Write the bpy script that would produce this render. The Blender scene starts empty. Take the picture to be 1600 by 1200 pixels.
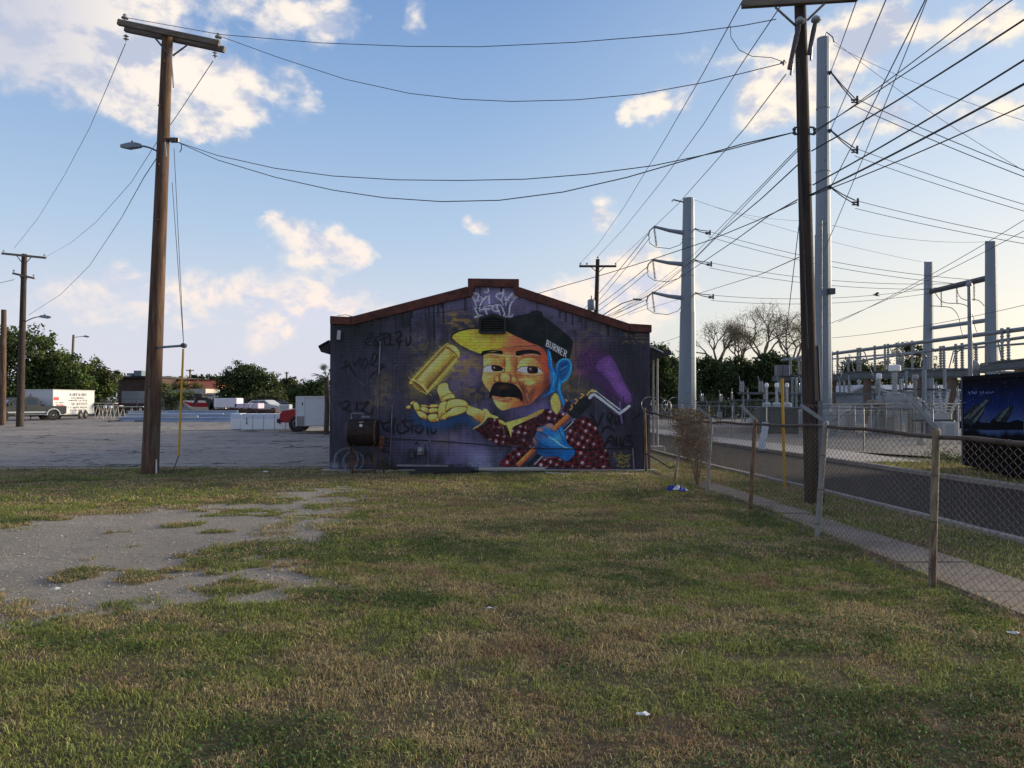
import bpy, math, random
import numpy as np
from mathutils import Vector, Matrix, Euler
R = math.radians
random.seed(7); RNG = np.random.default_rng(7)
SC = bpy.context.scene
COL = SC.collection

# ------------------------------------------------------------------ camera
CAM_H = 1.8
PITCH = R(1.19)
cam_d = bpy.data.cameras.new('camera'); cam = bpy.data.objects.new('camera', cam_d); COL.objects.link(cam)
cam_d.sensor_width = 36; cam_d.lens = 27.0
cam_d.clip_start = 0.05; cam_d.clip_end = 3000
cam.location = (0, 0, CAM_H); cam.rotation_euler = (R(90) + PITCH, 0, 0)
SC.camera = cam
SC.view_settings.view_transform = 'Standard'; SC.view_settings.look = 'None'
SC.view_settings.exposure = 0.5; SC.view_settings.gamma = 1.0
SC.view_settings.use_curve_mapping = False

# ------------------------------------------------------------------ light and sky
SUN_AZ = R(68)      # to the right of the view direction (+Y)
SUN_EL = R(12)
sd = bpy.data.lights.new('sun', 'SUN'); sun = bpy.data.objects.new('sun', sd); COL.objects.link(sun)
sd.energy = 4.6; sd.angle = R(18); sd.color = (1.0, 0.83, 0.60)
sdir = Vector((math.sin(SUN_AZ) * math.cos(SUN_EL), math.cos(SUN_AZ) * math.cos(SUN_EL), math.sin(SUN_EL)))
sun.rotation_euler = sdir.to_track_quat('Z', 'Y').to_euler()
sun.location = (30, 20, 30)

W = bpy.data.worlds.new('World'); SC.world = W; W.use_nodes = True
nt = W.node_tree; nt.nodes.clear()
class NG:
    """small helper for node graphs"""
    def __init__(s, tree): s.t = tree
    def n(s, typ, **kw):
        nd = s.t.nodes.new(typ)
        for k, v in kw.items(): setattr(nd, k, v)
        return nd
    def link(s, a, b): s.t.links.new(a, b)
    def val(s, sock, v):
        if v is None: return
        if hasattr(v, 'links') or isinstance(v, bpy.types.NodeSocket): s.link(v, sock)
        else: sock.default_value = v
    def m(s, op, a, b=None, c=None, clamp=False):
        nd = s.n('ShaderNodeMath', operation=op); nd.use_clamp = clamp
        s.val(nd.inputs[0], a); s.val(nd.inputs[1], b)
        if c is not None: s.val(nd.inputs[2], c)
        return nd.outputs[0]
    def vm(s, op, a, b=None):
        nd = s.n('ShaderNodeVectorMath', operation=op); s.val(nd.inputs[0], a); s.val(nd.inputs[1], b)
        return nd.outputs['Value'] if op in ('DOT_PRODUCT', 'LENGTH') else nd.outputs[0]
    def mix(s, f, a, b, typ='MIX'):
        nd = s.n('ShaderNodeMix', data_type='RGBA', blend_type=typ)
        s.val(nd.inputs[0], f); s.val(nd.inputs[6], a); s.val(nd.inputs[7], b)
        return nd.outputs[2]
    def ss(s, x, lo, hi, a=0.0, b=1.0):
        nd = s.n('ShaderNodeMapRange', interpolation_type='SMOOTHSTEP')
        s.val(nd.inputs[0], x); s.val(nd.inputs[1], lo); s.val(nd.inputs[2], hi); s.val(nd.inputs[3], a); s.val(nd.inputs[4], b)
        return nd.outputs[0]
    def noise(s, vec, scale, detail=5, rough=.55, dist=0.0, typ='3D'):
        nd = s.n('ShaderNodeTexNoise', noise_dimensions=typ)
        if vec is not None: s.link(vec, nd.inputs['Vector'])
        nd.inputs['Scale'].default_value = scale; nd.inputs['Detail'].default_value = detail
        nd.inputs['Roughness'].default_value = rough; nd.inputs['Distortion'].default_value = dist
        return nd.outputs[0]
def lin(c):
    return tuple(((v / 255) / 12.92 if v <= 10.3 else (((v / 255) + .055) / 1.055) ** 2.4) for v in c)
def L4(*c): return (*lin(c), 1.0)

g = NG(nt)
tc = g.n('ShaderNodeTexCoord'); D = g.vm('NORMALIZE', tc.outputs['Generated'])
sep = g.n('ShaderNodeSeparateXYZ'); g.link(D, sep.inputs[0])
dx, dy, dz = sep.outputs
el = g.m('ARCSINE', dz); az = g.m('ARCTAN2', dx, dy)
sky = g.n('ShaderNodeTexSky', sky_type='NISHITA'); sky.sun_disc = False
sky.sun_elevation = SUN_EL; sky.sun_rotation = SUN_AZ; sky.dust_density = 1.5; sky.ozone_density = 1.5; sky.air_density = 1.0
nish = g.mix(1.0, sky.outputs[0], (.12, .12, .12, 1), 'MULTIPLY')
# clear-air colours by elevation, warmer and paler towards the sun's side
ramp = g.n('ShaderNodeValToRGB'); cr = ramp.color_ramp
g.link(g.m('DIVIDE', g.m('MAXIMUM', el, 0.0), R(50)), ramp.inputs[0])
stops = [(0.0, (208, 212, 226)), (.10, (202, 213, 230)), (.24, (180, 203, 231)), (.42, (144, 177, 220)), (.62, (108, 148, 205)), (1.0, (70, 110, 178))]
cr.elements[0].position = 0; cr.elements[0].color = L4(*stops[0][1])
cr.elements[1].position = 1; cr.elements[1].color = L4(*stops[-1][1])
for p, c in stops[1:-1]:
    e = cr.elements.new(p); e.color = L4(*c)
sund = (math.sin(R(48)) , math.cos(R(48)), 0.0)
lobe = g.vm('DOT_PRODUCT', D, sund)
warm = g.ss(lobe, 0.55, 1.0)
low = g.ss(el, 0.0, R(21), 1.0, 0.0)
base = g.mix(g.m('MULTIPLY', warm, .55), ramp.outputs[0], L4(214, 228, 240))
base = g.mix(g.m('MULTIPLY', warm, g.m('MULTIPLY', low, .8)), base, L4(246, 230, 208))
clear = g.mix(0.72, nish, base)
# clouds: placed banks plus a general field that carries on all round
def dirang(px, py):
    v = Vector(((px - 800) / 1200, 1, -(py - 600) / 1200)); v.rotate(Euler((PITCH, 0, 0))); v.normalize()
    return math.atan2(v.x, v.y), math.asin(v.z)
wv = g.n('ShaderNodeTexNoise'); g.link(D, wv.inputs['Vector']); wv.inputs['Scale'].default_value = 7; wv.inputs['Detail'].default_value = 6
wv.inputs['Roughness'].default_value = .6
wvec = g.vm('SUBTRACT', wv.outputs['Color'], (.5, .5, .5))
ws = g.n('ShaderNodeSeparateXYZ'); g.link(wvec, ws.inputs[0])
azw = g.m('ADD', az, g.m('MULTIPLY', ws.outputs[0], .13)); elw = g.m('ADD', el, g.m('MULTIPLY', ws.outputs[1], .10))
BANK = [ # px, py, rx, ry, weight
 (95, 45, 150, 85, 1.2), (200, 20, 90, 60, 1.0), (20, 110, 80, 50, .35), (185, 120, 62, 46, .9), (215, 172, 40, 24, .5),
 (372, 150, 60, 56, 1.35), (330, 115, 36, 26, .6), (505, 28, 66, 46, 1.15), (400, 8, 70, 26, .7), (640, 32, 26, 36, .75), (458, 122, 26, 30, .62), (322, 212, 26, 16, .65),
 (465, 372, 62, 30, 1.1), (408, 342, 34, 14, .7), (528, 390, 36, 22, .7), (575, 390, 26, 16, .7),
 (75, 440, 150, 36, .5), (215, 445, 120, 38, .5), (350, 440, 70, 36, .6), (510, 475, 100, 55, 1.0), (430, 505, 160, 30, .34),
 (130, 505, 240, 34, .3), (985, 172, 26, 20, .85), (1030, 165, 34, 22, .85), (755, 358, 36, 17, .75), (760, 160, 18, 12, .45),
 (940, 345, 30, 32, .8), (975, 450, 80, 56, 1.15), (1020, 440, 50, 40, .7), (860, 452, 50, 26, .6), (1060, 480, 120, 30, .5),
 (1180, 140, 120, 50, .72), (1280, 95, 100, 48, .85), (1330, 60, 60, 20, .5), (1240, 130, 60, 30, .5), (1200, 170, 70, 26, .4), (1440, 215, 120, 36, .85), (1370, 190, 60, 26, .6), (1500, 60, 90, 24, .45), (1400, 70, 150, 40, .5), (1060, 40, 120, 40, .3), (1590, 22, 40, 36, .85), (1420, 20, 110, 26, .4), (1560, 160, 40, 18, .5), (1330, 515, 40, 18, .5),
 (700, 485, 60, 16, .4)]
acc = None
for px, py, rx, ry, w in BANK:
    a0, e0 = dirang(px, py); ra, re = rx / 1200 * 1.05, ry / 1200 * 1.05
    u = g.m('DIVIDE', g.m('SUBTRACT', azw, a0), ra); v = g.m('DIVIDE', g.m('SUBTRACT', elw, e0), re)
    d2 = g.m('MULTIPLY_ADD', u, u, g.m('MULTIPLY', v, v))
    gq = g.m('MULTIPLY', g.m('POWER', 2.718, g.m('MULTIPLY', d2, -1.1)), w)
    acc = gq if acc is None else g.m('MAXIMUM', acc, gq) if w < .0 else g.m('ADD', acc, gq)
# general cloud field outside the view, cover raised to warm the ambient light
sc = g.vm('MULTIPLY', D, (1, 1, 2.4))
gen = g.noise(sc, 2.3, 4, .5)
outm = g.ss(g.m('ABSOLUTE', az), R(33), R(44))
outm = g.m('MAXIMUM', outm, g.ss(el, R(29), R(36)))
veil = g.m('MULTIPLY', g.m('MULTIPLY', g.ss(el, R(13), R(2)), g.ss(el, R(-1), R(2))), g.ss(az, R(12), R(-12)))
clear = g.mix(g.m('MULTIPLY', veil, .55), clear, L4(212, 210, 222))
acc = g.m('ADD', acc, g.m('MULTIPLY', g.m('MULTIPLY', g.ss(gen, .40, .60), outm), 1.0))
nz = g.noise(g.vm('MULTIPLY', D, (1, 1, 1.5)), 13, 9, .58, .25)
nz2 = g.noise(g.vm('ADD', g.vm('MULTIPLY', D, (1, 1, 1.5)), (.0, -.012, .035)), 13, 9, .58, .25)
dens_v = g.m('ADD', acc, g.m('MULTIPLY', g.m('SUBTRACT', nz, .5), 2.0))
dens = g.ss(dens_v, .40, .98)
body = g.ss(dens_v, .45, 1.25)
lit = g.ss(g.m('SUBTRACT', nz, nz2), -.11, .09)
lit = g.m('MULTIPLY', lit, g.m('SUBTRACT', 1.0, g.m('MULTIPLY', g.ss(az, R(-24), R(-34)), g.m('MULTIPLY', g.ss(el, R(12), R(22)), .8))))
shade_c = g.mix(g.ss(el, R(2), R(18)), L4(206, 208, 222), L4(182, 188, 206))
lit_c = g.mix(g.ss(el, R(2), R(20)), L4(242, 224, 212), L4(246, 234, 220))
lit_c = g.mix(g.m('MULTIPLY', warm, .5), lit_c, L4(255, 238, 208))
cl_c = g.mix(lit, shade_c, lit_c)
cl_c = g.mix(g.m('MULTIPLY', g.m('SUBTRACT', 1.0, body), .25), cl_c, clear)
skyc = g.mix(g.m('MULTIPLY', dens, .93), clear, cl_c)
# below the horizon: dull earth
skyc = g.mix(g.ss(el, R(-1.5), 0.0), L4(96, 92, 82), skyc)
bg = g.n('ShaderNodeBackground'); g.link(skyc, bg.inputs[0]); bg.inputs[1].default_value = .84
wo = g.n('ShaderNodeOutputWorld'); g.link(bg.outputs[0], wo.inputs[0])
W.cycles.sampling_method = 'MANUAL'; W.cycles.sample_map_resolution = 512

# ------------------------------------------------------------------ placing
_cp, _sp = math.cos(PITCH), math.sin(PITCH)
def at(px, py, Y):
    """world point at depth Y seen at pixel (px,py) of the 1600x1200 photograph"""
    v = -(py - 600) / 1200
    yy = _cp - _sp * v; zz = _sp + _cp * v
    s = Y / yy
    return Vector(((px - 800) / 1200 * s, Y, CAM_H + zz * s))
def gp(px, py, z=0.0):
    v = -(py - 600) / 1200
    yy = _cp - _sp * v; zz = _sp + _cp * v
    s = (z - CAM_H) / zz
    return Vector(((px - 800) / 1200 * s, yy * s, z))

# ------------------------------------------------------------------ mesh helper
class MB:
    def __init__(s): s.v = []; s.f = []; s.mi = []
    def add(s, vs, fs, mi=0):
        b = len(s.v); s.v += [tuple(p) for p in vs]; s.f += [tuple(b + i for i in f) for f in fs]; s.mi += [mi] * len(fs); return s
    def box(s, c, d, rz=0, rx=0, ry=0, mi=0, taper=1.0):
        hx, hy, hz = d[0] / 2, d[1] / 2, d[2] / 2
        vs = [Vector((x * (taper if z > 0 else 1), y * (taper if z > 0 else 1), z)) for z in (-hz, hz) for y in (-hy, hy) for x in (-hx, hx)]
        M_ = Euler((rx, ry, rz)).to_matrix()
        vs = [M_ @ p + Vector(c) for p in vs]
        return s.add(vs, [(0, 2, 3, 1), (4, 5, 7, 6), (0, 1, 5, 4), (2, 6, 7, 3), (0, 4, 6, 2), (1, 3, 7, 5)], mi)
    def beam(s, a, b, w, h, mi=0):
        """box of width w and height h from a to b"""
        a = Vector(a); b = Vector(b); d = (b - a)
        if d.length < 1e-6: return s
        z = d.normalized(); up = Vector((0, 0, 1)) if abs(z.z) < .95 else Vector((0, 1, 0))
        x = z.cross(up).normalized(); y = x.cross(z)
        vs = [p + x * i * w / 2 + y * j * h / 2 for p in (a, b) for j in (-1, 1) for i in (-1, 1)]
        return s.add(vs, [(0, 1, 3, 2), (4, 6, 7, 5), (0, 4, 5, 1), (2, 3, 7, 6), (0, 2, 6, 4), (1, 5, 7, 3)], mi)
    def tube(s, pts, r, n=6, cap=True, mi=0):
        pts = [Vector(p) for p in pts]; m = len(pts)
        rr = r if isinstance(r, (list, tuple)) else [r] * m
        vs = []; x = None
        for i, p in enumerate(pts):
            d = (pts[min(i + 1, m - 1)] - pts[max(i - 1, 0)])
            d = d.normalized() if d.length > 1e-9 else Vector((0, 0, 1))
            if x is None:
                x = d.orthogonal().normalized()
            else:
                x = (x - d * x.dot(d)); x = x.normalized() if x.length > 1e-6 else d.orthogonal().normalized()
            y = d.cross(x)
            for k in range(n):
                a = 2 * math.pi * k / n
                vs.append(p + (x * math.cos(a) + y * math.sin(a)) * rr[i])
        fs = [(i * n + k, i * n + (k + 1) % n, (i + 1) * n + (k + 1) % n, (i + 1) * n + k) for i in range(m - 1) for k in range(n)]
        if cap: fs += [tuple(range(n))[::-1], tuple((m - 1) * n + k for k in range(n))]
        return s.add(vs, fs, mi)
    def lathe(s, c, prof, n=12, axis=(0, 0, 1), mi=0):
        c = Vector(c); ax = Vector(axis).normalized()
        pts = [c + ax * z for r, z in prof]
        x = ax.orthogonal().normalized(); y = ax.cross(x); vs = []
        for (r, z), p in zip(prof, pts):
            for k in range(n):
                a = 2 * math.pi * k / n; vs.append(p + (x * math.cos(a) + y * math.sin(a)) * r)
        m = len(prof)
        fs = [(i * n + k, i * n + (k + 1) % n, (i + 1) * n + (k + 1) % n, (i + 1) * n + k) for i in range(m - 1) for k in range(n)]
        fs += [tuple(range(n))[::-1], tuple((m - 1) * n + k for k in range(n))]
        return s.add(vs, fs, mi)
    def prism(s, pts, a, b, plane='xz', mi=0):
        """closed outline pts (2D) extruded from a to b along the missing axis"""
        def P(u, v, w):
            return (u, w, v) if plane == 'xz' else (w, u, v) if plane == 'yz' else (u, v, w)
        n = len(pts)
        vs = [P(u, v, a) for u, v in pts] + [P(u, v, b) for u, v in pts]
        fs = [tuple(range(n)), tuple(range(2 * n - 1, n - 1, -1))] + [(i, n + i, n + (i + 1) % n, (i + 1) % n) for i in range(n)]
        return s.add(vs, fs, mi)
    def obj(s, name, mat, parent=None, smooth=False, world=True, bevel=0, fix=True):
        me = bpy.data.meshes.new(name)
        off = parent_origin(parent) if (parent is not None and world) else Vector((0, 0, 0))
        me.from_pydata([(p[0] - off.x, p[1] - off.y, p[2] - off.z) for p in s.v], [], s.f)
        for m_ in (mat if isinstance(mat, (list, tuple)) else [mat]): me.materials.append(m_)
        if any(s.mi): me.polygons.foreach_set('material_index', s.mi)
        if smooth:
            me.polygons.foreach_set('use_smooth', [True] * len(me.polygons)); me.set_sharp_from_angle(angle=R(40))
        me.update()
        if fix:
            import bmesh
            bm = bmesh.new(); bm.from_mesh(me); bmesh.ops.recalc_face_normals(bm, faces=bm.faces)
            if bevel: bmesh.ops.bevel(bm, geom=list(bm.edges), offset=bevel, segments=1, affect='EDGES', profile=.7)
            bm.to_mesh(me); bm.free()
        o = bpy.data.objects.new(name, me); COL.objects.link(o)
        if parent is not None: o.parent = parent
        return o
def parent_origin(p):
    v = Vector((0, 0, 0))
    while p is not None:
        v += p.location; p = p.parent
    return v
def tag(o, label=None, cat=None, group=None, kind=None):
    if label: o['label'] = label
    if cat: o['category'] = cat
    if group: o['group'] = group
    if kind: o['kind'] = kind
    return o
def thing(name, label, cat, loc=(0, 0, 0), rz=0, group=None):
    o = bpy.data.objects.new(name, None); COL.objects.link(o); o.location = loc; o.rotation_euler = (0, 0, rz)
    o.empty_display_size = .2
    return tag(o, label, cat, group)
def dup(root, loc, rz=None, label=None, group=None, scale=None):
    def cp(o, par):
        c = o.copy(); COL.objects.link(c); c.parent = par
        for ch in [k for k in bpy.data.objects if k.parent is o]: cp(ch, c)
        return c
    r = cp(root, None); r.location = loc
    if rz is not None: r.rotation_euler = (0, 0, rz)
    if scale: r.scale = scale
    if label: r['label'] = label
    if group: r['group'] = group
    return r
def from_np(name, V, F, mat, parent=None, colors=None, smooth=False):
    """V (n,3) float, F (m,k) int"""
    me = bpy.data.meshes.new(name); k = F.shape[1]
    me.vertices.add(len(V)); me.vertices.foreach_set('co', V.astype(np.float32).ravel())
    me.loops.add(F.size); me.loops.foreach_set('vertex_index', F.astype(np.int32).ravel())
    me.polygons.add(len(F)); me.polygons.foreach_set('loop_start', np.arange(0, F.size, k, dtype=np.int32))
    me.polygons.foreach_set('loop_total', np.full(len(F), k, dtype=np.int32))
    if smooth: me.polygons.foreach_set('use_smooth', np.ones(len(F), dtype=bool))
    me.materials.append(mat)
    if colors is not None:
        ca = me.color_attributes.new('tint', 'FLOAT_COLOR', 'POINT')
        c4 = np.ones((len(V), 4), dtype=np.float32); c4[:, :3] = colors; ca.data.foreach_set('color', c4.ravel())
    me.update(calc_edges=True); me.validate()
    o = bpy.data.objects.new(name, me); COL.objects.link(o)
    if parent is not None: o.parent = parent
    return o
def vnoise(x, y, seed=0):
    xi = np.floor(x).astype(np.int64); yi = np.floor(y).astype(np.int64); fx = x - xi; fy = y - yi
    def h(a, b):
        n = (a * 374761393 + b * 668265263 + seed * 1442695041) & 0xffffffff
        n = ((n ^ (n >> 13)) * 1274126177) & 0xffffffff
        return ((n ^ (n >> 16)) & 0xffff) / 65535.0
    sx = fx * fx * (3 - 2 * fx); sy = fy * fy * (3 - 2 * fy)
    return (h(xi, yi) * (1 - sx) + h(xi + 1, yi) * sx) * (1 - sy) + (h(xi, yi + 1) * (1 - sx) + h(xi + 1, yi + 1) * sx) * sy
def fbm(x, y, seed=0, oct=4, gain=.5):
    s_ = 0; a = 1; t = 0
    for i in range(oct):
        s_ = s_ + a * vnoise(x * 2 ** i + 17.3 * i, y * 2 ** i - 9.1 * i, seed + i); t += a; a *= gain
    return s_ / t

# ------------------------------------------------------------------ materials
MATS = {}
def mat(name, col, rough=.75, metal=0.0, var=.25, scale=6.0, bump=.15, stretch=(1, 1, 1), col2=None, cover=.5, spec=.4, bscale=None, coat=0):
    """plain painted, wooden or metal surface with uneven colour, wear of a second colour and fine relief"""
    if name in MATS: return MATS[name]
    m_ = bpy.data.materials.new(name); m_.use_nodes = True; q = NG(m_.node_tree)
    bs = m_.node_tree.nodes['Principled BSDF']
    tcn = q.n('ShaderNodeTexCoord'); mp = q.n('ShaderNodeMapping'); q.link(tcn.outputs['Object'], mp.inputs[0]); mp.inputs['Scale'].default_value = stretch
    n1 = q.noise(mp.outputs[0], scale, 6, .6)
    c = (*col[:3], 1)
    dark = tuple(v * (1 - var) for v in col[:3]) + (1,); light = tuple(min(1, v * (1 + var)) for v in col[:3]) + (1,)
    cc = q.mix(q.ss(n1, .3, .7), dark, light)
    if col2 is not None:
        n2 = q.noise(mp.outputs[0], scale * .45, 8, .68, .4)
        lo = .5 + (.5 - cover) * .5
        cc = q.mix(q.ss(n2, lo - .04, lo + .06), cc, (*col2[:3], 1))
    q.link(cc, bs.inputs['Base Color'])
    bs.inputs['Roughness'].default_value = rough; bs.inputs['Metallic'].default_value = metal
    bs.inputs['Specular IOR Level'].default_value = spec
    if coat: bs.inputs['Coat Weight'].default_value = coat; bs.inputs['Coat Roughness'].default_value = .08
    if bump:
        b = q.n('ShaderNodeBump'); b.inputs['Strength'].default_value = bump; b.inputs['Distance'].default_value = .02
        q.link(q.noise(mp.outputs[0], bscale or scale * 4, 5, .65), b.inputs['Height']); q.link(b.outputs[0], bs.inputs['Normal'])
    MATS[name] = m_; return m_
WOOD = mat('weathered_pole_wood', (.092, .055, .036), .9, var=.45, scale=5, bump=.6, stretch=(3, 3, .25), col2=(.145, .11, .085), cover=.38)
WOOD_D = mat('creosoted_pole_wood', (.042, .031, .025), .9, var=.4, scale=5, bump=.6, stretch=(3, 3, .25), col2=(.08, .06, .048), cover=.3)
WOOD_G = mat('grey_crossarm_wood', (.16, .135, .11), .9, var=.35, scale=5, bump=.5, stretch=(.4, 3, 3))
STEEL = mat('galvanised_steel', (.20, .225, .25), .5, .55, var=.15, scale=3, bump=.05)
STEEL_P = mat('pale_blue_grey_steel', (.19, .235, .28), .55, .25, var=.12, scale=.6, bump=.03, stretch=(1, 1, .3))
STEEL_D = mat('dull_dark_steel', (.08, .085, .09), .6, .5, var=.3)
PORC = mat('grey_porcelain', (.26, .285, .30), .3, var=.1, bump=0)
PORC_W = mat('white_porcelain', (.42, .45, .46), .3, var=.08, bump=0)
PORC_D = mat('dark_insulator', (.06, .05, .05), .35, var=.2, bump=0)
CABLE = mat('black_cable', (.025, .027, .03), .6, var=.1, bump=0)
CABLE_S = mat('weathered_aluminium_wire', (.07, .075, .085), .5, .4, var=.1, bump=0)
YEL = mat('yellow_plastic', (.55, .32, .035), .5, var=.12, scale=4, bump=.03, stretch=(1, 1, .4))
RUST = mat('rusty_iron', (.11, .055, .032), .85, .2, var=.4, scale=9, bump=.4, col2=(.05, .035, .03), cover=.45)
WHITEP = mat('white_paint', (.72, .74, .76), .45, var=.05, scale=2, bump=.02)
BLACKP = mat('black_plastic', (.02, .02, .022), .5, var=.2, bump=.05)
RUBBER = mat('tyre_rubber', (.02, .02, .02), .85, var=.2, bump=.1)
GLASS_D = mat('dark_vehicle_glass', (.02, .03, .035), .08, var=.1, bump=0, spec=.8)
CHROME = mat('chrome', (.6, .62, .64), .2, 1.0, var=.05, bump=0)
# ================================================================== ground, lot, road, kerbs
def ground_mat(name, c1, c2, c3, s1=.6, s2=14, bump=.5, rough=.95, crack=0, crack_scale=.35, speck=None):
    m_ = bpy.data.materials.new(name); m_.use_nodes = True; q = NG(m_.node_tree); bs = m_.node_tree.nodes['Principled BSDF']
    ge = q.n('ShaderNodeNewGeometry'); P = ge.outputs['Position']
    a = q.noise(P, s1, 6, .6, .3); b = q.noise(P, s2, 6, .7); d = q.noise(P, s2 * 8, 3, .7)
    cc = q.mix(q.ss(a, .35, .65), (*c1, 1), (*c2, 1)); cc = q.mix(q.m('MULTIPLY', q.ss(b, .42, .7), .7), cc, (*c3, 1))
    cc = q.mix(q.ss(d, .3, .75, 0, .5), cc, q.mix(1.0, cc, (.45, .45, .45, 1), 'MULTIPLY'))
    if speck:
        sp = q.noise(P, 95, 2, .5); cc = q.mix(q.ss(sp, .62, .7), cc, (*speck, 1))
    h = q.m('ADD', q.m('MULTIPLY', b, .6), d)
    if crack:
        wn = q.n('ShaderNodeTexNoise'); q.link(P, wn.inputs['Vector']); wn.inputs['Scale'].default_value = .9; wn.inputs['Detail'].default_value = 6
        pv = q.vm('ADD', q.vm('MULTIPLY', P, (.45, 1, 1)), q.vm('MULTIPLY', wn.outputs['Color'], (2.2, 2.2, 0)))
        for sc_, wd in ((crack_scale, .022), (crack_scale * 2.7, .014)):
            vo = q.n('ShaderNodeTexVoronoi', feature='DISTANCE_TO_EDGE'); q.link(pv, vo.inputs['Vector']); vo.inputs['Scale'].default_value = sc_
            msk = q.ss(vo.outputs['Distance'], wd * .35, wd, 1, 0)
            msk = q.m('MULTIPLY', msk, q.m('MULTIPLY', q.ss(q.noise(P, .3, 3), .34, .5), crack))
            cc = q.mix(msk, cc, (.018, .02, .016, 1)); h = q.m('SUBTRACT', h, q.m('MULTIPLY', msk, 2))
    q.link(cc, bs.inputs['Base Color']); bs.inputs['Roughness'].default_value = rough; bs.inputs['Specular IOR Level'].default_value = .25
    bp = q.n('ShaderNodeBump'); bp.inputs['Strength'].default_value = bump; bp.inputs['Distance'].default_value = .02
    q.link(h, bp.inputs['Height']); q.link(bp.outputs[0], bs.inputs['Normal'])
    return m_
M_FAR = ground_mat('far_ground', (.085, .09, .055), (.14, .12, .085), (.10, .10, .06), .06, 1.5)
M_LOT = ground_mat('old_asphalt', (.29, .265, .24), (.37, .335, .29), (.19, .175, .165), .12, 3, .3, crack=.95, crack_scale=.30)
M_ROAD = ground_mat('road_asphalt', (.058, .052, .048), (.07, .064, .06), (.045, .042, .04), .3, 6, .3, crack=.2)
M_CONC = ground_mat('pale_concrete', (.40, .375, .34), (.47, .44, .40), (.31, .29, .26), .8, 8, .3)
M_ROAD.node_tree.nodes['Principled BSDF'].inputs['Specular IOR Level'].default_value = .08
M_SLAB = ground_mat('worn_sidewalk_concrete', (.24, .20, .16), (.31, .265, .22), (.19, .16, .13), 1.2, 7, .5)
M_KERB = ground_mat('kerb_concrete', (.30, .28, .25), (.38, .355, .32), (.19, .175, .155), 1.5, 9, .4)
M_YARD = ground_mat('yard_crushed_stone', (.22, .205, .185), (.28, .265, .24), (.16, .15, .14), .4, 12, .8)
M_SOIL = ground_mat('soil_and_thatch', (.13, .11, .065), (.11, .115, .05), (.17, .14, .09), 1.1, 16, .9)
M_GRAV = ground_mat('compacted_gravel', (.225, .20, .185), (.27, .245, .225), (.17, .155, .14), .9, 10, .9, speck=(.42, .40, .38))

def sheet(name, poly, z, m_, kind='structure'):
    b = MB(); n = len(poly); b.add([(x, y, z) for x, y in poly], [tuple(range(n))]); o = b.obj(name, m_, fix=False)
    if o.data.polygons[0].normal.z < 0: o.data.flip_normals()
    return tag(o, kind=kind)
def strip(name, L_, R_, z, m_, kind='structure'):
    b = MB(); n = len(L_)
    b.add([(x, y, z) for x, y in L_] + [(x, y, z) for x, y in R_], [(i, n + i, n + i + 1, i + 1) for i in range(n - 1)])
    o = b.obj(name, m_, fix=False)
    if o.data.polygons[0].normal.z < 0: o.data.flip_normals()
    return tag(o, kind=kind)
sheet('ground', [(-900, -60), (900, -60), (900, 1200), (-900, 1200)], -.08, M_FAR)
sheet('parking_lot', [(-95, 20.6), (-4.0, 20.2), (3.0, 46), (2.6, 92), (-95, 84)], -.03, M_LOT)

YS = [-4, 3, 6, 9.7, 12, 15, 20.6, 28, 40, 60, 90, 150]
def near_edge(y): return float(np.interp(y, [-4, 9.7, 15, 20.6, 28, 40, 150], [7.5, 6.46, 6.10, 5.45, 4.95, 4.2, -4]))
def far_edge(y): return float(np.interp(y, [-4, 15.5, 28, 40, 150], [12.4, 10.36, 8.9, 7.4, 1.0]))
strip('road', [(near_edge(y) + .0, y) for y in YS], [(far_edge(y), y) for y in YS], -.035, M_ROAD)
def kerb(name, fn, w, side, y0, y1, n):
    """kerb cut into separate cast lengths"""
    root = bpy.data.objects.new(name, None); COL.objects.link(root); tag(root, kind='structure')
    ys = np.linspace(y0, y1, n + 1)
    for i in range(n):
        a, b_ = ys[i] + .006, ys[i + 1] - .006
        b = MB(); z0, z1 = -.06, .075 + random.uniform(-.006, .006)
        p = []
        for y in (a, b_):
            x = fn(y); p += [(x, y, z0), (x + side * w, y, z0), (x + side * w, y, z1), (x + side * .02, y, z1), (x, y, z1 - .02)]
        b.add(p, [(0, 1, 2, 3, 4), (9, 8, 7, 6, 5)] + [(k, 5 + k, 5 + (k + 1) % 5, (k + 1) % 5) for k in range(5)])
        b.obj('kerb_stone', M_KERB, root)
    return root
kerb('kerb', near_edge, .15, -1, 2, 50, 22)
kerb('kerb', far_edge, .15, 1, 2, 60, 22)
strip('concrete_apron', [(far_edge(y) + .15, y) for y in (22.5, 28, 40, 60, 90)], [(far_edge(y) + w, y) for y, w in ((22.5, 2.6), (28, 3.0), (40, 2.2), (60, 2.0), (90, 2.0))], -.012, M_CONC)
sheet('substation_yard', [(15.2, 22), (60, 24), (75, 60), (75, 95), (6.0, 95), (8.0, 60), (9.2, 42), (11.4, 28)], -.02, M_YARD)
sheet('roadside_grass_strip', [(far_edge(4) + .15, 4), (26, 4), (26, 22.4), (far_edge(22.4) + .15, 22.4), (far_edge(15.5) + .15, 15.5)], -.016, M_SOIL)

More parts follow.
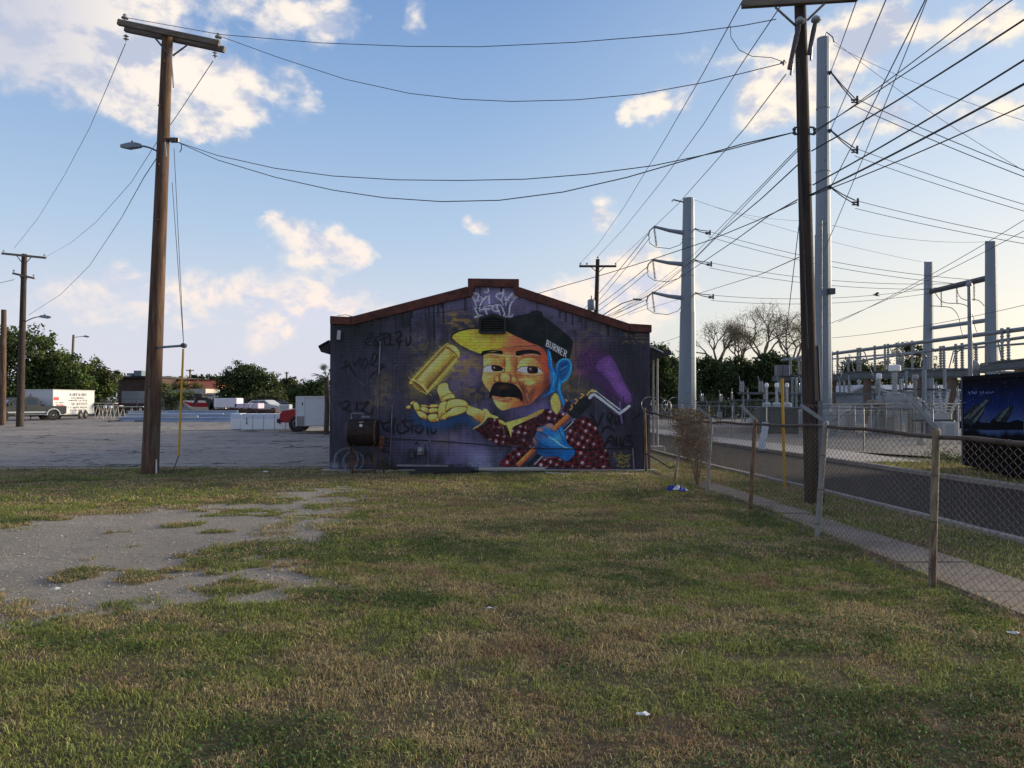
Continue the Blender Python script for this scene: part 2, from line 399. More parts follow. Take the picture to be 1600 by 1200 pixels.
# lawn with its bare gravel patches -------------------------------------------------
PATCH = [[(-60, 835), (0, 832), (60, 814), (150, 806), (250, 800), (330, 792), (400, 786), (450, 796), (420, 822), (350, 846), (296, 858), (300, 878), (370, 876), (430, 892), (490, 908), (450, 922), (440, 914), (350, 930), (300, 938), (220, 936), (140, 944), (60, 956), (0, 966), (-60, 985)],
         [(360, 934), (430, 926), (480, 928), (440, 945), (370, 950)],
         [(440, 770), (540, 760), (560, 775), (470, 782)], [(0, 1000), (90, 998), (80, 1012), (0, 1015)], [(390, 800), (470, 780), (545, 785), (540, 820), (520, 850), (430, 862)]]
PATCHW = [np.array([tuple(gp(*p))[:2] for p in poly]) for poly in PATCH]
def inside(poly, x, y):
    r = np.zeros(x.shape, bool); n = len(poly)
    for i in range(n):
        x1, y1 = poly[i]; x2, y2 = poly[(i + 1) % n]
        if y1 == y2: continue
        c = ((y1 > y) != (y2 > y)) & (x < (x2 - x1) * (y - y1) / (y2 - y1) + x1); r ^= c
    return r
def gravel(x, y):
    """0 lawn .. 1 bare gravel"""
    wx = (fbm(x * 1.3, y * 1.3, 3) - .5) * 1.7; wy = (fbm(x * 1.3, y * 1.3, 9) - .5) * 1.5
    wx += (fbm(x * 4, y * 4, 13) - .5) * 1.3; wy += (fbm(x * 4, y * 4, 19) - .5) * 1.3
    acc_ = np.zeros(x.shape)
    for ox, oy in ((0, 0), (.25, 0), (-.25, 0), (0, .3), (0, -.3), (.7, 0), (-.7, 0), (0, .7), (0, -.7)):
        for i, p in enumerate(PATCHW):
            acc_ = np.maximum(acc_, 0) + inside(p, x + wx * .55 + ox, y + wy * .55 + oy) * (.111 if i != 4 else .05)
    acc_ = np.clip(acc_, 0, 1)
    # strip of bare dirt along the wall, lot edge and fence foot
    edge = np.clip(1 - np.abs(y - 20.4) / .5, 0, 1) * (x < -4.6) * .8
    foot = np.clip(1 - np.abs(y - 18.9) / .5, 0, 1) * (x > -4.8) * .55
    side = np.clip(1 - np.abs(x - fence_x(y) - .08) / .2, 0, 1) * .35
    thin = np.clip((fbm(x * .9, y * .9, 31) - .60) * 2.2, 0, .14)
    tuft = np.clip((fbm(x * 1.5, y * 1.9, 41, 4) - .57) * 9, 0, 1)
    v = np.maximum.reduce([np.clip(acc_ * 1.35 - (fbm(x * 2.2, y * 2.6, 37, 3) - .45) * .8 * (acc_ < .9), 0, 1) * (acc_ > 0) * (1 - tuft * .9), edge, foot, side, thin])
    return np.clip(v + (fbm(x * 7, y * 7, 23) - .5) * .5 * (v > .03), 0, 1)
FX = [(4.3, 2.5), (4.06, 4.7), (4.03, 7.37), (4.0, 10.05), (4.0, 12.7), (3.77, 14.7), (3.52, 16.9), (3.44, 19.2)]
def fence_x(y): return np.interp(y, [p[1] for p in FX], [p[0] for p in FX])
def hgt(x, y):
    return (fbm(x * .55, y * .55, 51, 3) - .5) * .07 + (fbm(x * 3, y * 3, 61, 3) - .5) * .025
LX0, LX1, LY0, LY1 = -17.0, 4.16, 1.0, 20.8
nx, ny = 300, 330
gx, gy = np.meshgrid(np.linspace(0, 1, nx), np.linspace(LY0, LY1, ny)); 
xr = fence_x(gy) + .16
gx = LX0 + gx * (xr - LX0)
G = gravel(gx, gy)
edge_f = np.clip((LY1 - gy) / .5, 0, 1) * np.clip((xr - gx) / .3, 0, 1)
gz = hgt(gx, gy) * edge_f + .004 - G * .012 + (fbm(gx * 14, gy * 14, 71, 2) - .5) * .012
V = np.stack([gx, gy, gz], -1).reshape(-1, 3)
idx = np.arange(nx * ny).reshape(ny, nx)
F = np.stack([idx[:-1, :-1], idx[:-1, 1:], idx[1:, 1:], idx[1:, :-1]], -1).reshape(-1, 4)
m_ = bpy.data.materials.new('lawn_soil'); m_.use_nodes = True; q = NG(m_.node_tree); bs = m_.node_tree.nodes['Principled BSDF']
at_ = q.n('ShaderNodeAttribute', attribute_name='tint'); ge = q.n('ShaderNodeNewGeometry'); P = ge.outputs['Position']
a = q.noise(P, 1.1, 6, .6); b = q.noise(P, 22, 6, .75); d = q.noise(P, 130, 3, .7)
soil = q.mix(q.ss(a, .35, .65), (.115, .088, .055, 1), (.09, .082, .042, 1)); soil = q.mix(q.ss(b, .4, .7), soil, (.17, .13, .08, 1))
soil = q.mix(q.ss(d, .3, .7, 0, .5), soil, (.06, .052, .03, 1))
gv = q.mix(q.ss(a, .3, .7), (.27, .22, .172, 1), (.37, .305, .24, 1)); gv = q.mix(q.ss(b, .42, .62, 0, .9), gv, (.20, .225, .19, 1))
gv = q.mix(q.ss(d, .56, .68), gv, (.55, .51, .46, 1)); gv = q.mix(q.ss(d, .48, .36, 0, .85), gv, (.16, .14, .12, 1))
s_ = q.n('ShaderNodeSeparateColor'); q.link(at_.outputs['Color'], s_.inputs[0])
q.link(q.mix(q.ss(q.m('ADD', s_.outputs[0], q.m('MULTIPLY', q.m('SUBTRACT', b, .5), .5)), .15, .6), soil, gv), bs.inputs['Base Color']); bs.inputs['Roughness'].default_value = .95; bs.inputs['Specular IOR Level'].default_value = .2
bp = q.n('ShaderNodeBump'); bp.inputs['Strength'].default_value = .9; bp.inputs['Distance'].default_value = .015
q.link(q.m('ADD', b, d), bp.inputs['Height']); q.link(bp.outputs[0], bs.inputs['Normal'])
lawn = from_np('lawn', V, F, m_, colors=np.repeat(G.reshape(-1, 1), 3, 1), smooth=True); tag(lawn, kind='structure')

# loose stones on the gravel ----------------------------------------------------------
def stones(n):
    x = RNG.uniform(-12, -1.0, n * 6); y = RNG.uniform(6, 16, n * 6)
    k = gravel(x, y) > .35; x, y = x[k][:n], y[k][:n]
    base_ = np.array([(1, 0, 0), (-1, 0, 0), (0, 1, 0), (0, -1, 0), (0, 0, 1), (0, 0, -1)], float)
    fc = np.array([(0, 2, 4), (2, 1, 4), (1, 3, 4), (3, 0, 4), (2, 0, 5), (1, 2, 5), (3, 1, 5), (0, 3, 5)])
    r = RNG.uniform(.003, .009, len(x)) * np.where(RNG.uniform(size=len(x)) > .96, 2.2, 1) ; an = RNG.uniform(0, 6.28, len(x))
    v = base_[None] * (RNG.uniform(.6, 1.2, (len(x), 6, 3)) * r[:, None, None]); v[:, :, 2] *= .7
    c_, s2 = np.cos(an)[:, None], np.sin(an)[:, None]
    vx = v[:, :, 0] * c_ - v[:, :, 1] * s2 + x[:, None]; vy = v[:, :, 0] * s2 + v[:, :, 1] * c_ + y[:, None]
    V_ = np.stack([vx, vy, v[:, :, 2] + hgt(x, y)[:, None]], -1).reshape(-1, 3)
    F_ = (fc[None] + (np.arange(len(x)) * 6)[:, None, None]).reshape(-1, 3)
    t = RNG.uniform(.2, .6, len(x)); C_ = np.repeat(t, 6)[:, None] * np.array([[1, .95, .9]])
    return V_, F_, C_
def tint_mat(name, rough=.8, trans=0.0):
    m_ = bpy.data.materials.new(name); m_.use_nodes = True; q = NG(m_.node_tree); bs = m_.node_tree.nodes['Principled BSDF']
    a_ = q.n('ShaderNodeAttribute', attribute_name='tint'); q.link(a_.outputs['Color'], bs.inputs['Base Color'])
    bs.inputs['Roughness'].default_value = rough; bs.inputs['Specular IOR Level'].default_value = .25
    if trans:
        tr = q.n('ShaderNodeBsdfTranslucent'); q.link(a_.outputs['Color'], tr.inputs[0])
        ms = q.n('ShaderNodeMixShader'); ms.inputs[0].default_value = trans
        out = [n for n in m_.node_tree.nodes if n.type == 'OUTPUT_MATERIAL'][0]
        q.link(bs.outputs[0], ms.inputs[1]); q.link(tr.outputs[0], ms.inputs[2]); q.link(ms.outputs[0], out.inputs[0])
    return m_
TINT = tint_mat('tinted_stone'); TINT_LEAF = tint_mat('tinted_leaf', .7, .25)
_v, _f, _c = stones(9000); o = from_np('loose_gravel', _v, _f, TINT, colors=_c); tag(o, 'loose pale stones scattered over the bare gravel patch', 'gravel', kind='stuff')

# grass blades ---------------------------------------------------------------------
def blades(x, y, z, h, w, col, seg=2):
    n = len(x); an = RNG.uniform(0, 2 * np.pi, n); lean = RNG.uniform(.3, 1.6, n); la = RNG.uniform(0, 2 * np.pi, n)
    ux, uy = np.cos(an) * w / 2, np.sin(an) * w / 2
    lx, ly = np.cos(la) * h * lean, np.sin(la) * h * lean
    P0 = np.stack([x - ux, y - uy, z - .004], -1); P1 = np.stack([x + ux, y + uy, z - .004], -1)
    mx, my = x + lx * .35, y + ly * .35
    P2 = np.stack([mx - ux * .75, my - uy * .75, z + h * .62], -1); P3 = np.stack([mx + ux * .75, my + uy * .75, z + h * .62], -1)
    P4 = np.stack([x + lx, y + ly, z + h * (1.0 - .3 * lean)], -1)
    V_ = np.stack([P0, P1, P2, P3, P4], 1).reshape(-1, 3)
    b_ = (np.arange(n) * 5)[:, None]
    F_ = np.concatenate([b_ + np.array([[0, 1, 3]]), b_ + np.array([[0, 3, 2]]), b_ + np.array([[2, 3, 4]])], 0)
    return V_, F_, np.repeat(col, 5, 0)
def grass_cols(x, y):
    n = len(x)
    big = fbm(x * .5, y * .75, 81, 4); mid = fbm(x * 2.1, y * 2.6, 91, 3); loc = RNG.uniform(0, 1, n)
    dry = np.clip((big - .47) * 3.4 + (mid - .5) * 4.2 + (fbm(x * 7, y * 7, 95, 2) - .5) * 1.6 + .42, 0, 1)
    isdry = loc < dry * .80 + .09
    g1 = np.array([.135, .175, .04]); g2 = np.array([.34, .37, .10]); d1 = np.array([.56, .46, .23]); d2 = np.array([.25, .185, .095]); dg = np.array([.055, .085, .025])
    t = RNG.uniform(0, 1, (n, 1)); gr = g1 * (1 - t) + g2 * t
    wet = np.clip((fbm(x * .8, y * 1.0, 101, 3) - .56) * 8, 0, 1)[:, None]; gr = gr * (1 - wet * .65) + dg * wet * .65
    dr = d1 * (1 - t) + d2 * t
    red = np.clip((fbm(x * 1.2, y * 1.2, 111, 3) - .55) * 6, 0, 1)[:, None]; dr = dr * (1 - red * .6) + np.array([.26, .15, .10]) * red * .6
    return np.where(isdry[:, None], dr, gr) * RNG.uniform(.55, 1.5, (n, 1)), dry
def scatter(n, x0, x1, y0, y1, hmul=1, wmul=1, lim=None):
    x = RNG.uniform(x0, x1, n); y = RNG.uniform(y0, y1, n)
    # keep what a viewer near the fence could see
    k = (np.abs(x) < y * .78 + 2.8) & (x < fence_x(y) + .15)
    x, y = x[k], y[k]
    clump = fbm(x * 4.5, y * 4.5, 121, 3); G_ = gravel(x, y)
    keep = RNG.uniform(0, 1, len(x)) < np.clip(1.05 - G_ * 1.6, 0, 1) * np.clip(.55 + (clump - .38) * 3.0, .38, 1)
    x, y, clump = x[keep], y[keep], clump[keep]
    c_, dry = grass_cols(x, y)
    h = RNG.uniform(.012, .042, len(x)) * (0.65 + clump * .9) * hmul
    tall = RNG.uniform(0, 1, len(x)) > .975; h = np.where(tall, h * 1.9, h)
    w_ = RNG.uniform(.003, .0062, len(x)) * wmul
    return blades(x, y, hgt(x, y), h, w_, c_)
def grass_obj(name, parts_, label):
    V_ = []; F_ = []; C_ = []; off = 0
    for v, f, c in parts_: V_.append(v); F_.append(f + off); C_.append(c); off += len(v)
    o = from_np(name, np.concatenate(V_), np.concatenate(F_), TINT_LEAF, colors=np.concatenate(C_))
    return tag(o, label, 'grass', kind='stuff')
grass_obj('grass', [scatter(290000, -6.8, 4.3, 2.4, 5.5), scatter(400000, -9, 4.3, 5.5, 8.5, 1.0, 1.25), scatter(350000, -13, 4.3, 8.5, 13.5, 1.05, 1.8), scatter(200000, -15, 4.2, 13.5, 20.7, 1.1, 2.6)],
          'patchy mown grass, part green and part straw, in front of the painted building')
def scatter_poly(n, x0, x1, y0, y1, test, wm, z=0.0, hm=1.0):
    x = RNG.uniform(x0, x1, n); y = RNG.uniform(y0, y1, n); k = test(x, y); x, y = x[k], y[k]
    c_, dry = grass_cols(x, y); h = RNG.uniform(.03, .08, len(x)) * hm
    return blades(x, y, np.full(len(x), z), h, RNG.uniform(.004, .008, len(x)) * wm, c_)
ne = np.vectorize(near_edge); fe = np.vectorize(far_edge)
# verge between sidewalk and kerb
def swx(y): return np.interp(y, [2, 7.8, 11.8, 16, 19], [5.15, 5.02, 4.72, 4.4, 4.2])
vs_y = np.linspace(2, 50, 30)
strip('grass_verge', [(float(swx(y)) if y < 16.5 else float(fence_x(min(y, 19.2))) + .12 if y < 19.7 else 3.4 - (y - 19.7) * .05, y) for y in vs_y], [(near_edge(y) - .15, y) for y in vs_y], .01, M_SOIL)
grass_obj('verge_grass', [scatter_poly(70000, 3.4, 7.2, 4, 22, lambda x, y: (x > np.where(y < 16.3, swx(y) - .10 * RNG.uniform(0, 1, len(x)) ** 2 - (fbm(y * 1.7, y * 0, 5) - .3) * .22, fence_x(y) + .1)) & (x < ne(y) - .17), 1.8, .008, .8)],
          'thin green grass on the verge between sidewalk and road')
grass_obj('roadside_grass', [scatter_poly(60000, 9, 20, 8, 22.4, lambda x, y: (x > fe(y) + .2), 2.6, -.016, 1.4)],
          'rough grass in front of the dark blue painted container')
grass_obj('path_edge_grass', [scatter_poly(9000, 3.6, 4.7, 3, 17, lambda x, y: (x > fence_x(y) + .10) & (x < fence_x(y) + .14 + fbm(y * 2.1, y * 0, 8) * .30 * RNG.uniform(0, 1, len(x))), 1.5, .03, .7)], 'grass creeping over the inner edge of the sidewalk')
# low broad-leaved weeds in the greener patches
def low_weeds(n):
    x = RNG.uniform(-8, 4.2, n); y = RNG.uniform(2.6, 12, n); k = (fbm(x * .8, y * 1.0, 101, 3) > .60 - RNG.uniform(0, .05, n) ** 1) & (x < fence_x(y)) & (gravel(x, y) < .2); x, y = x[k], y[k]; n = len(x)
    P_ = np.stack([x, y, hgt(x, y) + RNG.uniform(.01, .05, n)], -1); u = RNG.normal(size=(n, 3)); u[:, 2] *= .5; u /= np.linalg.norm(u, axis=1)[:, None]; w = np.cross(u, RNG.normal(size=(n, 3)) * np.array([.4, .4, 1])); w /= np.linalg.norm(w, axis=1)[:, None]; s = RNG.uniform(.008, .021, n)[:, None]
    V_ = np.stack([P_ - u * s * .6, P_ + w * s * .45, P_ + u * s * .6, P_ - w * s * .45], 1).reshape(-1, 3); c = np.array([.07, .125, .035]) * RNG.uniform(.5, 1.7, (n, 1)); return V_, np.arange(n * 4).reshape(-1, 4), np.repeat(c, 4, 0)
_v, _f, _c = low_weeds(190000); o = from_np('ground_weeds', _v, _f, TINT_LEAF, colors=_c); tag(o, 'dark green broad-leaved weeds spreading low through the near lawn', 'weeds', kind='stuff')
# sidewalk cast in slabs
sw = bpy.data.objects.new('sidewalk', None); COL.objects.link(sw); tag(sw, kind='structure')
ys = [2.2]
while ys[-1] < 16.4: ys.append(ys[-1] + random.uniform(1.15, 1.3))
for a, b_ in zip(ys[:-1], ys[1:]):
    b = MB(); zt = .03 + random.uniform(-.008, .012); t = random.uniform(-.006, .006)
    xa0, xa1, xb0, xb1 = float(fence_x(a)) + .17, float(swx(a)), float(fence_x(b_)) + .17, float(swx(b_))
    lo = [(xa0, a + .009, -.05), (xa1, a + .009, -.05), (xb1, b_ - .009, -.05), (xb0, b_ - .009, -.05)]
    up = [(x, y, zt + t * (1 if i in (0, 1) else -1)) for i, (x, y, _) in enumerate(lo)]
    b.add(lo + up, [(3, 2, 1, 0), (4, 5, 6, 7), (0, 1, 5, 4), (1, 2, 6, 5), (2, 3, 7, 6), (3, 0, 4, 7)]); b.obj('slab', M_SLAB, sw, bevel=.006)
# ================================================================== the wall painting (flat print), painted stroke by stroke
MX0, MY0, MX1, MY1, MS = 508, 428, 1022, 742, 3
MW, MHh = (MX1 - MX0) * MS, (MY1 - MY0) * MS
CV = np.zeros((MHh, MW, 3), np.float32)
_yy, _xx = np.mgrid[0:MHh, 0:MW].astype(np.float32); _xx = _xx / MS + MX0; _yy = _yy / MS + MY0
def zA(p): return [(700 + x / 7.5, 480 + y / 7.5) for x, y in p]
def zB(p): return [(740 + x / 7.273, 600 + y / 7.273) for x, y in p]
def zC(p): return [(620 + x / 6.667, 520 + y / 6.667) for x, y in p]
def zD(p): return [(860 + x / 5.456, 520 + y / 5.456) for x, y in p]
def zE(p): return [(500 + x / 8.57, 480 + y / 8.57) for x, y in p]
def zF(p): return [(500 + x / 8.0, 620 + y / 8.0) for x, y in p]
def zG(p): return [(700 + x / 10, 420 + y / 10) for x, y in p]
def C(*c): return np.array(c, np.float32) / 255
def bbox(x0, y0, x1, y1):
    a = int(max(0, (x0 - MX0) * MS)); b = int(min(MW, (x1 - MX0) * MS + 1)); c = int(max(0, (y0 - MY0) * MS)); d = int(min(MHh, (y1 - MY0) * MS + 1))
    return slice(c, max(c, d)), slice(a, max(a, b))
def cr_spline(p, closed=True, k=5):
    p = np.array(p, float); n = len(p); out = []
    for i in range(n if closed else n - 1):
        g_ = lambda j: p[j % n] if closed else p[min(max(j, 0), n - 1)]
        a, b, c, d = g_(i - 1), g_(i), g_(i + 1), g_(i + 2)
        for t in np.linspace(0, 1, k, endpoint=False):
            out.append(.5 * ((2 * b) + (c - a) * t + (2 * a - 5 * b + 4 * c - d) * t * t + (3 * b - a - 3 * c + d) * t ** 3))
    if not closed: out.append(p[-1])
    return np.array(out)
def pmask(p, smooth=True):
    q_ = cr_spline(p) if smooth else np.array(p, float)
    sl = bbox(q_[:, 0].min() - 1, q_[:, 1].min() - 1, q_[:, 0].max() + 1, q_[:, 1].max() + 1)
    x = _xx[sl]; y = _yy[sl]; m = np.zeros(x.shape, np.float32)
    for ox, oy in ((-.08, -.11), (.09, -.03), (-.1, .06), (.07, .11)): m += inside(q_, x + ox, y + oy)
    full = np.zeros((MHh, MW), np.float32); full[sl] = m / 4
    return full, sl
def put(sl, a, col): 
    a = a[..., None]; CV[sl] = CV[sl] * (1 - a) + col * a
def fill(p, col, alpha=1, smooth=True, col2=None, ang=None, m=None):
    full, sl = m if m is not None else pmask(p, smooth)
    c = col
    if col2 is not None:
        (x0, y0), (x1, y1) = ang; L = (x1 - x0) ** 2 + (y1 - y0) ** 2
        t = np.clip(((_xx[sl] - x0) * (x1 - x0) + (_yy[sl] - y0) * (y1 - y0)) / L, 0, 1)[..., None]; c = col * (1 - t) + col2 * t
    put(sl, full[sl] * alpha, c); return full, sl
def blob(x, y, rx, ry, col, alpha=.7, rot=0, m=None, hard=1.0):
    r_ = max(rx, ry) * 2.2; sl = bbox(x - r_, y - r_, x + r_, y + r_)
    dx_, dy_ = _xx[sl] - x, _yy[sl] - y; c_, s_ = math.cos(R(rot)), math.sin(R(rot))
    u = (dx_ * c_ + dy_ * s_) / rx; v = (-dx_ * s_ + dy_ * c_) / ry
    a = np.exp(-(u * u + v * v) ** hard) * alpha
    if m is not None: a = a * m[0][sl]
    put(sl, a, col)
def stroke(p, w, col, alpha=1, soft=.25, smooth=True, m=None, taper=False):
    q_ = cr_spline(p, False, 6) if smooth and len(p) > 2 else np.array(p, float)
    pad = w + soft * 3 + 1; sl = bbox(q_[:, 0].min() - pad, q_[:, 1].min() - pad, q_[:, 0].max() + pad, q_[:, 1].max() + pad)
    x, y = _xx[sl], _yy[sl]; best = np.full(x.shape, 1e9, np.float32); n = len(q_) - 1
    for i in range(n):
        (x0, y0), (x1, y1) = q_[i], q_[i + 1]; L = (x1 - x0) ** 2 + (y1 - y0) ** 2 + 1e-9
        t = np.clip(((x - x0) * (x1 - x0) + (y - y0) * (y1 - y0)) / L, 0, 1)
        d = np.hypot(x - x0 - t * (x1 - x0), y - y0 - t * (y1 - y0))
        if taper: d = d + w * .45 * np.abs(2 * (i + t) / n - 1) ** 2
        best = np.minimum(best, d)
    a = np.clip((w / 2 + soft - best) / (2 * soft), 0, 1); a = a * a * (3 - 2 * a) * alpha
    if m is not None: a = a * m[0][sl]
    put(sl, a, col)

# --- background: layers of old purple, blue-grey and ochre paint with drips
n1 = fbm(_xx / 34, _yy / 22, 5, 4); n2 = fbm(_xx / 14, _yy / 60, 15, 4); n3 = fbm(_xx / 3.2, _yy / 18, 25, 3)
bgc = C(50, 51, 70)[None, None] * (0.75 + .5 * n3[..., None])
pur = np.clip((n1 - .42) * 3.2, 0, 1) * np.clip((_xx - 560) / 140, .05, 1) * np.clip((1010 - _xx) / 110, 0, 1)
bgc = bgc * (1 - pur[..., None] * .75) + C(84, 78, 118) * pur[..., None] * .75
CV[:] = bgc
dk = np.clip((n2 - .50) * 4.0, 0, 1) * .55; put((slice(None), slice(None)), dk, C(30, 32, 38))
for bx, by, rx, ry, cc_, al in [
    (560, 520, 45, 26, C(30, 35, 38), .8), (545, 580, 40, 60, C(38, 42, 54), .6), (600, 620, 60, 60, C(52, 54, 76), .5), (690, 480, 60, 22, C(78, 76, 112), .7), (770, 462, 46, 18, C(92, 88, 128), .8),
    (850, 480, 50, 20, C(84, 82, 116), .75), (905, 500, 40, 16, C(66, 66, 84), .6), (980, 560, 30, 70, C(38, 40, 50), .8), (990, 680, 25, 60, C(36, 38, 50), .8), (720, 560, 22, 14, C(100, 88, 140), .7),
    (735, 585, 26, 22, C(82, 74, 118), .7), (710, 600, 22, 12, C(88, 80, 124), .6), (660, 690, 60, 18, C(78, 76, 108), .7), (720, 700, 40, 22, C(88, 84, 126), .75), (840, 645, 40, 14, C(84, 76, 128), .9), (750, 715, 26, 16, C(98, 104, 140), .8),
    (630, 560, 34, 40, C(48, 52, 68), .5), (560, 700, 40, 30, C(48, 50, 66), .5), (900, 600, 22, 24, C(68, 68, 62), .7)]:
    blob(bx, by, rx, ry, cc_, al)
pn = fbm(_xx / 9, _yy / 5, 45, 4)
for bx, by, rx, ry, al in [(708, 498, 14, 12, .8), (722, 506, 18, 10, .7), (738, 500, 12, 10, .5), (720, 560, 26, 12, .6), (716, 580, 22, 14, .6), (738, 572, 20, 10, .55), (740, 612, 26, 14, .5), (690, 640, 14, 22, .3), (600, 600, 16, 22, .35), (590, 625, 18, 20, .35), (655, 540, 22, 22, .3), (905, 545, 26, 16, .4), (900, 570, 20, 16, .4), (886, 600, 12, 14, .45), (905, 612, 18, 10, .35), (645, 600, 14, 30, .35), (700, 690, 20, 10, .25), (930, 520, 20, 10, .3)]:
    sl = bbox(bx - rx * 2, by - ry * 2, bx + rx * 2, by + ry * 2)
    a = np.exp(-(((_xx[sl] - bx) / rx) ** 2 + ((_yy[sl] - by) / ry) ** 2)) * al * np.clip((pn[sl] - .36) * 5, 0, 1); put(sl, a, C(128, 108, 52))
rs = random.Random(3)
for i in range(90):      # vertical drips and washed streaks
    x = rs.uniform(520, 1005); y = rs.uniform(470, 690); L = rs.uniform(8, 55)
    stroke([(x, y), (x + rs.uniform(-.4, .4), y + L)], rs.uniform(.5, 2.2), C(*rs.choice([(28, 30, 36), (88, 84, 122), (64, 66, 86), (110, 112, 130)])), rs.uniform(.15, .4), .5, False)
for x0, y0, x1, y1 in ((677, 476, 690, 530), (640, 484, 648, 520), (692, 474, 696, 505)): stroke([(x0, y0), (x0 + 1, y1)], 2.2, C(24, 30, 28), .8, .8, False)
for i in range(40):      # run-down under the coping
    x = rs.uniform(520, 1012); yt = 508 if x < 548 or x > 985 else (508 - (x - 548) / 190 * 48 if x < 738 else 460 + (x - 805) / 180 * 48 if x > 805 else 450)
    stroke([(x, yt), (x, yt + rs.uniform(6, 26))], rs.uniform(1.5, 4), C(26, 28, 30), rs.uniform(.3, .75), 1.2, False)
BGC = CV.copy()
# faded olive lettering
for pts in ([(655, 532), (660, 526), (668, 534), (664, 545), (655, 546)], [(675, 528), (675, 545)], [(668, 536), (684, 535)], [(640, 540), (650, 548)], [(590, 606), (598, 618), (604, 600)], [(603, 596), (612, 604), (606, 622)], [(560, 596), (572, 604)], [(650, 520), (640, 532)]):
    stroke(pts, 1.6, C(96, 98, 76), .45, .6)

# --- black tags
INK = C(17, 18, 22)
def tags(zz, lst, w=1.2, col=INK, al=.9, soft=.35):
    for p in lst:
        stroke(zz(p), w * 1.3, col, min(1, al * 1.0), soft, taper=True); q_ = zz(p); stroke([(x + 1.1, y + .9) for x, y in q_], w * 1.1, col, al * .65, .9); stroke([(x - .6, y + 2.6) for x, y in q_], w * .9, col, al * .35, .9)
tags(zE, [[(690, 330), (660, 350), (668, 372), (705, 366)], [(700, 400), (640, 410), (608, 450), (625, 500), (680, 505)], [(640, 455), (672, 452)], [(760, 390), (735, 420), (745, 450), (770, 480), (755, 520), (715, 490), (725, 440)],
          [(800, 330), (790, 375), (840, 355), (900, 350), (905, 385), (860, 420), (800, 420)], [(850, 350), (862, 500)], [(930, 340), (935, 400), (925, 495)], [(885, 498), (995, 495)], [(985, 335), (1060, 325), (1085, 370), (1040, 420), (1010, 425)], [(1015, 420), (1040, 470), (1075, 440)], [(1045, 555), (1060, 480), (1100, 440)], [(1145, 400), (1150, 480), (1180, 505), (1210, 440), (1200, 380)], [(670, 215), (700, 240)], [(480, 240), (530, 262)]], 1.7)
tags(zE, [[(270, 660), (300, 665)], [(265, 815), (330, 800), (340, 770)], [(345, 800), (375, 780)], [(370, 720), (400, 800), (480, 920)], [(440, 720), (470, 780), (500, 700)], [(525, 700), (535, 800)], [(500, 690), (560, 690)], [(570, 810), (565, 740), (600, 690), (630, 720), (625, 780), (580, 830)], [(650, 800), (690, 690), (720, 600)], [(705, 610), (760, 650), (730, 730), (700, 780), (860, 800)], [(790, 775), (860, 765)], [(800, 835), (850, 790)], [(660, 950), (710, 880), (800, 830)], [(330, 770), (340, 700)]], 1.5, al=.75)
tags(zF, [[(270, 110), (300, 150), (370, 90), (330, 50), (230, 90)], [(300, 150), (370, 170), (410, 225)], [(440, 150), (465, 100), (450, 60)], [(490, 60), (530, 90), (590, 60), (600, 80), (530, 150), (500, 180)], [(530, 150), (540, 220)], [(545, 170), (640, 220), (655, 130)], [(440, 155), (480, 150)]], 1.9)
tags(zF, [[(735, 290), (780, 330), (860, 310), (890, 260)], [(780, 330), (800, 400), (870, 430)], [(830, 390), (870, 380)], [(920, 460), (915, 360), (930, 260)], [(980, 330), (960, 400), (1000, 450), (1060, 440), (1110, 400), (1060, 350), (1030, 300), (1100, 290)], [(1110, 300), (1180, 290)], [(1140, 330), (1150, 440)], [(1170, 360), (1260, 350), (1290, 400), (1240, 450), (1190, 420), (1210, 370)], [(1340, 350), (1345, 470)], [(1385, 370), (1390, 440), (1430, 450), (1450, 390)], [(1360, 500), (1370, 480)]], 2.0)
tags(zF, [[(780, 660), (800, 560), (870, 600)], [(800, 610), (860, 610)], [(870, 560), (875, 600)], [(830, 640), (800, 670), (850, 690), (860, 660)], [(790, 620), (780, 700)], [(1185, 590), (1210, 570), (1230, 590)]], 1.6, al=.8)
tags(zF, [[(560, 760), (600, 700), (640, 700), (670, 760)], [(620, 720), (650, 790)]], 2.4, C(26, 32, 30), .7, .8)
tags(zD, [[(335, 680), (370, 740), (400, 790), (430, 720), (450, 680)], [(480, 710), (500, 745), (530, 700), (500, 680)], [(500, 745), (515, 780)], [(545, 700), (550, 780), (580, 740)], [(570, 700), (590, 780)], [(620, 690), (625, 750)], [(700, 740), (760, 690)], [(440, 830), (470, 800), (520, 815), (545, 835)], [(430, 850), (460, 810)],
          [(455, 960), (500, 920), (540, 960)], [(470, 920), (520, 880), (560, 960)], [(560, 880), (565, 970)], [(590, 890), (600, 970), (630, 890)], [(640, 880), (690, 870)], [(645, 920), (680, 910)], [(650, 970), (690, 965)], [(690, 870), (655, 915), (690, 930), (690, 968)], [(600, 960), (640, 965)]], 2.1)
tags(zD, [[(620, 20), (640, 5), (660, 30)], [(640, 40), (650, 15)], [(680, 15), (700, 40)], [(730, 20), (760, 10), (800, 20)], [(720, 40), (820, 38)], [(610, 85), (660, 60)], [(640, 70), (680, 85)], [(690, 60), (720, 90)], [(740, 70), (840, 80)], [(780, 60), (790, 95)]], 1.0, C(112, 96, 52), .7)
tags(zD, [[(530, 1015), (545, 1030), (535, 1050)], [(590, 1010), (605, 1025)], [(560, 1045), (600, 1040), (640, 1050), (680, 1035)], [(545, 1050), (570, 1075), (600, 1055), (630, 1080), (675, 1060)], [(570, 1090), (590, 1110), (585, 1085)], [(600, 1085), (610, 1110), (640, 1095)], [(650, 1080), (655, 1105)], [(560, 1135), (575, 1125), (590, 1145)], [(600, 1125), (610, 1145), (640, 1120)], [(650, 1145), (670, 1120)]], 1.05, C(128, 122, 44), .95)

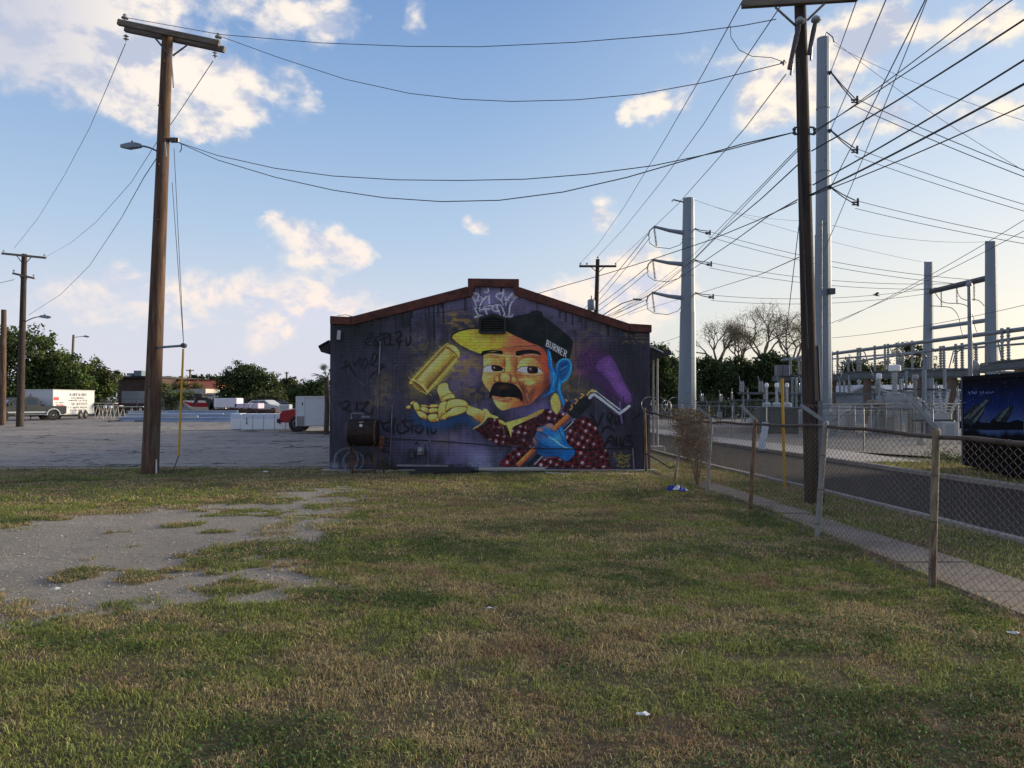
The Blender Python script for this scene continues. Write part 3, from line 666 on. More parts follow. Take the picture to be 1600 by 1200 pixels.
# --- purple spray can, right (half washed off)
blob(*zD([(350, 230)])[0], 26, 22, C(62, 34, 70), .85, 35)
blob(*zD([(480, 420)])[0], 50, 17, C(60, 38, 84), .9, 52)
m = pmask(zD([(270, 190), (350, 140), (440, 160), (520, 200), (580, 320), (640, 440), (690, 560), (670, 600), (610, 590), (560, 540), (420, 450), (340, 410), (270, 370), (225, 320), (230, 250)]))
fill(None, C(70, 42, 92), .55, m=m)
m2 = pmask(zD([(430, 230), (500, 200), (560, 270), (620, 400), (690, 550), (665, 605), (600, 560), (520, 440), (440, 350), (385, 290)]))
fill(None, C(90, 58, 122), .85, m=m2)
for t in np.linspace(0, 1, 9): blob(*zD([(470 + 180 * t, 270 + 290 * t)])[0], 9, 7, C(108, 72, 146), .5, 50)
for i in range(16): stroke(zD([(rs.uniform(250, 450), rs.uniform(150, 360)), (rs.uniform(250, 450), rs.uniform(150, 360))]), 1.4, C(*rs.choice([(44, 24, 50), (92, 46, 92), (110, 60, 110)])), .35, .7, False)
blob(*zD([(250, 335)])[0], 9, 5, C(120, 66, 92), .5); stroke(zD([(250, 350), (240, 440), (232, 520)]), 1.2, C(110, 80, 130), .6, .5)
stroke(zD([(590, 590), (600, 700), (608, 770)]), 2.2, C(120, 84, 170), .8, .6); stroke(zD([(620, 545), (626, 600)]), 1.5, C(46, 26, 66), .8, .4)

# --- yellow spray can, left, with its glow
for t in np.linspace(0, 1, 14):
    x, y = zC([(240 + 320 * t, 560 - 370 * t)])[0]; blob(x, y, 19, 15, C(122, 116, 52), .30, -48)
GLOW = fbm(_xx / 1.6, _yy / 1.6, 77, 2)
can = zC([(145, 492), (480, 160), (520, 125), (590, 130), (650, 190), (655, 250), (620, 290), (325, 632), (300, 640), (240, 600), (175, 540)])
mcan = fill(can, C(186, 160, 68), .95)
fill(zC([(205, 475), (495, 160), (560, 175), (615, 240), (590, 290), (320, 590), (270, 530)]), C(152, 132, 58), 1, True)
fill(zC([(230, 470), (500, 180), (560, 215), (600, 250), (300, 560), (260, 520)]), C(170, 152, 74), .75)
stroke(zC([(190, 485), (490, 165)]), 1.6, C(112, 66, 26), .9); stroke(zC([(315, 585), (615, 255)]), 2.4, C(84, 62, 24), .85)
stroke(zC([(150, 490), (480, 150), (540, 130)]), 2.2, C(214, 188, 92), .8); stroke(zC([(330, 620), (470, 470), (620, 290)]), 2.6, C(206, 184, 90), .85)
stroke(zC([(500, 150), (570, 185), (620, 235), (630, 260)]), 2.0, C(120, 84, 34), .9); stroke(zC([(530, 128), (600, 150), (645, 205), (650, 250)]), 2.4, C(206, 172, 84), .9)
fill(zC([(150, 495), (180, 500), (250, 555), (315, 625), (280, 620), (200, 565)]), C(132, 96, 40), 1); stroke(zC([(150, 492), (230, 520), (290, 580), (322, 630)]), 1.2, C(222, 190, 110)); stroke(zC([(150, 500), (200, 570), (260, 615), (318, 634)]), 1.3, C(210, 176, 84))
for k, (t0, c_, a_) in enumerate(((.16, C(232, 212, 118), .75), (.30, C(206, 184, 96), .6), (.62, C(126, 102, 44), .55), (.80, C(96, 72, 30), .7), (.93, C(176, 150, 70), .5))):
    stroke(zC([(215 + 130 * t0, 470 + 118 * t0), (500 + 118 * t0, 165 + 105 * t0)]), 3.2 if k != 3 else 4, c_, a_, 1.6, False)
stroke(can + [can[0]], .9, C(92, 66, 24), .8, .4); stroke(zC([(175, 520), (240, 560), (300, 625)]), 1.6, C(84, 56, 20), .8, .5); blob(*zC([(600, 165)])[0], 5, 2.4, C(240, 222, 140), .7, 40)
for i in range(110):
    t = rs.uniform(0, 1); s_ = rs.choice([-1, 1]); x, y = (145 + 350 * t, 492 - 350 * t) if s_ < 0 else (330 + 310 * t, 640 - 360 * t)
    a_ = rs.uniform(18, 50); stroke(zC([(x, y), (x + s_ * a_ * .8, y + s_ * a_ * rs.uniform(.2, .9))]), 1.1, C(158, 144, 66), rs.uniform(.2, .55), .6, False)

# --- blue halo under the open hand and forearm
for p in [(200, 880), (260, 930), (340, 955), (420, 960), (500, 950), (580, 915), (660, 885), (740, 890), (800, 930), (840, 960)]: blob(*zC([p])[0], 11, 8, C(26, 62, 112), .75)
# --- open hand
HY, HO, HD = C(196, 172, 76), C(178, 122, 52), C(92, 62, 28)
def flesh(p, hi=(0, 0), lo=None, col=HY, col2=HO, dark=HD, w=.9):
    m_ = pmask(p); xs = [a[0] for a in p]; ys_ = [a[1] for a in p]
    cx_, cy_ = sum(xs) / len(xs), sum(ys_) / len(ys_); rx = (max(xs) - min(xs)) / 2; ry = (max(ys_) - min(ys_)) / 2
    fill(None, col, 1, m=m_, col2=col2, ang=((cx_, cy_ - ry * .1), (cx_ + rx * .15, cy_ + ry)))
    blob(cx_ - rx * .1, cy_ - ry * .35, rx * .6, ry * .45, C(224, 204, 112), .65, m=m_)
    blob(cx_ + rx * .15, cy_ + ry * .75, rx * .8, ry * .35, C(150, 88, 36), .6, m=m_); stroke(list(p) + [p[0]], w * 1.15, dark, .95, .3)
    return m_
flesh(zC([(415, 600), (430, 550), (480, 522), (530, 530), (545, 590), (590, 640), (608, 672), (560, 685), (500, 700), (460, 715), (440, 670)]))
flesh(zC([(455, 710), (480, 670), (540, 640), (590, 640), (605, 680), (540, 690), (480, 720)]))
flesh(zC([(95, 770), (125, 755), (145, 765), (135, 795), (100, 790)]))
flesh(zC([(135, 735), (165, 712), (195, 720), (180, 745), (150, 750)]))
flesh(zC([(165, 740), (200, 720), (230, 750), (238, 800), (215, 830), (185, 800)]))
flesh(zC([(235, 755), (280, 748), (325, 760), (328, 778), (260, 770)])); flesh(zC([(328, 765), (360, 745), (430, 748), (435, 770), (360, 784)]))
flesh(zC([(238, 780), (280, 768), (325, 790), (330, 815), (320, 838), (260, 815)])); flesh(zC([(325, 800), (370, 782), (425, 790), (430, 820), (360, 838), (330, 830)]))
flesh(zC([(200, 825), (235, 812), (300, 845), (315, 880), (300, 905), (240, 880)])); flesh(zC([(315, 880), (345, 850), (410, 845), (430, 880), (420, 920), (350, 925)]))
flesh(zC([(440, 745), (480, 715), (520, 720), (505, 800), (520, 850), (470, 905), (430, 880), (430, 800)]))
flesh(zC([(525, 715), (600, 690), (690, 700), (742, 740), (735, 780), (650, 765), (560, 790), (505, 815)]))
flesh(zC([(450, 880), (520, 830), (600, 775), (690, 770), (735, 785), (720, 820), (640, 855), (540, 880), (490, 905)]))
flesh(zC([(405, 890), (425, 882), (440, 905), (425, 925), (405, 918)]))
flesh(zC([(742, 760), (800, 775), (905, 815), (920, 850), (890, 935), (850, 915), (780, 870), (725, 840)]), w=.7)
blob(*zC([(850, 880)])[0], 10, 8, C(190, 108, 50), .6, 20)

# --- cap: dark crown
crown = zA([(660, 140), (700, 125), (860, 90), (960, 68), (975, 45), (1050, 40), (1100, 52), (1112, 100), (1200, 165), (1320, 260), (1420, 345), (1466, 400), (1450, 520), (1425, 600), (1340, 600), (1250, 660), (1200, 560), (1160, 500), (1060, 450), (980, 430), (850, 380), (740, 320), (660, 270)])
mc = fill(crown, C(18, 26, 28), 1, False)
for (x, y, rx, ry) in ((950, 200, 36, 14), (1250, 300, 18, 22), (800, 160, 16, 8)): blob(*zA([(x, y)])[0], rx, ry, C(30, 40, 44), .6, 20, m=mc)
for y in range(160, 400, 26): stroke(zA([(700, y), (1150, y + 6)]), .6, C(8, 12, 14), .4, .4, False, m=mc)
stroke(zA([(1170, 200), (1165, 330), (1130, 450)]), .9, C(44, 54, 60), .7, m=mc); stroke(zA([(980, 80), (1040, 70), (1100, 90), (1200, 170)]), .7, C(44, 54, 58), .6, m=mc)
# yellow to orange under-brim
brim = zA([(40, 355), (70, 318), (150, 285), (260, 262), (400, 262), (560, 270), (680, 285), (760, 325), (880, 380), (990, 428), (1060, 455), (980, 462), (820, 462), (650, 478), (540, 505), (430, 520), (385, 545), (300, 520), (200, 475), (110, 425)])
mb_ = fill(brim, C(196, 156, 48), 1, True, C(196, 90, 56), (zA([(420, 400)])[0], zA([(900, 420)])[0]))
blob(*zA([(330, 470)])[0], 30, 8, C(208, 160, 40), .6, 15, m=mb_); blob(*zA([(800, 370)])[0], 16, 8, C(206, 84, 66), .7, 20, m=mb_); blob(*zA([(620, 330)])[0], 24, 7, C(184, 140, 60), .5, m=mb_)
stroke(zA([(36, 355), (60, 318), (140, 278), (260, 250), (380, 248)]), 1.8, C(20, 24, 26)); stroke(zA([(36, 350), (110, 425), (200, 478), (300, 525), (390, 552)]), .8, C(20, 26, 30))
stroke(zA([(520, 505), (650, 476), (820, 462), (1000, 458)]), .8, C(70, 34, 22)); fill(zA([(985, 452), (1030, 450), (1060, 470), (1010, 478)]), C(20, 14, 14), 1, False)
stroke(zA([(325, 290), (318, 355), (500, 360), (700, 362)]), .6, C(96, 70, 24), .9, smooth=False); stroke(zA([(325, 290), (690, 315)]), .5, C(96, 70, 24), .6, smooth=False); blob(*zA([(545, 315)])[0], 1.2, 1.2, C(30, 20, 10), 1); blob(*zA([(360, 300)])[0], 1, 1, C(30, 20, 10), 1)
# lettering on the cap: BURNER
GL = {'B': [[(0, 0), (0, 1)], [(0, 0), (.7, .06), (.75, .35), (.1, .48)], [(.1, .48), (.85, .6), (.8, .95), (0, 1)]], 'U': [[(0, 0), (0, .85), (.4, 1), (.8, .85), (.8, 0)]],
      'R': [[(0, 0), (0, 1)], [(0, .02), (.75, .06), (.75, .42), (0, .5)], [(.3, .5), (.85, 1)]], 'N': [[(0, 1), (0, 0), (.8, 1), (.8, 0)]], 'E': [[(.8, 0), (0, 0), (0, 1), (.8, 1)], [(0, .5), (.65, .5)]]}
for i, ch in enumerate('BURNER'):
    ox, oy = 1163 + i * 41, 386 + i * 23.5
    for seg in GL[ch]:
        stroke(zA([(ox + u * 30 - v * 14, oy + v * 70 + u * 16) for u, v in seg]), 1.35, C(206, 216, 222), 1, .2, False)

# --- face
face = zA([(412, 575), (410, 540), (520, 500), (700, 470), (900, 465), (1060, 462), (1120, 500), (1155, 560), (1168, 700), (1192, 780), (1195, 880), (1150, 960), (1060, 1040), (1000, 1110), (900, 1160), (760, 1180), (640, 1210), (570, 1160), (520, 1060), (485, 1000), (430, 930), (390, 850), (405, 760), (410, 660)])
mf = fill(face, C(192, 136, 68), 1, True, C(158, 72, 50), (zA([(560, 800)])[0], zA([(1150, 780)])[0]))
def fb(x, y, rx, ry, c, a=.6, r=0): blob(*zA([(x, y)])[0], rx / 7.5, ry / 7.5, c, a, r, m=mf)
YL, OR, RD, DKB = C(206, 172, 84), C(196, 118, 58), C(162, 66, 44), C(92, 46, 36)
fb(760, 500, 260, 40, C(150, 70, 46), .7); fb(1120, 560, 60, 130, C(178, 76, 50), .8); fb(430, 850, 50, 110, YL, .7, -10); fb(980, 860, 150, 70, YL, .75, -12); fb(1090, 960, 110, 90, C(138, 70, 46), .8)
fb(1160, 900, 40, 140, C(84, 40, 44), .7); fb(880, 1080, 60, 110, C(120, 62, 44), .8, 15); fb(950, 980, 30, 110, C(196, 128, 74), .7, 12); fb(620, 1150, 110, 50, YL, .9, 20); fb(760, 1150, 90, 50, C(168, 84, 52), .7)
fb(880, 930, 30, 90, DKB, .7, -25); fb(700, 680, 34, 100, YL, .8); fb(780, 690, 26, 100, C(150, 88, 52), .7); fb(665, 650, 18, 90, C(140, 82, 48), .6); fb(540, 870, 40, 60, C(176, 118, 60), .6); fb(470, 930, 40, 60, C(184, 132, 66), .6)
fb(960, 1060, 40, 120, C(70, 40, 48), .55, 20)
# eyelids
for p, c1, c2 in (([(415, 600), (500, 590), (600, 600), (650, 640), (655, 700), (560, 680), (470, 680), (415, 700)], C(204, 164, 82), C(182, 96, 54)), ([(815, 680), (850, 620), (940, 590), (1030, 610), (1080, 660), (1090, 740), (1020, 700), (930, 695), (820, 720)], C(208, 176, 86), C(178, 106, 56))):
    ml = fill(zA(p), c1, 1, True, c2, (zA([(p[0][0] + 60, 620)])[0], zA([(p[0][0] + 250, 690)])[0])); stroke(zA(p[:5]), .9, C(110, 56, 36), .7, .4)
stroke(zA([(415, 575), (520, 570), (640, 590)]), 1.0, C(130, 70, 42), .6, .5); stroke(zA([(800, 590), (900, 570), (1060, 580), (1080, 620)]), 1.0, C(130, 66, 42), .7, .5)
# eyes
fill(zA([(415, 735), (450, 690), (520, 682), (600, 695), (662, 735), (600, 750), (500, 755), (430, 758)]), C(176, 190, 212), 1); fill(zA([(805, 738), (850, 705), (930, 698), (1040, 705), (1105, 755), (1040, 772), (930, 775), (850, 762)]), C(176, 190, 212), 1)
fill(zA([(512, 686), (560, 686), (630, 705), (640, 740), (600, 752), (520, 745)]), C(22, 14, 16), 1); fill(zA([(930, 705), (980, 700), (1045, 710), (1045, 770), (940, 772)]), C(22, 14, 16), 1)
blob(*zA([(545, 715)])[0], 2.2, 2.4, C(110, 84, 80), .9); blob(*zA([(965, 735)])[0], 2.6, 3.0, C(110, 84, 80), .9); blob(*zA([(538, 708)])[0], .9, .9, C(236, 236, 240), 1); blob(*zA([(963, 722)])[0], 1.0, 1.0, C(240, 240, 240), 1)
for x, y in ((650, 738), (1092, 750), (1078, 768)): blob(*zA([(x, y)])[0], 1.2, 1.0, C(210, 200, 200), .9)
stroke(zA([(415, 712), (460, 684), (520, 682), (600, 692), (665, 735)]), 1.0, C(50, 22, 18)); stroke(zA([(805, 735), (860, 702), (940, 694), (1040, 702), (1110, 755)]), 1.0, C(50, 22, 18))
stroke(zA([(415, 765), (520, 768), (640, 758)]), 1.2, C(216, 178, 110), .9); stroke(zA([(800, 770), (900, 790), (1020, 795), (1110, 775)]), 1.5, C(212, 170, 104), .9); stroke(zA([(420, 772), (520, 780), (630, 768)]), .7, C(110, 50, 34), .8); stroke(zA([(810, 782), (900, 803), (1030, 808), (1110, 785)]), .8, C(120, 46, 36), .8); stroke(zA([(850, 815), (950, 835), (1080, 820)]), .9, C(160, 90, 50), .5, .6)
# brows
fill(zA([(388, 568), (395, 525), (440, 508), (540, 500), (632, 515), (634, 552), (560, 545), (470, 545), (410, 565)]), C(14, 16, 16), 1); fill(zA([(790, 560), (798, 520), (870, 505), (970, 500), (1060, 520), (1085, 562), (1000, 545), (900, 550), (830, 572)]), C(14, 16, 16), 1)
for pts in ([(635, 560), (660, 570), (700, 572)], [(785, 540), (790, 575), (850, 582)], [(900, 568), (1000, 558), (1060, 568)], [(470, 558), (560, 556), (630, 568)]): stroke(zA(pts), 1.0, C(220, 170, 120), .8, .35)
for x in (690, 722, 755): blob(*zA([(x, 566)])[0], 1.8, 2.0, C(196, 104, 70), .8); blob(*zA([(x - 3, 572)])[0], 1.2, .9, C(226, 170, 130), .8)
# nose
for p, r_, c1 in (((572, 842), 4.8, C(204, 138, 66)), ((768, 852), 5.8, C(204, 120, 62)), ((668, 832), 9.2, C(206, 146, 74))):
    x, y = zA([p])[0]; blob(x, y, r_ * 1.12, r_ * 1.12, C(112, 58, 36), .95, hard=4); blob(x, y - .2, r_ * .95, r_ * .95, c1, 1, hard=3.5); blob(x - r_ * .25, y - r_ * .35, r_ * .4, r_ * .35, C(226, 184, 112), .8); stroke([(x + r_ * math.cos(a), y + r_ * math.sin(a)) for a in np.linspace(-.6, 3.7, 9)], 1.0, C(92, 44, 28), .85, .5)
stroke(zA([(685, 590), (672, 660), (680, 760)]), 1.0, C(220, 188, 100), .5, 1.0); stroke(zA([(800, 600), (805, 680), (790, 790)]), 1.4, C(96, 50, 36), .6, .8)
for p, w_, c_, a_ in (([(390, 850), (430, 930), (485, 1000), (520, 1070), (570, 1160), (640, 1210), (760, 1185), (900, 1160)], 1.4, (74, 36, 26), .8), ([(410, 560), (408, 680), (404, 770), (388, 850)], 1.2, (84, 54, 34), .7), ([(655, 610), (668, 680), (655, 760)], 1.2, (110, 58, 34), .7),
    ([(545, 880), (575, 800), (600, 790)], 1.0, (110, 54, 32), .7), ([(800, 800), (815, 850), (860, 900), (940, 930), (1000, 925)], 1.2, (128, 64, 38), .7), ([(960, 940), (945, 1010), (925, 1080), (935, 1130)], 1.6, (104, 48, 34), .75), ([(825, 890), (870, 960), (900, 1060), (890, 1120)], 1.5, (92, 44, 32), .7), ([(1010, 1100), (1100, 1020), (1170, 930)], 2.4, (70, 34, 40), .7)):
    stroke(zA(p), w_, C(*c_), a_, .6, m=mf)
for x, y, rx, ry in ((480, 820, 26, 14), (880, 850, 60, 16), (960, 890, 46, 18), (700, 640, 14, 40), (470, 640, 24, 14), (880, 640, 34, 14), (620, 1140, 50, 16), (530, 520, 60, 8)): fb(x, y, rx, ry, C(236, 204, 112), .6, -8)
# moustache, lips, chin
fill(zA([(485, 1080), (490, 1000), (520, 920), (560, 885), (640, 880), (720, 890), (790, 915), (850, 980), (875, 1050), (872, 1108), (830, 1075), (770, 1060), (700, 1055), (640, 1060), (560, 1045), (520, 1040)]), C(10, 12, 14), 1)
blob(*zA([(700, 930)])[0], 16, 4, C(30, 34, 36), .5, 10)
fill(zA([(520, 1050), (560, 1045), (640, 1062), (700, 1072), (750, 1062), (745, 1110), (700, 1128), (620, 1110), (560, 1090)]), C(172, 98, 66), 1); stroke(zA([(530, 1060), (600, 1085), (690, 1100), (745, 1068)]), 1.2, C(112, 48, 36), .85, .4); stroke(zA([(525, 1052), (560, 1075), (640, 1090)]), .9, C(222, 170, 110), .8)
fill(zA([(530, 1080), (600, 1115), (700, 1130), (760, 1120), (720, 1180), (640, 1212), (575, 1170)]), C(206, 174, 84), .8, True, C(178, 106, 60), (zA([(600, 1150)])[0], zA([(760, 1150)])[0]))
stroke(zA([(820, 880), (870, 960), (940, 1000)]), 1.5, C(96, 46, 34), .7, .7); stroke(zA([(960, 950), (930, 1040), (945, 1100)]), 1.2, C(210, 150, 92), .6, .8); stroke(zA([(390, 850), (430, 930), (485, 1000)]), .7, C(80, 44, 28), .6)
stroke(zA([(410, 580), (412, 700), (405, 760), (390, 830)]), .7, C(80, 60, 40), .6)

fb(1130, 640, 50, 160, C(176, 66, 42), .55); fb(850, 760, 40, 60, C(150, 76, 42), .45); fb(640, 940, 60, 30, C(140, 70, 40), .5)
# --- blue ear, jaw line and neck side
BL, BD, BH = C(22, 106, 182), C(14, 56, 110), C(70, 168, 228)
me_ = fill(zA([(1165, 500), (1195, 520), (1215, 600), (1225, 700), (1260, 740), (1270, 690), (1290, 640), (1330, 605), (1385, 600), (1435, 630), (1450, 690), (1440, 780), (1400, 850), (1340, 895), (1320, 960), (1350, 1060), (1385, 1150), (1360, 1170), (1300, 1060), (1265, 960), (1250, 990), (1190, 1015), (1110, 1055), (1150, 1010), (1195, 960), (1200, 860), (1192, 760), (1170, 660)]), BL, 1, True)
fill(zA([(1290, 760), (1285, 700), (1320, 640), (1385, 625), (1420, 660), (1415, 740), (1370, 820), (1320, 860)]), C(16, 74, 140), .9)
fill(zA([(1300, 730), (1330, 670), (1390, 650), (1395, 700), (1345, 740), (1310, 780)]), C(12, 60, 116), .8); stroke(zA([(1310, 740), (1350, 715), (1395, 690)]), 1.2, BH, .7, .5)
for p in ([(1275, 700), (1300, 640), (1370, 608), (1430, 640), (1440, 730), (1400, 830), (1340, 880)], [(1185, 520), (1205, 620), (1215, 700)], [(1230, 760), (1240, 840), (1225, 930)], [(1300, 900), (1310, 990), (1350, 1090)]): stroke(zA(p), 1.1, BH, .65, .6)
for p in ([(1265, 760), (1290, 820), (1270, 900), (1262, 960)], [(1200, 900), (1190, 970), (1140, 1030)], [(1250, 720), (1262, 760)]): stroke(zA(p), 1.5, C(10, 42, 90), .8, .6)
# neck patch
fill(zA([(1205, 1080), (1230, 1030), (1265, 1010), (1300, 1060), (1320, 1150), (1310, 1220), (1260, 1250), (1215, 1190)]), C(178, 150, 62), 1, True, C(120, 96, 44), (zA([(1230, 1080)])[0], zA([(1310, 1180)])[0]))
fill(zB([(872, 200), (890, 150), (930, 140), (975, 200), (985, 280), (940, 335), (900, 290)]), C(178, 156, 74), .9)

# --- checked shirt
def plaid(p, ang=20, s=5.2, ox=0, oy=0, warp=0, smooth=True, base=C(98, 24, 30), tb=.36):
    m_ = pmask(p, smooth); full, sl = m_
    x, y = _xx[sl] - ox, _yy[sl] - oy
    if warp: x = x + warp * ((y / 30.0) ** 2); 
    c_, s_ = math.cos(R(ang)), math.sin(R(ang)); u = (x * c_ + y * s_) / s; v = (-x * s_ + y * c_) / s
    iu, iv = (np.floor(u) % 2), (np.floor(v) % 2)
    n_ = fbm(_xx[sl] / 2.2, _yy[sl] / 2.2, 33, 2)[..., None]
    fu, fv = u - np.floor(u), v - np.floor(v); core = (fu > .12) & (fu < .9) & (fv > .1) & (fv < .9)
    c = np.where(((iu == 1) & (iv == 1))[..., None], C(26, 16, 20), np.where(((iu == 0) & (iv == 0) & core)[..., None], C(146, 136, 150), base))
    tone = np.clip((fbm(_xx[sl] / 9, _yy[sl] / 9, 43, 2) - tb) * 4.5, .05, 1)[..., None]
    c = np.where(((iu == 0) & (iv == 0))[..., None], c * (tone * .8 + .2), c) * (.7 + .55 * n_)
    put(sl, full[sl], c); return m_
sh1 = plaid(zB([(1060, 560), (1130, 450), (1210, 380), (1280, 385), (1350, 430), (1420, 540), (1470, 660), (1520, 780), (1550, 880), (1560, 985), (1400, 985), (1180, 960), (1000, 950), (760, 945), (680, 930), (760, 860), (900, 840), (1080, 800), (1140, 760), (1070, 690), (1040, 620)]), 28, 5.5, 900, 650, .8, False)
stroke(zB([(1060, 560), (1130, 450), (1210, 380), (1280, 385), (1350, 430), (1420, 540), (1470, 660), (1520, 780), (1550, 880)]), 1.2, C(24, 14, 18), .7, .5)
sh2 = plaid(zB([(140, 440), (180, 385), (280, 400), (350, 440), (440, 470), (560, 420), (700, 370), (790, 300), (850, 285), (920, 330), (1020, 330), (1010, 420), (930, 470), (830, 500), (720, 560), (670, 640), (560, 690), (420, 702), (270, 690), (150, 620), (70, 560), (5, 512), (80, 480)]), 12, 5.2, 800, 660, .2, True, C(84, 21, 27), .47)
for x, y, r_ in ((430, 640, 9), (330, 560, 6), (620, 600, 9), (130, 560, 8), (800, 420, 8)): blob(*zB([(x, y)])[0], r_, r_ * .6, C(36, 14, 18), .6, m=sh2)
sh3 = plaid(zB([(300, 900), (340, 850), (430, 770), (540, 690), (640, 650), (680, 690), (690, 760), (560, 860), (480, 930), (300, 925)]), -35, 5.5, 800, 700, tb=.42)
blob(*zB([(330, 905)])[0], 7, 5, C(110, 40, 44), .6, m=sh3)
# collar and cuff trims
fill(zB([(370, 440), (450, 415), (600, 370), (740, 300), (800, 292), (760, 340), (640, 400), (530, 450), (440, 500), (425, 600), (400, 530), (375, 480)]), C(186, 164, 74), 1, True, C(140, 122, 58), (zB([(450, 430)])[0], zB([(760, 340)])[0]))
fill(zB([(105, 295), (150, 290), (200, 345), (280, 375), (250, 395), (170, 380), (120, 430), (60, 480), (0, 515), (0, 500), (80, 445), (120, 380)]), C(192, 172, 82), 1); stroke(zB([(120, 310), (125, 380), (80, 450), (0, 505)]), .8, C(110, 86, 34), .7)
fill(zB([(280, 405), (330, 420), (365, 450), (350, 470), (300, 440)]), C(176, 156, 72), 1)
for p in ([(400, 470), (415, 560), (425, 610)], [(330, 470), (345, 540), (340, 580)], [(300, 450), (330, 500)]): stroke(zB(p), 1.1, C(178, 158, 84), .6, .4)
blob(*zB([(140, 600)])[0], 6, 4, C(36, 12, 16), .5)

# --- marker: orange shaft, dark barrel, steel nib holder
def band(p, q_, w, c1, c2=None, zz=zB, edge=C(30, 18, 16)):
    (x0, y0), (x1, y1) = zz([p])[0], zz([q_])[0]; L = math.hypot(x1 - x0, y1 - y0); nx_, ny_ = -(y1 - y0) / L * w / 2, (x1 - x0) / L * w / 2
    pp = [(x0 + nx_, y0 + ny_), (x1 + nx_, y1 + ny_), (x1 - nx_, y1 - ny_), (x0 - nx_, y0 - ny_)]
    fill(pp, c1, 1, False, c2 if c2 is not None else c1, (((x0 - nx_), (y0 - ny_)), ((x0 + nx_), (y0 + ny_)))); stroke([pp[0], pp[1]], .5, edge, .8, smooth=False); stroke([pp[2], pp[3]], .5, edge, .8, smooth=False)
band((1050, 500), (1340, 200), 4, C(120, 128, 150), C(60, 66, 86)); band((610, 925), (1120, 440), 6, C(34, 44, 48), C(18, 22, 26)); stroke(zB([(690, 915), (780, 820)]), 1.0, C(190, 200, 214), .9); stroke(zB([(1025, 535), (1130, 432)]), 1.1, C(206, 214, 226), 1)
band((500, 925), (1080, 355), 8.2, C(204, 116, 58), C(142, 62, 30)); stroke(zB([(520, 890), (640, 770)]), 1.4, C(230, 150, 84), .6, .5)
fill(zB([(1060, 330), (1090, 270), (1150, 210), (1240, 140), (1340, 170), (1350, 215), (1280, 290), (1180, 390), (1130, 395)]), C(22, 28, 30), 1, False)
for y in range(0, 5): stroke(zB([(1110 + y * 45, 290 - y * 30), (1180 + y * 34, 350 - y * 34)]), .7, C(48, 56, 56), .5, .4)
for p in ([(1105, 240), (1120, 265), (1095, 295)], [(1155, 175), (1180, 190), (1150, 225)], [(1220, 115), (1250, 125), (1210, 165)], [(1045, 175), (1060, 200)], [(1020, 275), (1040, 300)]): stroke(zB(p), 2.2, C(186, 138, 62), .9, .35)
fill(zB([(1010, 300), (1060, 200), (1110, 210), (1090, 270), (1060, 320)]), C(34, 14, 18), .8)
fill(zB([(1275, 125), (1300, 95), (1345, 58), (1380, 70), (1375, 95), (1330, 100), (1295, 135)]), C(196, 144, 72), 1, False); stroke(zB([(1285, 130), (1310, 105), (1350, 95)]), .7, C(70, 36, 20))
SLV = C(146, 164, 186)
for p, w_, c_ in (([(335, 555), (350, 535), (375, 528), (420, 560), (585, 690)], 4.6, SLV), ([(375, 528), (590, 690)], 1.4, C(214, 226, 236)), ([(380, 495), (430, 535), (590, 655)], 2.2, SLV), ([(395, 512), (585, 672)], 1.2, C(20, 26, 40)), ([(585, 690), (625, 665), (672, 625)], 4.2, SLV), ([(600, 672), (665, 622)], 1.4, C(216, 226, 238))):
    stroke(zD(p), w_, c_, 1, .25, False)
stroke(zD([(582, 700), (560, 680), (370, 540)]), .8, C(28, 34, 48), .9, smooth=False)

stroke(zB([(1150, 480), (1250, 560), (1330, 700), (1380, 940)]), 1.6, C(30, 12, 16), .55, .9, m=sh1); stroke(zB([(1260, 420), (1390, 600), (1470, 860)]), 1.6, C(30, 12, 16), .5, .9, m=sh1)
# --- blue glove
gl = zB([(800, 470), (840, 448), (890, 450), (920, 480), (960, 490), (1000, 480), (1030, 540), (1045, 600), (1070, 680), (1140, 740), (1145, 800), (1100, 850), (1040, 880), (1000, 850), (930, 820), (820, 820), (740, 800), (700, 740), (680, 680), (665, 620), (690, 600), (710, 540), (720, 500), (760, 485)])
mg = fill(gl, C(20, 96, 172), 1)
def gb(x, y, rx, ry, c, a=.7, r=0): blob(*zB([(x, y)])[0], rx / 7.27, ry / 7.27, c, a, r, m=mg)
gb(860, 475, 60, 32, C(176, 104, 72), 1); gb(750, 520, 40, 32, C(172, 100, 68), .95); gb(695, 650, 34, 50, C(158, 92, 66), .95); gb(810, 600, 36, 24, C(120, 70, 92), .8); gb(760, 590, 50, 40, C(66, 66, 104), .8); gb(900, 530, 50, 30, C(70, 84, 120), .6)
gb(860, 640, 90, 50, C(44, 124, 196), .7, 25); gb(960, 620, 50, 70, C(60, 146, 216), .6, 20); gb(1000, 560, 26, 60, C(40, 140, 210), .6, -15); gb(860, 780, 140, 36, C(12, 62, 122), .85, 5); gb(1080, 780, 60, 50, C(18, 84, 156), .6); gb(740, 720, 50, 60, C(20, 44, 84), .7)
for p in ([(850, 600), (940, 650), (1030, 720), (1140, 735)], [(900, 620), (960, 680), (1060, 725)]): stroke(zB(p), 1.6, C(110, 186, 236), .7, .6)
for p in ([(720, 540), (780, 560), (840, 600)], [(700, 620), (760, 680), (850, 720)], [(960, 500), (990, 580), (1040, 680)], [(905, 500), (930, 540)]): stroke(zB(p), 1.4, C(14, 40, 80), .8, .6)
stroke(gl + [gl[0]], .8, C(16, 30, 54), .7, .4)
# fingertips on the shaft
band((905, 520), (1000, 425), 7.6, C(206, 116, 60), C(150, 70, 40))

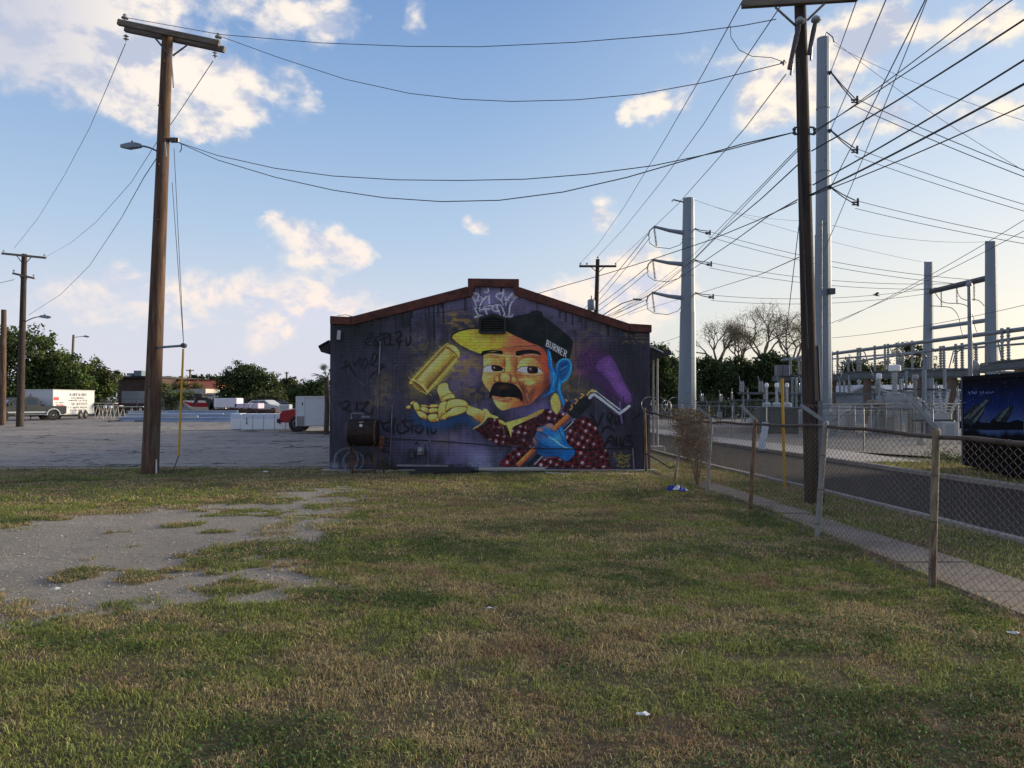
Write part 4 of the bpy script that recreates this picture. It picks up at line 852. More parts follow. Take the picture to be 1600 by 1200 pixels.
# --- white lettering high on the gable
WH = C(176, 190, 222)
tags(zG, [[(300, 385), (340, 400), (400, 470), (440, 600)], [(340, 380), (420, 375), (475, 400), (460, 460), (420, 490)], [(440, 500), (500, 485)], [(490, 665), (490, 590), (530, 500), (590, 430)], [(500, 430), (540, 470), (600, 420)], [(640, 400), (635, 470), (645, 560)], [(560, 340), (580, 365), (620, 355), (625, 310), (600, 290)],
          [(780, 375), (745, 410), (770, 450), (830, 490), (850, 560)], [(780, 380), (860, 370)], [(860, 310), (850, 400), (830, 470)], [(890, 430), (900, 490), (960, 490)], [(1000, 370), (950, 440), (910, 480)], [(990, 390), (1060, 420), (1130, 410)], [(1060, 440), (1000, 500), (960, 590), (955, 680), (940, 740), (1000, 735), (990, 700)],
          [(390, 590), (410, 610), (450, 590)], [(420, 610), (430, 650), (470, 720), (540, 725)], [(400, 750), (470, 740)], [(500, 635), (570, 625), (660, 620)], [(540, 600), (600, 570), (690, 575)], [(580, 640), (600, 690), (620, 735)], [(700, 560), (690, 620), (730, 660), (790, 650)], [(780, 540), (760, 600), (790, 650), (815, 730)], [(790, 540), (840, 600), (860, 650), (880, 700), (860, 740), (915, 735)], [(900, 510), (895, 560)], [(720, 550), (760, 560)]], .95, WH, .95, .35)
for x, y, rx, ry in ((600, 520, 10, 6), (740, 590, 4, 5), (840, 400, 8, 6), (1000, 430, 8, 5), (400, 420, 6, 4), (590, 330, 5, 4)): blob(*zG([(x, y)])[0], rx, ry, C(120, 126, 168), .45)
# pale wash-out along the foot and dark splash band
for x in range(515, 1010, 7): blob(x, 736, 6, 4, C(26, 28, 36), .5)
for x, r_ in ((520, 7), (526, 6), (540, 5), (552, 6), (752, 9), (765, 8), (738, 6)): blob(x, 728, r_, 5, C(110, 124, 150), .55)
blob(531, 528, 4, 10, C(20, 22, 24), .5)

# worn brick: courses break up the paint a little
fade = np.clip((fbm(_xx / 7, _yy / 9, 66, 4) - .40) * 1.6, 0, .2) + .02; CV = CV * (1 - fade[..., None]) + BGC * fade[..., None]
brk = 1 - .10 * (np.abs(((_yy - 433) % 2.35) - 1.2) > .95)
grit = .90 + .2 * fbm(_xx * 1.4, _yy * 1.4, 55, 2)
CV *= (brk * grit)[..., None]
lum = CV.mean(2, keepdims=True); CV = np.clip(CV * (.80 + .38 * np.clip((lum - .12) / .45, 0, 1)), 0, 1)
CVl = np.where(CV <= .04045, CV / 12.92, ((CV + .055) / 1.055) ** 2.4)
MURAL_GAIN = 2.5
img = bpy.data.images.new('wall_painting', MW, MHh, alpha=False, float_buffer=True, is_data=True)
buf = np.ones((MHh, MW, 4), np.float32); buf[..., :3] = np.clip(CVl[::-1] * MURAL_GAIN * np.array([1.08, 1.0, .84], np.float32), 0, .85); img.pixels.foreach_set(buf.ravel()); img.update()
try: img.pack()
except Exception: pass
# ================================================================== painted brick building
BY = 19.6
BX0, BX1 = at(515, 700, BY).x, at(1016, 700, BY).x
def zz(py): return at(800, py, BY).z
def xx(px): return at(px, 600, BY).x
bld = thing('brick_building', 'low gabled brick building with a large painted mural and red coping', 'building', ((BX0 + BX1) / 2, BY, 0))
OUT = [(517, 505), (548, 505), (738, 462), (738, 446), (806, 446), (806, 461), (985, 517), (1016, 517)]
m_ = bpy.data.materials.new('painted_brick_wall'); m_.use_nodes = True; q = NG(m_.node_tree); bs = m_.node_tree.nodes['Principled BSDF']
ge = q.n('ShaderNodeNewGeometry'); sp = q.n('ShaderNodeSeparateXYZ'); q.link(ge.outputs['Position'], sp.inputs[0])
pxs = 1200 / BY
x0w = at(MX0, 600, BY).x; x1w = at(MX1, 600, BY).x; z1w = zz(MY0); z0w = zz(MY1)
cu = q.m('DIVIDE', q.m('SUBTRACT', sp.outputs[0], x0w), x1w - x0w); cv_ = q.m('DIVIDE', q.m('SUBTRACT', sp.outputs[2], z0w), z1w - z0w)
cx_ = q.n('ShaderNodeCombineXYZ'); q.link(cu, cx_.inputs[0]); q.link(cv_, cx_.inputs[1])
im = q.n('ShaderNodeTexImage'); im.image = img; im.extension = 'EXTEND'; im.interpolation = 'Cubic'; q.link(cx_.outputs[0], im.inputs[0])
bk = q.n('ShaderNodeTexBrick'); bc = q.n('ShaderNodeCombineXYZ'); q.link(sp.outputs[0], bc.inputs[0]); q.link(sp.outputs[2], bc.inputs[1]); q.link(bc.outputs[0], bk.inputs['Vector'])
bk.inputs['Scale'].default_value = 1.0; bk.inputs['Brick Width'].default_value = .21; bk.inputs['Row Height'].default_value = .076; bk.inputs['Mortar Size'].default_value = .006
bk.inputs['Color1'].default_value = (1, 1, 1, 1); bk.inputs['Color2'].default_value = (.78, .78, .78, 1); bk.inputs['Mortar'].default_value = (.45, .45, .48, 1)
fin = q.mix(.42, im.outputs[0], bk.outputs[0], 'MULTIPLY'); 
q.link(fin, bs.inputs['Base Color']); bs.inputs['Roughness'].default_value = .72; bs.inputs['Specular IOR Level'].default_value = .3
bp = q.n('ShaderNodeBump'); bp.inputs['Strength'].default_value = .8; bp.inputs['Distance'].default_value = .01
q.link(q.m('ADD', q.m('MULTIPLY', bk.outputs['Fac'], -1.0), q.m('MULTIPLY', q.noise(ge.outputs['Position'], 14, 5, .6), .9)), bp.inputs['Height']); q.link(bp.outputs[0], bs.inputs['Normal'])
M_SIDE = mat('plain_dark_brick', (.07, .07, .085), .8, var=.3, scale=4, bump=.4)
out = [(xx(px), zz(py)) for px, py in OUT]
poly = [(BX0, -.08)] + [(BX0, out[0][1])] + out[1:-1] + [(BX1, out[-1][1]), (BX1, -.08)]
b = MB(); b.prism(poly, BY, BY + .3); wall = b.obj('wall', m_, bld)
b = MB()
b.box(((BX0 + .15), BY + 12.3, 1.75), (.3, 24, 3.66)); b.box(((BX1 - .15), BY + 12.3, 1.75), (.3, 24, 3.66)); b.box(((BX0 + BX1) / 2, BY + 24.4, 1.75), (BX1 - BX0 - .02, .25, 3.66)); b.obj('side_wall', M_SIDE, bld)
# coping: sloped red-painted band, a little proud of the wall
M_COP = mat('red_painted_coping', (.105, .034, .026), .8, var=.35, scale=7, bump=.3, col2=(.05, .022, .02), cover=.35)
topl = [(518, 495), (547, 496), (731, 448), (731, 436), (811, 437), (811, 449), (983, 506), (1016, 509)]
botl = [(518, 506), (549, 508), (742, 461), (742, 448), (802, 448), (802, 461), (984, 518), (1016, 519)]
pieces = [(0, 1), (1, 2), (3, 4), (5, 6), (6, 7)]
def P2(p): return (xx(p[0]), zz(p[1]))
def cop(pts):
    b = MB(); b.prism([P2(p) for p in pts], BY - .07, BY + .36); b.obj('coping', M_COP, bld, bevel=.008)
cop([(516, 494), (547.5, 495.5), (549.5, 508), (516, 506.5)])
cop([(548, 495.4), (730.5, 448), (730.5, 464), (549.9, 508)])
cop([(731, 435.5), (811, 436.5), (811, 449), (805, 461), (801.5, 449), (742, 448), (738, 463.2), (731, 464.4)])
cop([(811.3, 448.8), (983, 505.8), (983, 518.2), (802.5, 461)])
cop([(983.4, 505.8), (1018, 508), (1018, 519.5), (983.4, 518.4)])
# roof behind the parapet
M_ROOF = mat('grey_roofing', (.14, .14, .145), .9, var=.25, scale=1.2)
xm = (xx(738) + xx(806)) / 2
b = MB(); b.prism([(BX0 - .0, 3.45), (xm, 4.35), (BX1 + .0, 3.45), (BX1, 3.38), (BX0, 3.38)], BY + .37, BY + 24.4); b.obj('roof', M_ROOF, bld)
# side eaves seen past both corners
M_EAVE = mat('dark_eave_timber', (.035, .038, .04), .8, var=.2); M_TRIM = mat('pale_trim', (.5, .5, .5), .6, var=.1)
for s_, px0, py0, px1, py1 in ((-1, 498, 543, 514, 534), (1, 1036, 552, 1018, 543)):
    Ye = BY + 1.2
    a, b_ = at(px0, py0, Ye), at(px1, py1, Ye)
    b = MB(); pts = [(a.x, a.z), (b_.x, b_.z), (b_.x, b_.z - .34), (a.x + (-s_) * .06, a.z - .12)]
    b.prism(pts, Ye, Ye + 20); e = b.obj('eave', M_EAVE, bld)
    b = MB(); dz_ = .02; b.prism([(a.x, a.z + .005), (b_.x, b_.z + .005), (b_.x, b_.z + .045), (a.x, a.z + .045)], Ye - .05, Ye + 20.05); b.obj('eave_trim', M_TRIM if s_ > 0 else M_EAVE, bld)
# louvred vent
vent_x0, vent_x1 = xx(750), xx(789); vz0, vz1 = zz(520), zz(498); vzt = zz(492)
M_VENT = mat('black_vent_metal', (.02, .022, .024), .5, .3, var=.2); M_VS = mat('grey_vent_slat', (.045, .048, .05), .5, .3, var=.2)
v_ = MB(); v_.prism([(vent_x0, vz0), (vent_x0, vz1), ((vent_x0 + vent_x1) / 2, vzt), (vent_x1, vz1), (vent_x1, vz0)], BY - .03, BY - .002); vo = v_.obj('vent', M_VENT, bld)
b = MB()
for a_, c_ in (((vent_x0, vz0), (vent_x0, vz1)), ((vent_x0, vz1), ((vent_x0 + vent_x1) / 2, vzt)), (((vent_x0 + vent_x1) / 2, vzt), (vent_x1, vz1)), ((vent_x1, vz1), (vent_x1, vz0)), ((vent_x1, vz0), (vent_x0, vz0))):
    b.beam((a_[0], BY - .07, a_[1]), (c_[0], BY - .07, c_[1]), .05, .07)
b.obj('vent_frame', M_VENT, vo)
for i in range(6):
    z = vz0 + .05 + (vz1 - vz0 - .02) * i / 5.6
    b = MB(); b.box(((vent_x0 + vent_x1) / 2, BY - .07, z), (vent_x1 - vent_x0 - .08, .055, .008), rx=R(-38)); b.obj('slat', M_VS, vo)
# small white light box, conduits, meter, gas pipe
b = MB(); c = (xx(530), BY - .05, zz(524)); b.box(c, (.085, .09, .25), ry=R(4)); b.obj('light_fitting', mat('frosted_lamp_cover', (.42, .45, .48), .4, var=.1), bld, bevel=.012)
M_CON = mat('grey_conduit', (.20, .21, .26), .6, .2, var=.25, scale=3, col2=(.09, .09, .12), cover=.5)
def conduit(name, pts, r, m_=M_CON, n=6):
    b = MB(); b.tube([(xx(x), BY - r - .012, zz(y)) for x, y in pts], r, n); return b.obj(name, m_, bld)
conduit('conduit', [(594, 534), (594, 540), (592, 600), (590, 655)], .018); conduit('conduit', [(622, 571), (616.5, 572), (614, 620), (611, 690), (609, 733)], .013)
conduit('conduit', [(668, 693), (670, 730), (671, 736)], .022, n=8); conduit('conduit', [(669, 692), (664, 693)], .018); conduit('conduit', [(988, 700), (990, 735)], .02)
conduit('pipe', [(671, 680), (672, 692)], .02)
M_BOX = mat('weathered_meter_box', (.20, .205, .21), .6, .2, var=.25, scale=8, col2=(.08, .085, .09), cover=.35)
b = MB(); c = Vector((xx(658.5), BY - .09, zz(704))); b.box(c, (.17, .16, .20)); mb_o = b.obj('meter_box', M_BOX, bld, bevel=.01)
b = MB(); b.lathe(c + Vector((-.01, -.08, .02)), [(.06, 0), (.06, .05), (.045, .07), (.0, .072)], 14, (0, -1, 0)); b.obj('dial', mat('meter_glass', (.3, .33, .34), .2, var=.1), mb_o)
b = MB(); c2 = Vector((xx(645), BY - .08, zz(711))); b.tube([(xx(640), BY - .06, zz(730)), (xx(640), BY - .06, zz(701)), (xx(645), BY - .08, zz(700)), (xx(650), BY - .08, zz(706))], .014); b.box(c2, (.10, .12, .13)); b.obj('valve', mat('dark_valve', (.05, .055, .06), .6, .3, var=.2), bld)
conduit('wall_cable', [(590, 684), (620, 685.5), (670, 688), (740, 693), (770, 696), (830, 700), (900, 701), (990, 700)], .012, CABLE)
conduit('antenna_rod', [(527, 493), (540, 492), (556, 496)], .008, STEEL_D)
conduit('downpipe', [(1007, 640), (1007.5, 735)], .022, M_TRIM)
# concrete footing strip
b = MB(); b.box(((BX0 + BX1) / 2 - .02, BY - .05, -.0), (BX1 - BX0 + .3, .34, .07)); b.obj('footing', M_CONC, bld)

# porch posts with slab beyond the right corner
por = thing('porch', 'narrow porch with two pale posts beyond the mural building right corner', 'porch', (4.9, 27.5, 0))
for px in (1020.5, 1027):
    p = at(px, 600, 27.5); b = MB(); b.tube([(p.x, 27.5, 0), (p.x, 27.5, 3.3)], .04, 8); b.obj('post', mat('pale_post', (.33, .33, .34), .6, var=.15), por)
b = MB(); b.box((4.6, 27.5, 3.4), (1.6, 3, .14)); b.obj('roof', M_EAVE, por)
b = MB(); b.box((5.15, 27.4, .06), (.5, .6, .2)); b.obj('base', M_CONC, por, bevel=.02)

# ------------------------------------------------------------------ things along the foot of the wall
M_SMK = mat('rusted_barrel', (.030, .020, .016), .75, .25, var=.4, scale=5, bump=.3, col2=(.014, .012, .012), cover=.45)
gx0, gx1 = at(545, 680, 18.9).x, at(589, 680, 18.9).x; gzc = at(800, 676, 18.9).z; gr = .33; GY = 18.95
smk = thing('barrel_grill', 'rusty black barrel grill on steel legs against the mural wall', 'grill', ((gx0 + gx1) / 2, GY, 0))
b = MB(); b.lathe((gx0, GY, gzc), [(.0, -.012), (gr * .92, -.01), (gr, .02), (gr, gx1 - gx0 - .02), (gr * .93, gx1 - gx0 + .01), (0, gx1 - gx0 + .012)], 26, (1, 0, 0)); b.obj('barrel', M_SMK, smk, smooth=True)
b = MB(); b.lathe((gx1 - .05, GY, gzc), [(gr + .012, 0), (gr + .012, .05), (gr, .052)], 26, (1, 0, 0)); b.obj('end_ring', RUST, smk, smooth=True)
b = MB(); b.box(((gx0 + gx1) / 2, GY - gr - .01, gzc - .02), (gx1 - gx0 - .06, .02, .012)); b.obj('lid_seam', RUST, smk)
b = MB(); cx_ = xx(566); b.lathe(((gx0 + gx1) / 2 + .0, GY - gr * .86, gzc + gr * .52), [(.042, 0), (.042, .03), (.03, .035), (0, .036)], 12, (0, -1, .5)); b.obj('thermometer', PORC_W, smk)
b = MB(); x_ = (gx0 + gx1) / 2; b.tube([(x_ - .05, GY - gr * .72, gzc + gr * .72), (x_ - .05, GY - gr * .8, gzc + gr * .80), (x_ + .06, GY - gr * .8, gzc + gr * .80), (x_ + .06, GY - gr * .72, gzc + gr * .72)], .012); b.obj('handle', CHROME, smk)
for x_, dx_ in ((gx0 + .12, 0), (gx1 - .08, .05), (gx0 + .02, -.02), (gx1 + .02, .12)):
    yy_ = GY - .14 if dx_ <= .05 and dx_ != -.02 else GY + .16
    b = MB(); b.beam((x_, yy_, gzc - gr * .7), (x_ + dx_, yy_, 0), .035, .035); b.obj('leg', RUST, smk)
b = MB(); b.beam((gx0 + .1, GY - .14, .28), (gx1, GY - .14, .28), .03, .03); b.obj('stretcher', RUST, smk)
b = MB(); b.tube([(gx0 + .05, GY, gzc + gr), (gx0 + .05, GY, gzc + gr + .14), (gx0 + .35, GY, gzc + gr + .14), (gx0 + .35, GY, gzc + gr)], .02, 6); b.box((gx0 + .42, GY, gzc + gr + .06), (.2, .2, .03)); b.obj('top_rack', STEEL, smk)
b = MB(); b.box((gx1 + .12, GY - .05, gzc - .18), (.12, .16, .2)); b.box((gx1 + .12, GY - .05, gzc - .33), (.08, .1, .12)); b.obj('firebox', mat('orange_rust', (.15, .055, .025), .85, var=.4, scale=12, col2=(.05, .025, .02), cover=.4), smk)
# two leaning metal hoops
for i, (px, py, r_, Y_, lab) in enumerate(((541, 715, .30, 19.15, 'thin pale metal hoop leaning on the wall left of the grill'), (552, 716, .26, 19.28, 'smaller metal hoop leaning behind the grill legs'))):
    c = at(px, py, Y_); t = thing('metal_hoop', lab, 'hoop', (c.x, Y_, 0)); b = MB(); r_ = min(r_, .34)
    pts = [(c.x + math.cos(a) * r_, Y_ + (math.sin(a)) * .08, r_ + math.sin(a) * r_) for a in np.linspace(0, 2 * math.pi, 33)]
    b.tube(pts, .010, 6, cap=False); b.obj('rim', STEEL, t)
    b = MB()
    pts = [(c.x + math.cos(a) * (r_ - .03), Y_ + (math.sin(a)) * .08, r_ + math.sin(a) * (r_ - .03)) for a in np.linspace(0, 2 * math.pi, 33)]
    b.tube(pts, .006, 5, cap=False); b.obj('inner_rim', STEEL, t)
# planks and dark timbers
M_PLK = mat('pale_plank', (.42, .40, .36), .8, var=.2, scale=4, stretch=(.3, 3, 3)); M_DPL = mat('dark_wet_timber', (.025, .027, .03), .8, var=.4, scale=4, stretch=(.3, 3, 3))
def plank(px0, py0, px1, py1, Y0, Y1, w, h, m_, lab, z0=None, z1=None, grp=None, cat='plank'):
    a = at(px0, py0, Y0); b_ = at(px1, py1, Y1); a.z = z0 if z0 is not None else max(h / 2, a.z); b_.z = z1 if z1 is not None else max(h / 2, b_.z)
    b = MB(); mid = (a + b_) / 2
    b.beam(a, b_, w, h); o = b.obj('plank', m_, None, world=False); tag(o, lab, cat, grp); return o
plank(748, 732, 852, 733, 19.1, 19.15, .09, .05, M_PLK, 'long pale plank lying along the foot of the mural', .10, .10)
plank(853, 735, 892, 738, 18.8, 18.4, .07, .025, M_PLK, 'thin pale strip of wood on the grass right of the long plank', .03, .02)
plank(620, 727, 700, 728, 19.3, 19.3, .08, .04, mat('grey_board', (.22, .22, .23), .8, var=.2), 'grey board leaning low on the wall above the dark timbers', .16, .15)
for i in range(5):
    plank(640 + i * 9, 738, 736 + (i % 3) * 6, 738, 18.6 + i * .12, 18.62 + i * .13, .11, .06, M_DPL, ('nearest dark', 'second dark, slightly raised', 'middle dark', 'fourth dark, slightly raised', 'rearmost dark')[i] + ' timber of the low pile at the mural foot', .05 + (i % 2) * .06, .05 + (i % 2) * .06, 'dark timbers at the foot of the mural')
plank(545, 733, 585, 733, 19.2, 19.25, .12, .03, mat('brown_board', (.16, .11, .07), .8, var=.3), 'brown board lying under the barrel grill', .03, .03)
# ================================================================== poles, wires, street lamps
def ptube(a, b_, r0, r1, n=10, seg=6):
    a = Vector(a); b_ = Vector(b_)
    return [a.lerp(b_, i / seg) for i in range(seg + 1)], [r0 + (r1 - r0) * i / seg for i in range(seg + 1)], n
def pole_shaft(par, a, b_, r0, r1, m_, n=14):
    b = MB(); b.tube(*ptube(a, b_, r0, r1, n)); return b.obj('shaft', m_, par, smooth=True)
def disc_ins(par, p, d, n, r, m_=PORC, name='insulator', pitch=.07):
    """string of discs from p along d"""
    d = Vector(d).normalized(); prof = [(.015, 0)]
    for i in range(n):
        z = i * pitch; prof += [(.02, z + pitch * .2), (r, z + pitch * .55), (r * .8, z + pitch * .7), (.02, z + pitch * .75)]
    prof.append((.012, n * pitch + .03)); b = MB(); b.lathe(p, prof, 10, d); return b.obj(name, m_, par)
def pin_ins(par, p, r=.07, m_=PORC):
    b = MB(); b.lathe(p, [(.015, 0), (.015, .08), (r, .085), (r * .9, .11), (r * .45, .15), (r * .55, .165), (r * .4, .19), (0, .195)], 10); return b.obj('insulator', m_, par, smooth=True)
def cobra(par, p, d, L, rise, k=1.0, m_=STEEL):
    """curved street-lamp arm from p along d with its head"""
    p = Vector(p); d = Vector(d).normalized(); pts = [p + d * L * t + Vector((0, 0, rise * math.sin(t * math.pi / 2))) for t in np.linspace(0, 1, 8)]
    b = MB(); b.tube(pts, .024 * k, 6); arm = b.obj('lamp_arm', m_, par)
    e = pts[-1]; s = d.cross(Vector((0, 0, 1))) * .09 * k; b = MB(); L2 = .52 * k
    ring = []
    for t, w, h0, h1 in ((0, .5, -.03, .05), (.25, .9, -.05, .08), (.6, 1.1, -.08, .07), (1, .5, -.05, .02)):
        c = e + d * L2 * t; ring += [c - s * w + Vector((0, 0, h0 * k)), c + s * w + Vector((0, 0, h0 * k)), c + s * w * .6 + Vector((0, 0, h1 * k)), c - s * w * .6 + Vector((0, 0, h1 * k))]
    b.add(ring, [(3, 2, 1, 0), (12, 13, 14, 15)] + [(i * 4 + j, i * 4 + (j + 1) % 4, i * 4 + 4 + (j + 1) % 4, i * 4 + 4 + j) for i in range(3) for j in range(4)]); h_ = b.obj('lamp_head', m_, par)
    b = MB(); b.lathe(e + d * L2 * .45 + Vector((0, 0, .07 * k)), [(.03 * k, 0), (.03 * k, .06 * k), (0, .065 * k)], 8); b.obj('photocell', STEEL_D, h_)
    return h_
def wire(label, pts, r=.009, m_=CABLE, cat='overhead wire', name='overhead_wire', group=None, n=4):
    b = MB(); b.tube(pts, r, n); return tag(b.obj(name, m_, None, world=False), label, cat, group)
def sag(a, b_, s, n=20):
    a = Vector(a); b_ = Vector(b_); return [a.lerp(b_, t) - Vector((0, 0, 4 * s * t * (1 - t))) for t in np.linspace(0, 1, n + 1)]

# ---- left pole
LY = 18.85; lb = gp(234, 740); LY = lb.y
lt = at(262, 50, LY); lbz = Vector((lb.x, lb.y, -.1))
lp = thing('utility_pole', 'tall brown wooden utility pole with double crossarm left of the building', 'utility pole', (lb.x, lb.y, 0))
sh = pole_shaft(lp, lbz, lt, .205, .125, WOOD, 18)
def onL(py): t = (740 - py) / (740 - 50.0); return lbz.lerp(lt, t)
ca, cb = at(190, 40, LY), at(347, 73, LY)
for dy in (-.17, .17): b = MB(); b.beam(ca + Vector((0, dy, 0)), cb + Vector((0, dy, 0)), .11, .14); b.obj('crossarm', WOOD_G, lp, bevel=.008)
for x0, y0, x1, y1 in ((243, 60, 263, 84), (293, 70, 270, 87)):
    b = MB(); b.beam(at(x0, y0, LY - .23), at(x1, y1, LY - .15), .012, .045); b.obj('brace', STEEL_D, lp)
iL, iR = at(195, 34, LY), at(341, 64, LY)
pin_ins(lp, iL, .085); pin_ins(lp, iR, .085)
dL0, dR0 = at(197, 54, LY), at(336, 80, LY)
disc_ins(lp, dL0, (-.05, .1, -1), 2, .07); disc_ins(lp, dR0, (-.1, .3, -1), 2, .07)
b = MB(); b.tube([at(267, 82, LY - .2), at(270, 120, LY - .2), at(271, 137, LY - .2)], .018, 6); b.obj('conduit', PORC, lp)
b = MB(); b.tube([at(258, 222, LY - .2), at(260, 245, LY - .2)], .02, 6); b.obj('conduit', PORC, lp)
cobra(lp, at(249, 238, LY), (-1, -.1, 0), .42, .14, .95)
b = MB(); p = at(271, 219, LY); b.box(p, (.16, .14, .09)); b.lathe(p + Vector((.10, 0, -.05)), [(.04, 0), (.04, .1)], 8); b.obj('clevis', PORC_D, lp)
b = MB(); b.tube([at(276, 222, LY), at(283, 224, LY), at(284, 232, LY), at(281, 238, LY)], .012, 5); b.obj('loose_cable', CABLE, lp)
for py, dx_ in ((100, .02), (170, -.05), (260, 0), (345, .03), (600, -.02)):
    p = onL(py); b = MB(); b.lathe(p + Vector((dx_, -.17, 0)), [(.022, 0), (.022, .05), (0, .055)], 6, (0, -1, 0)); b.obj('bolt', RUST, lp)
b = MB(); b.tube([Vector((lb.x + .2, LY - .08, 0)), Vector((lb.x + .19, LY - .08, .35))], .02, 6); b.obj('ground_rod_cover', WHITEP, lp)
# guy with sidewalk strut and yellow guard
gy = thing('guy_wire', 'guy wire with grey strut and yellow guard beside the brown left pole', 'guy wire', (at(278, 738, LY).x, LY, 0))
s0, s1 = at(246, 543, LY - .1), at(287, 540, LY - .15); b = MB(); b.tube([s0, s1], .03, 8); b.obj('strut', STEEL_P, gy)
b = MB(); b.lathe(s1, [(.0, -.07), (.06, -.06), (.06, .06), (0, .07)], 10, (0, 1, 0)); b.obj('strut_cap', STEEL_D, gy)
g1 = at(279, 712, LY - .15); b = MB(); b.tube([at(286.5, 545, LY - .15), g1], .027, 8); b.obj('guard', YEL, gy, smooth=True)
b = MB(); b.tube([g1, Vector((at(277, 745, LY).x, LY - .3, 0))], .014, 5); b.obj('anchor_rod', STEEL_D, gy)
for a_ in (at(272, 232, LY), at(269, 285, LY)): b = MB(); b.tube([a_, s1], .008, 4); b.obj('wire', CABLE_S, gy)

# ---- right pole
rb = gp(1270, 788); RY = rb.y; rt = at(1249, -45, RY)
rp = thing('utility_pole', 'dark wooden utility pole rising through the verge behind the fence', 'utility pole', (rb.x, rb.y, 0))
pole_shaft(rp, (rb.x, rb.y, -.1), rt, .135, .095, WOOD_D, 16)
def onR(py): t = (788 - py) / (788 + 45.0); return Vector((rb.x, rb.y, 0)).lerp(rt, t)
b = MB(); b.beam(at(1159, 7, RY - .13), at(1340, -4, RY - .13), .10, .12); b.obj('crossarm', WOOD_G, rp, bevel=.006)
for a_, c_ in (((1211, 11), (1243, 40)), ((1289, 5), (1261, 32))): b = MB(); b.beam(at(*a_, RY - .2), at(*c_, RY - .12), .012, .04); b.obj('brace', WOOD_G, rp)
def cutout(par, top, bot, Y):
    a, c = at(*top, Y), at(*bot, Y); b = MB(); b.tube([a, a.lerp(c, .35), c], [.035, .045, .035], 8); o = b.obj('fuse_cutout', PORC_D, par)
    b = MB(); b.lathe(a - Vector((0, 0, .03)), [(.05, -.03), (.085, 0), (.08, .04), (.03, .09), (0, .1)], 10); b.obj('cap', PORC, o)
    b = MB(); b.tube([a.lerp(c, .5), c + Vector((.03, 0, -.1))], .02, 6); b.obj('fuse_tube', PORC_D, o)
cutout(rp, (1250, 32), (1233, 108), RY - .2); cutout(rp, (1275, 30), (1264, 85), RY - .1)
disc_ins(rp, at(1228, 98, RY), (-1, 0, .05), 1, .055)
b = MB(); b.tube([at(1248, 90, RY - .12), at(1250, 240, RY - .13), at(1262, 545, RY - .16)], .012, 5); b.tube([at(1278, 540, RY - .05), at(1287, 785, RY - .05)], .02, 5); b.obj('riser', CABLE, rp)
for px, py in ((1241, 205), (1273, 205), (1262, 312)):
    p = at(px, py, RY - .02); b = MB(); b.lathe(p - Vector((0, 0, .05)), [(.03, 0), (.035, .02), (.02, .05), (.035, .08), (.03, .1)], 8); b.beam(p + Vector((0, 0, .06)), onR(py) + Vector((0, 0, .06)), .012, .03); b.beam(p - Vector((0, 0, .06)), onR(py) - Vector((0, 0, .06)), .012, .03); b.obj('clevis', STEEL_D, rp)
b = MB(); b.box(onR(700) + Vector((.1, -.12, 0)), (.07, .05, 1.6), ry=0); b.obj('cable_guard', mat('grey_cable_guard', (.13, .13, .14), .6, .1, var=.2), rp)
g2 = thing('guy_wire', 'guy wire with long yellow guard on the verge left of the dark pole', 'guy wire', tuple(gp(1227, 762)))
gb_ = gp(1226, 764); gy_ = gb_.y; gt_ = at(1222, 592, gy_ - .3)
b = MB(); b.tube([gt_, gb_ + Vector((0, 0, .05))], .029, 8); b.obj('guard', YEL, g2, smooth=True)
b = MB(); b.tube([gt_, at(1232, 490, gy_ - .6), onR(280)], .008, 4); b.obj('wire', CABLE_S, g2)

# ---- far left poles
def far_pole(label, base, top, r0, r1, arms=(), m_=WOOD, lamp=None, g=None):
    bpt = gp(*base); Y = bpt.y; t = thing('utility_pole', label, 'utility pole', (bpt.x, Y, 0), group=g); tp = at(top[0], top[1], Y)
    pole_shaft(t, (bpt.x, Y, -.1), tp, r0, r1, m_, 10)
    for (x0, y0, x1, y1) in arms:
        a, c = at(x0, y0, Y - .15), at(x1, y1, Y - .15); b = MB(); b.beam(a, c, .12, .14); b.obj('crossarm', WOOD_G, t)
        mid = (a + c) / 2
        for s_ in (-1, 1):
            b = MB(); b.beam(mid + (c - a) * .18 * s_, mid - Vector((0, 0, .65)), .03, .05); b.obj('brace', STEEL_D, t)
            pin_ins(t, mid + (c - a) * .46 * s_ + Vector((0, 0, .07)), .08)
    if lamp: cobra(t, at(*lamp[0], Y), (1, 0, 0), lamp[1], lamp[2], lamp[3])
    return t, Y
fl, FY = far_pole('weathered pole with two crossarms and a lamp at the far left', (31, 666), (38, 397), .25, .17, ((3, 396, 72, 403), (20, 427, 54, 435)), WOOD_D, ((39, 503), 1.0, .35, 1.5))
far_pole('plain bare wooden pole at the left edge of the lot', (4, 664), (6, 484), .22, .17, (), WOOD)
far_pole('short lamp pole rising behind the left trees', (109, 646), (115, 523), .22, .15, (), WOOD_G, ((117, 527), 1.1, .1, 1.6))
far_pole('tiny distant pole with crossarm above the orange building', (297, 641), (297, 577), .2, .15, ((291, 579, 303, 579),), WOOD_G)
far_pole('tiny distant pole right of the round trees', (448, 641), (448, 581), .2, .15, ((445, 583, 451, 583),), WOOD_G)
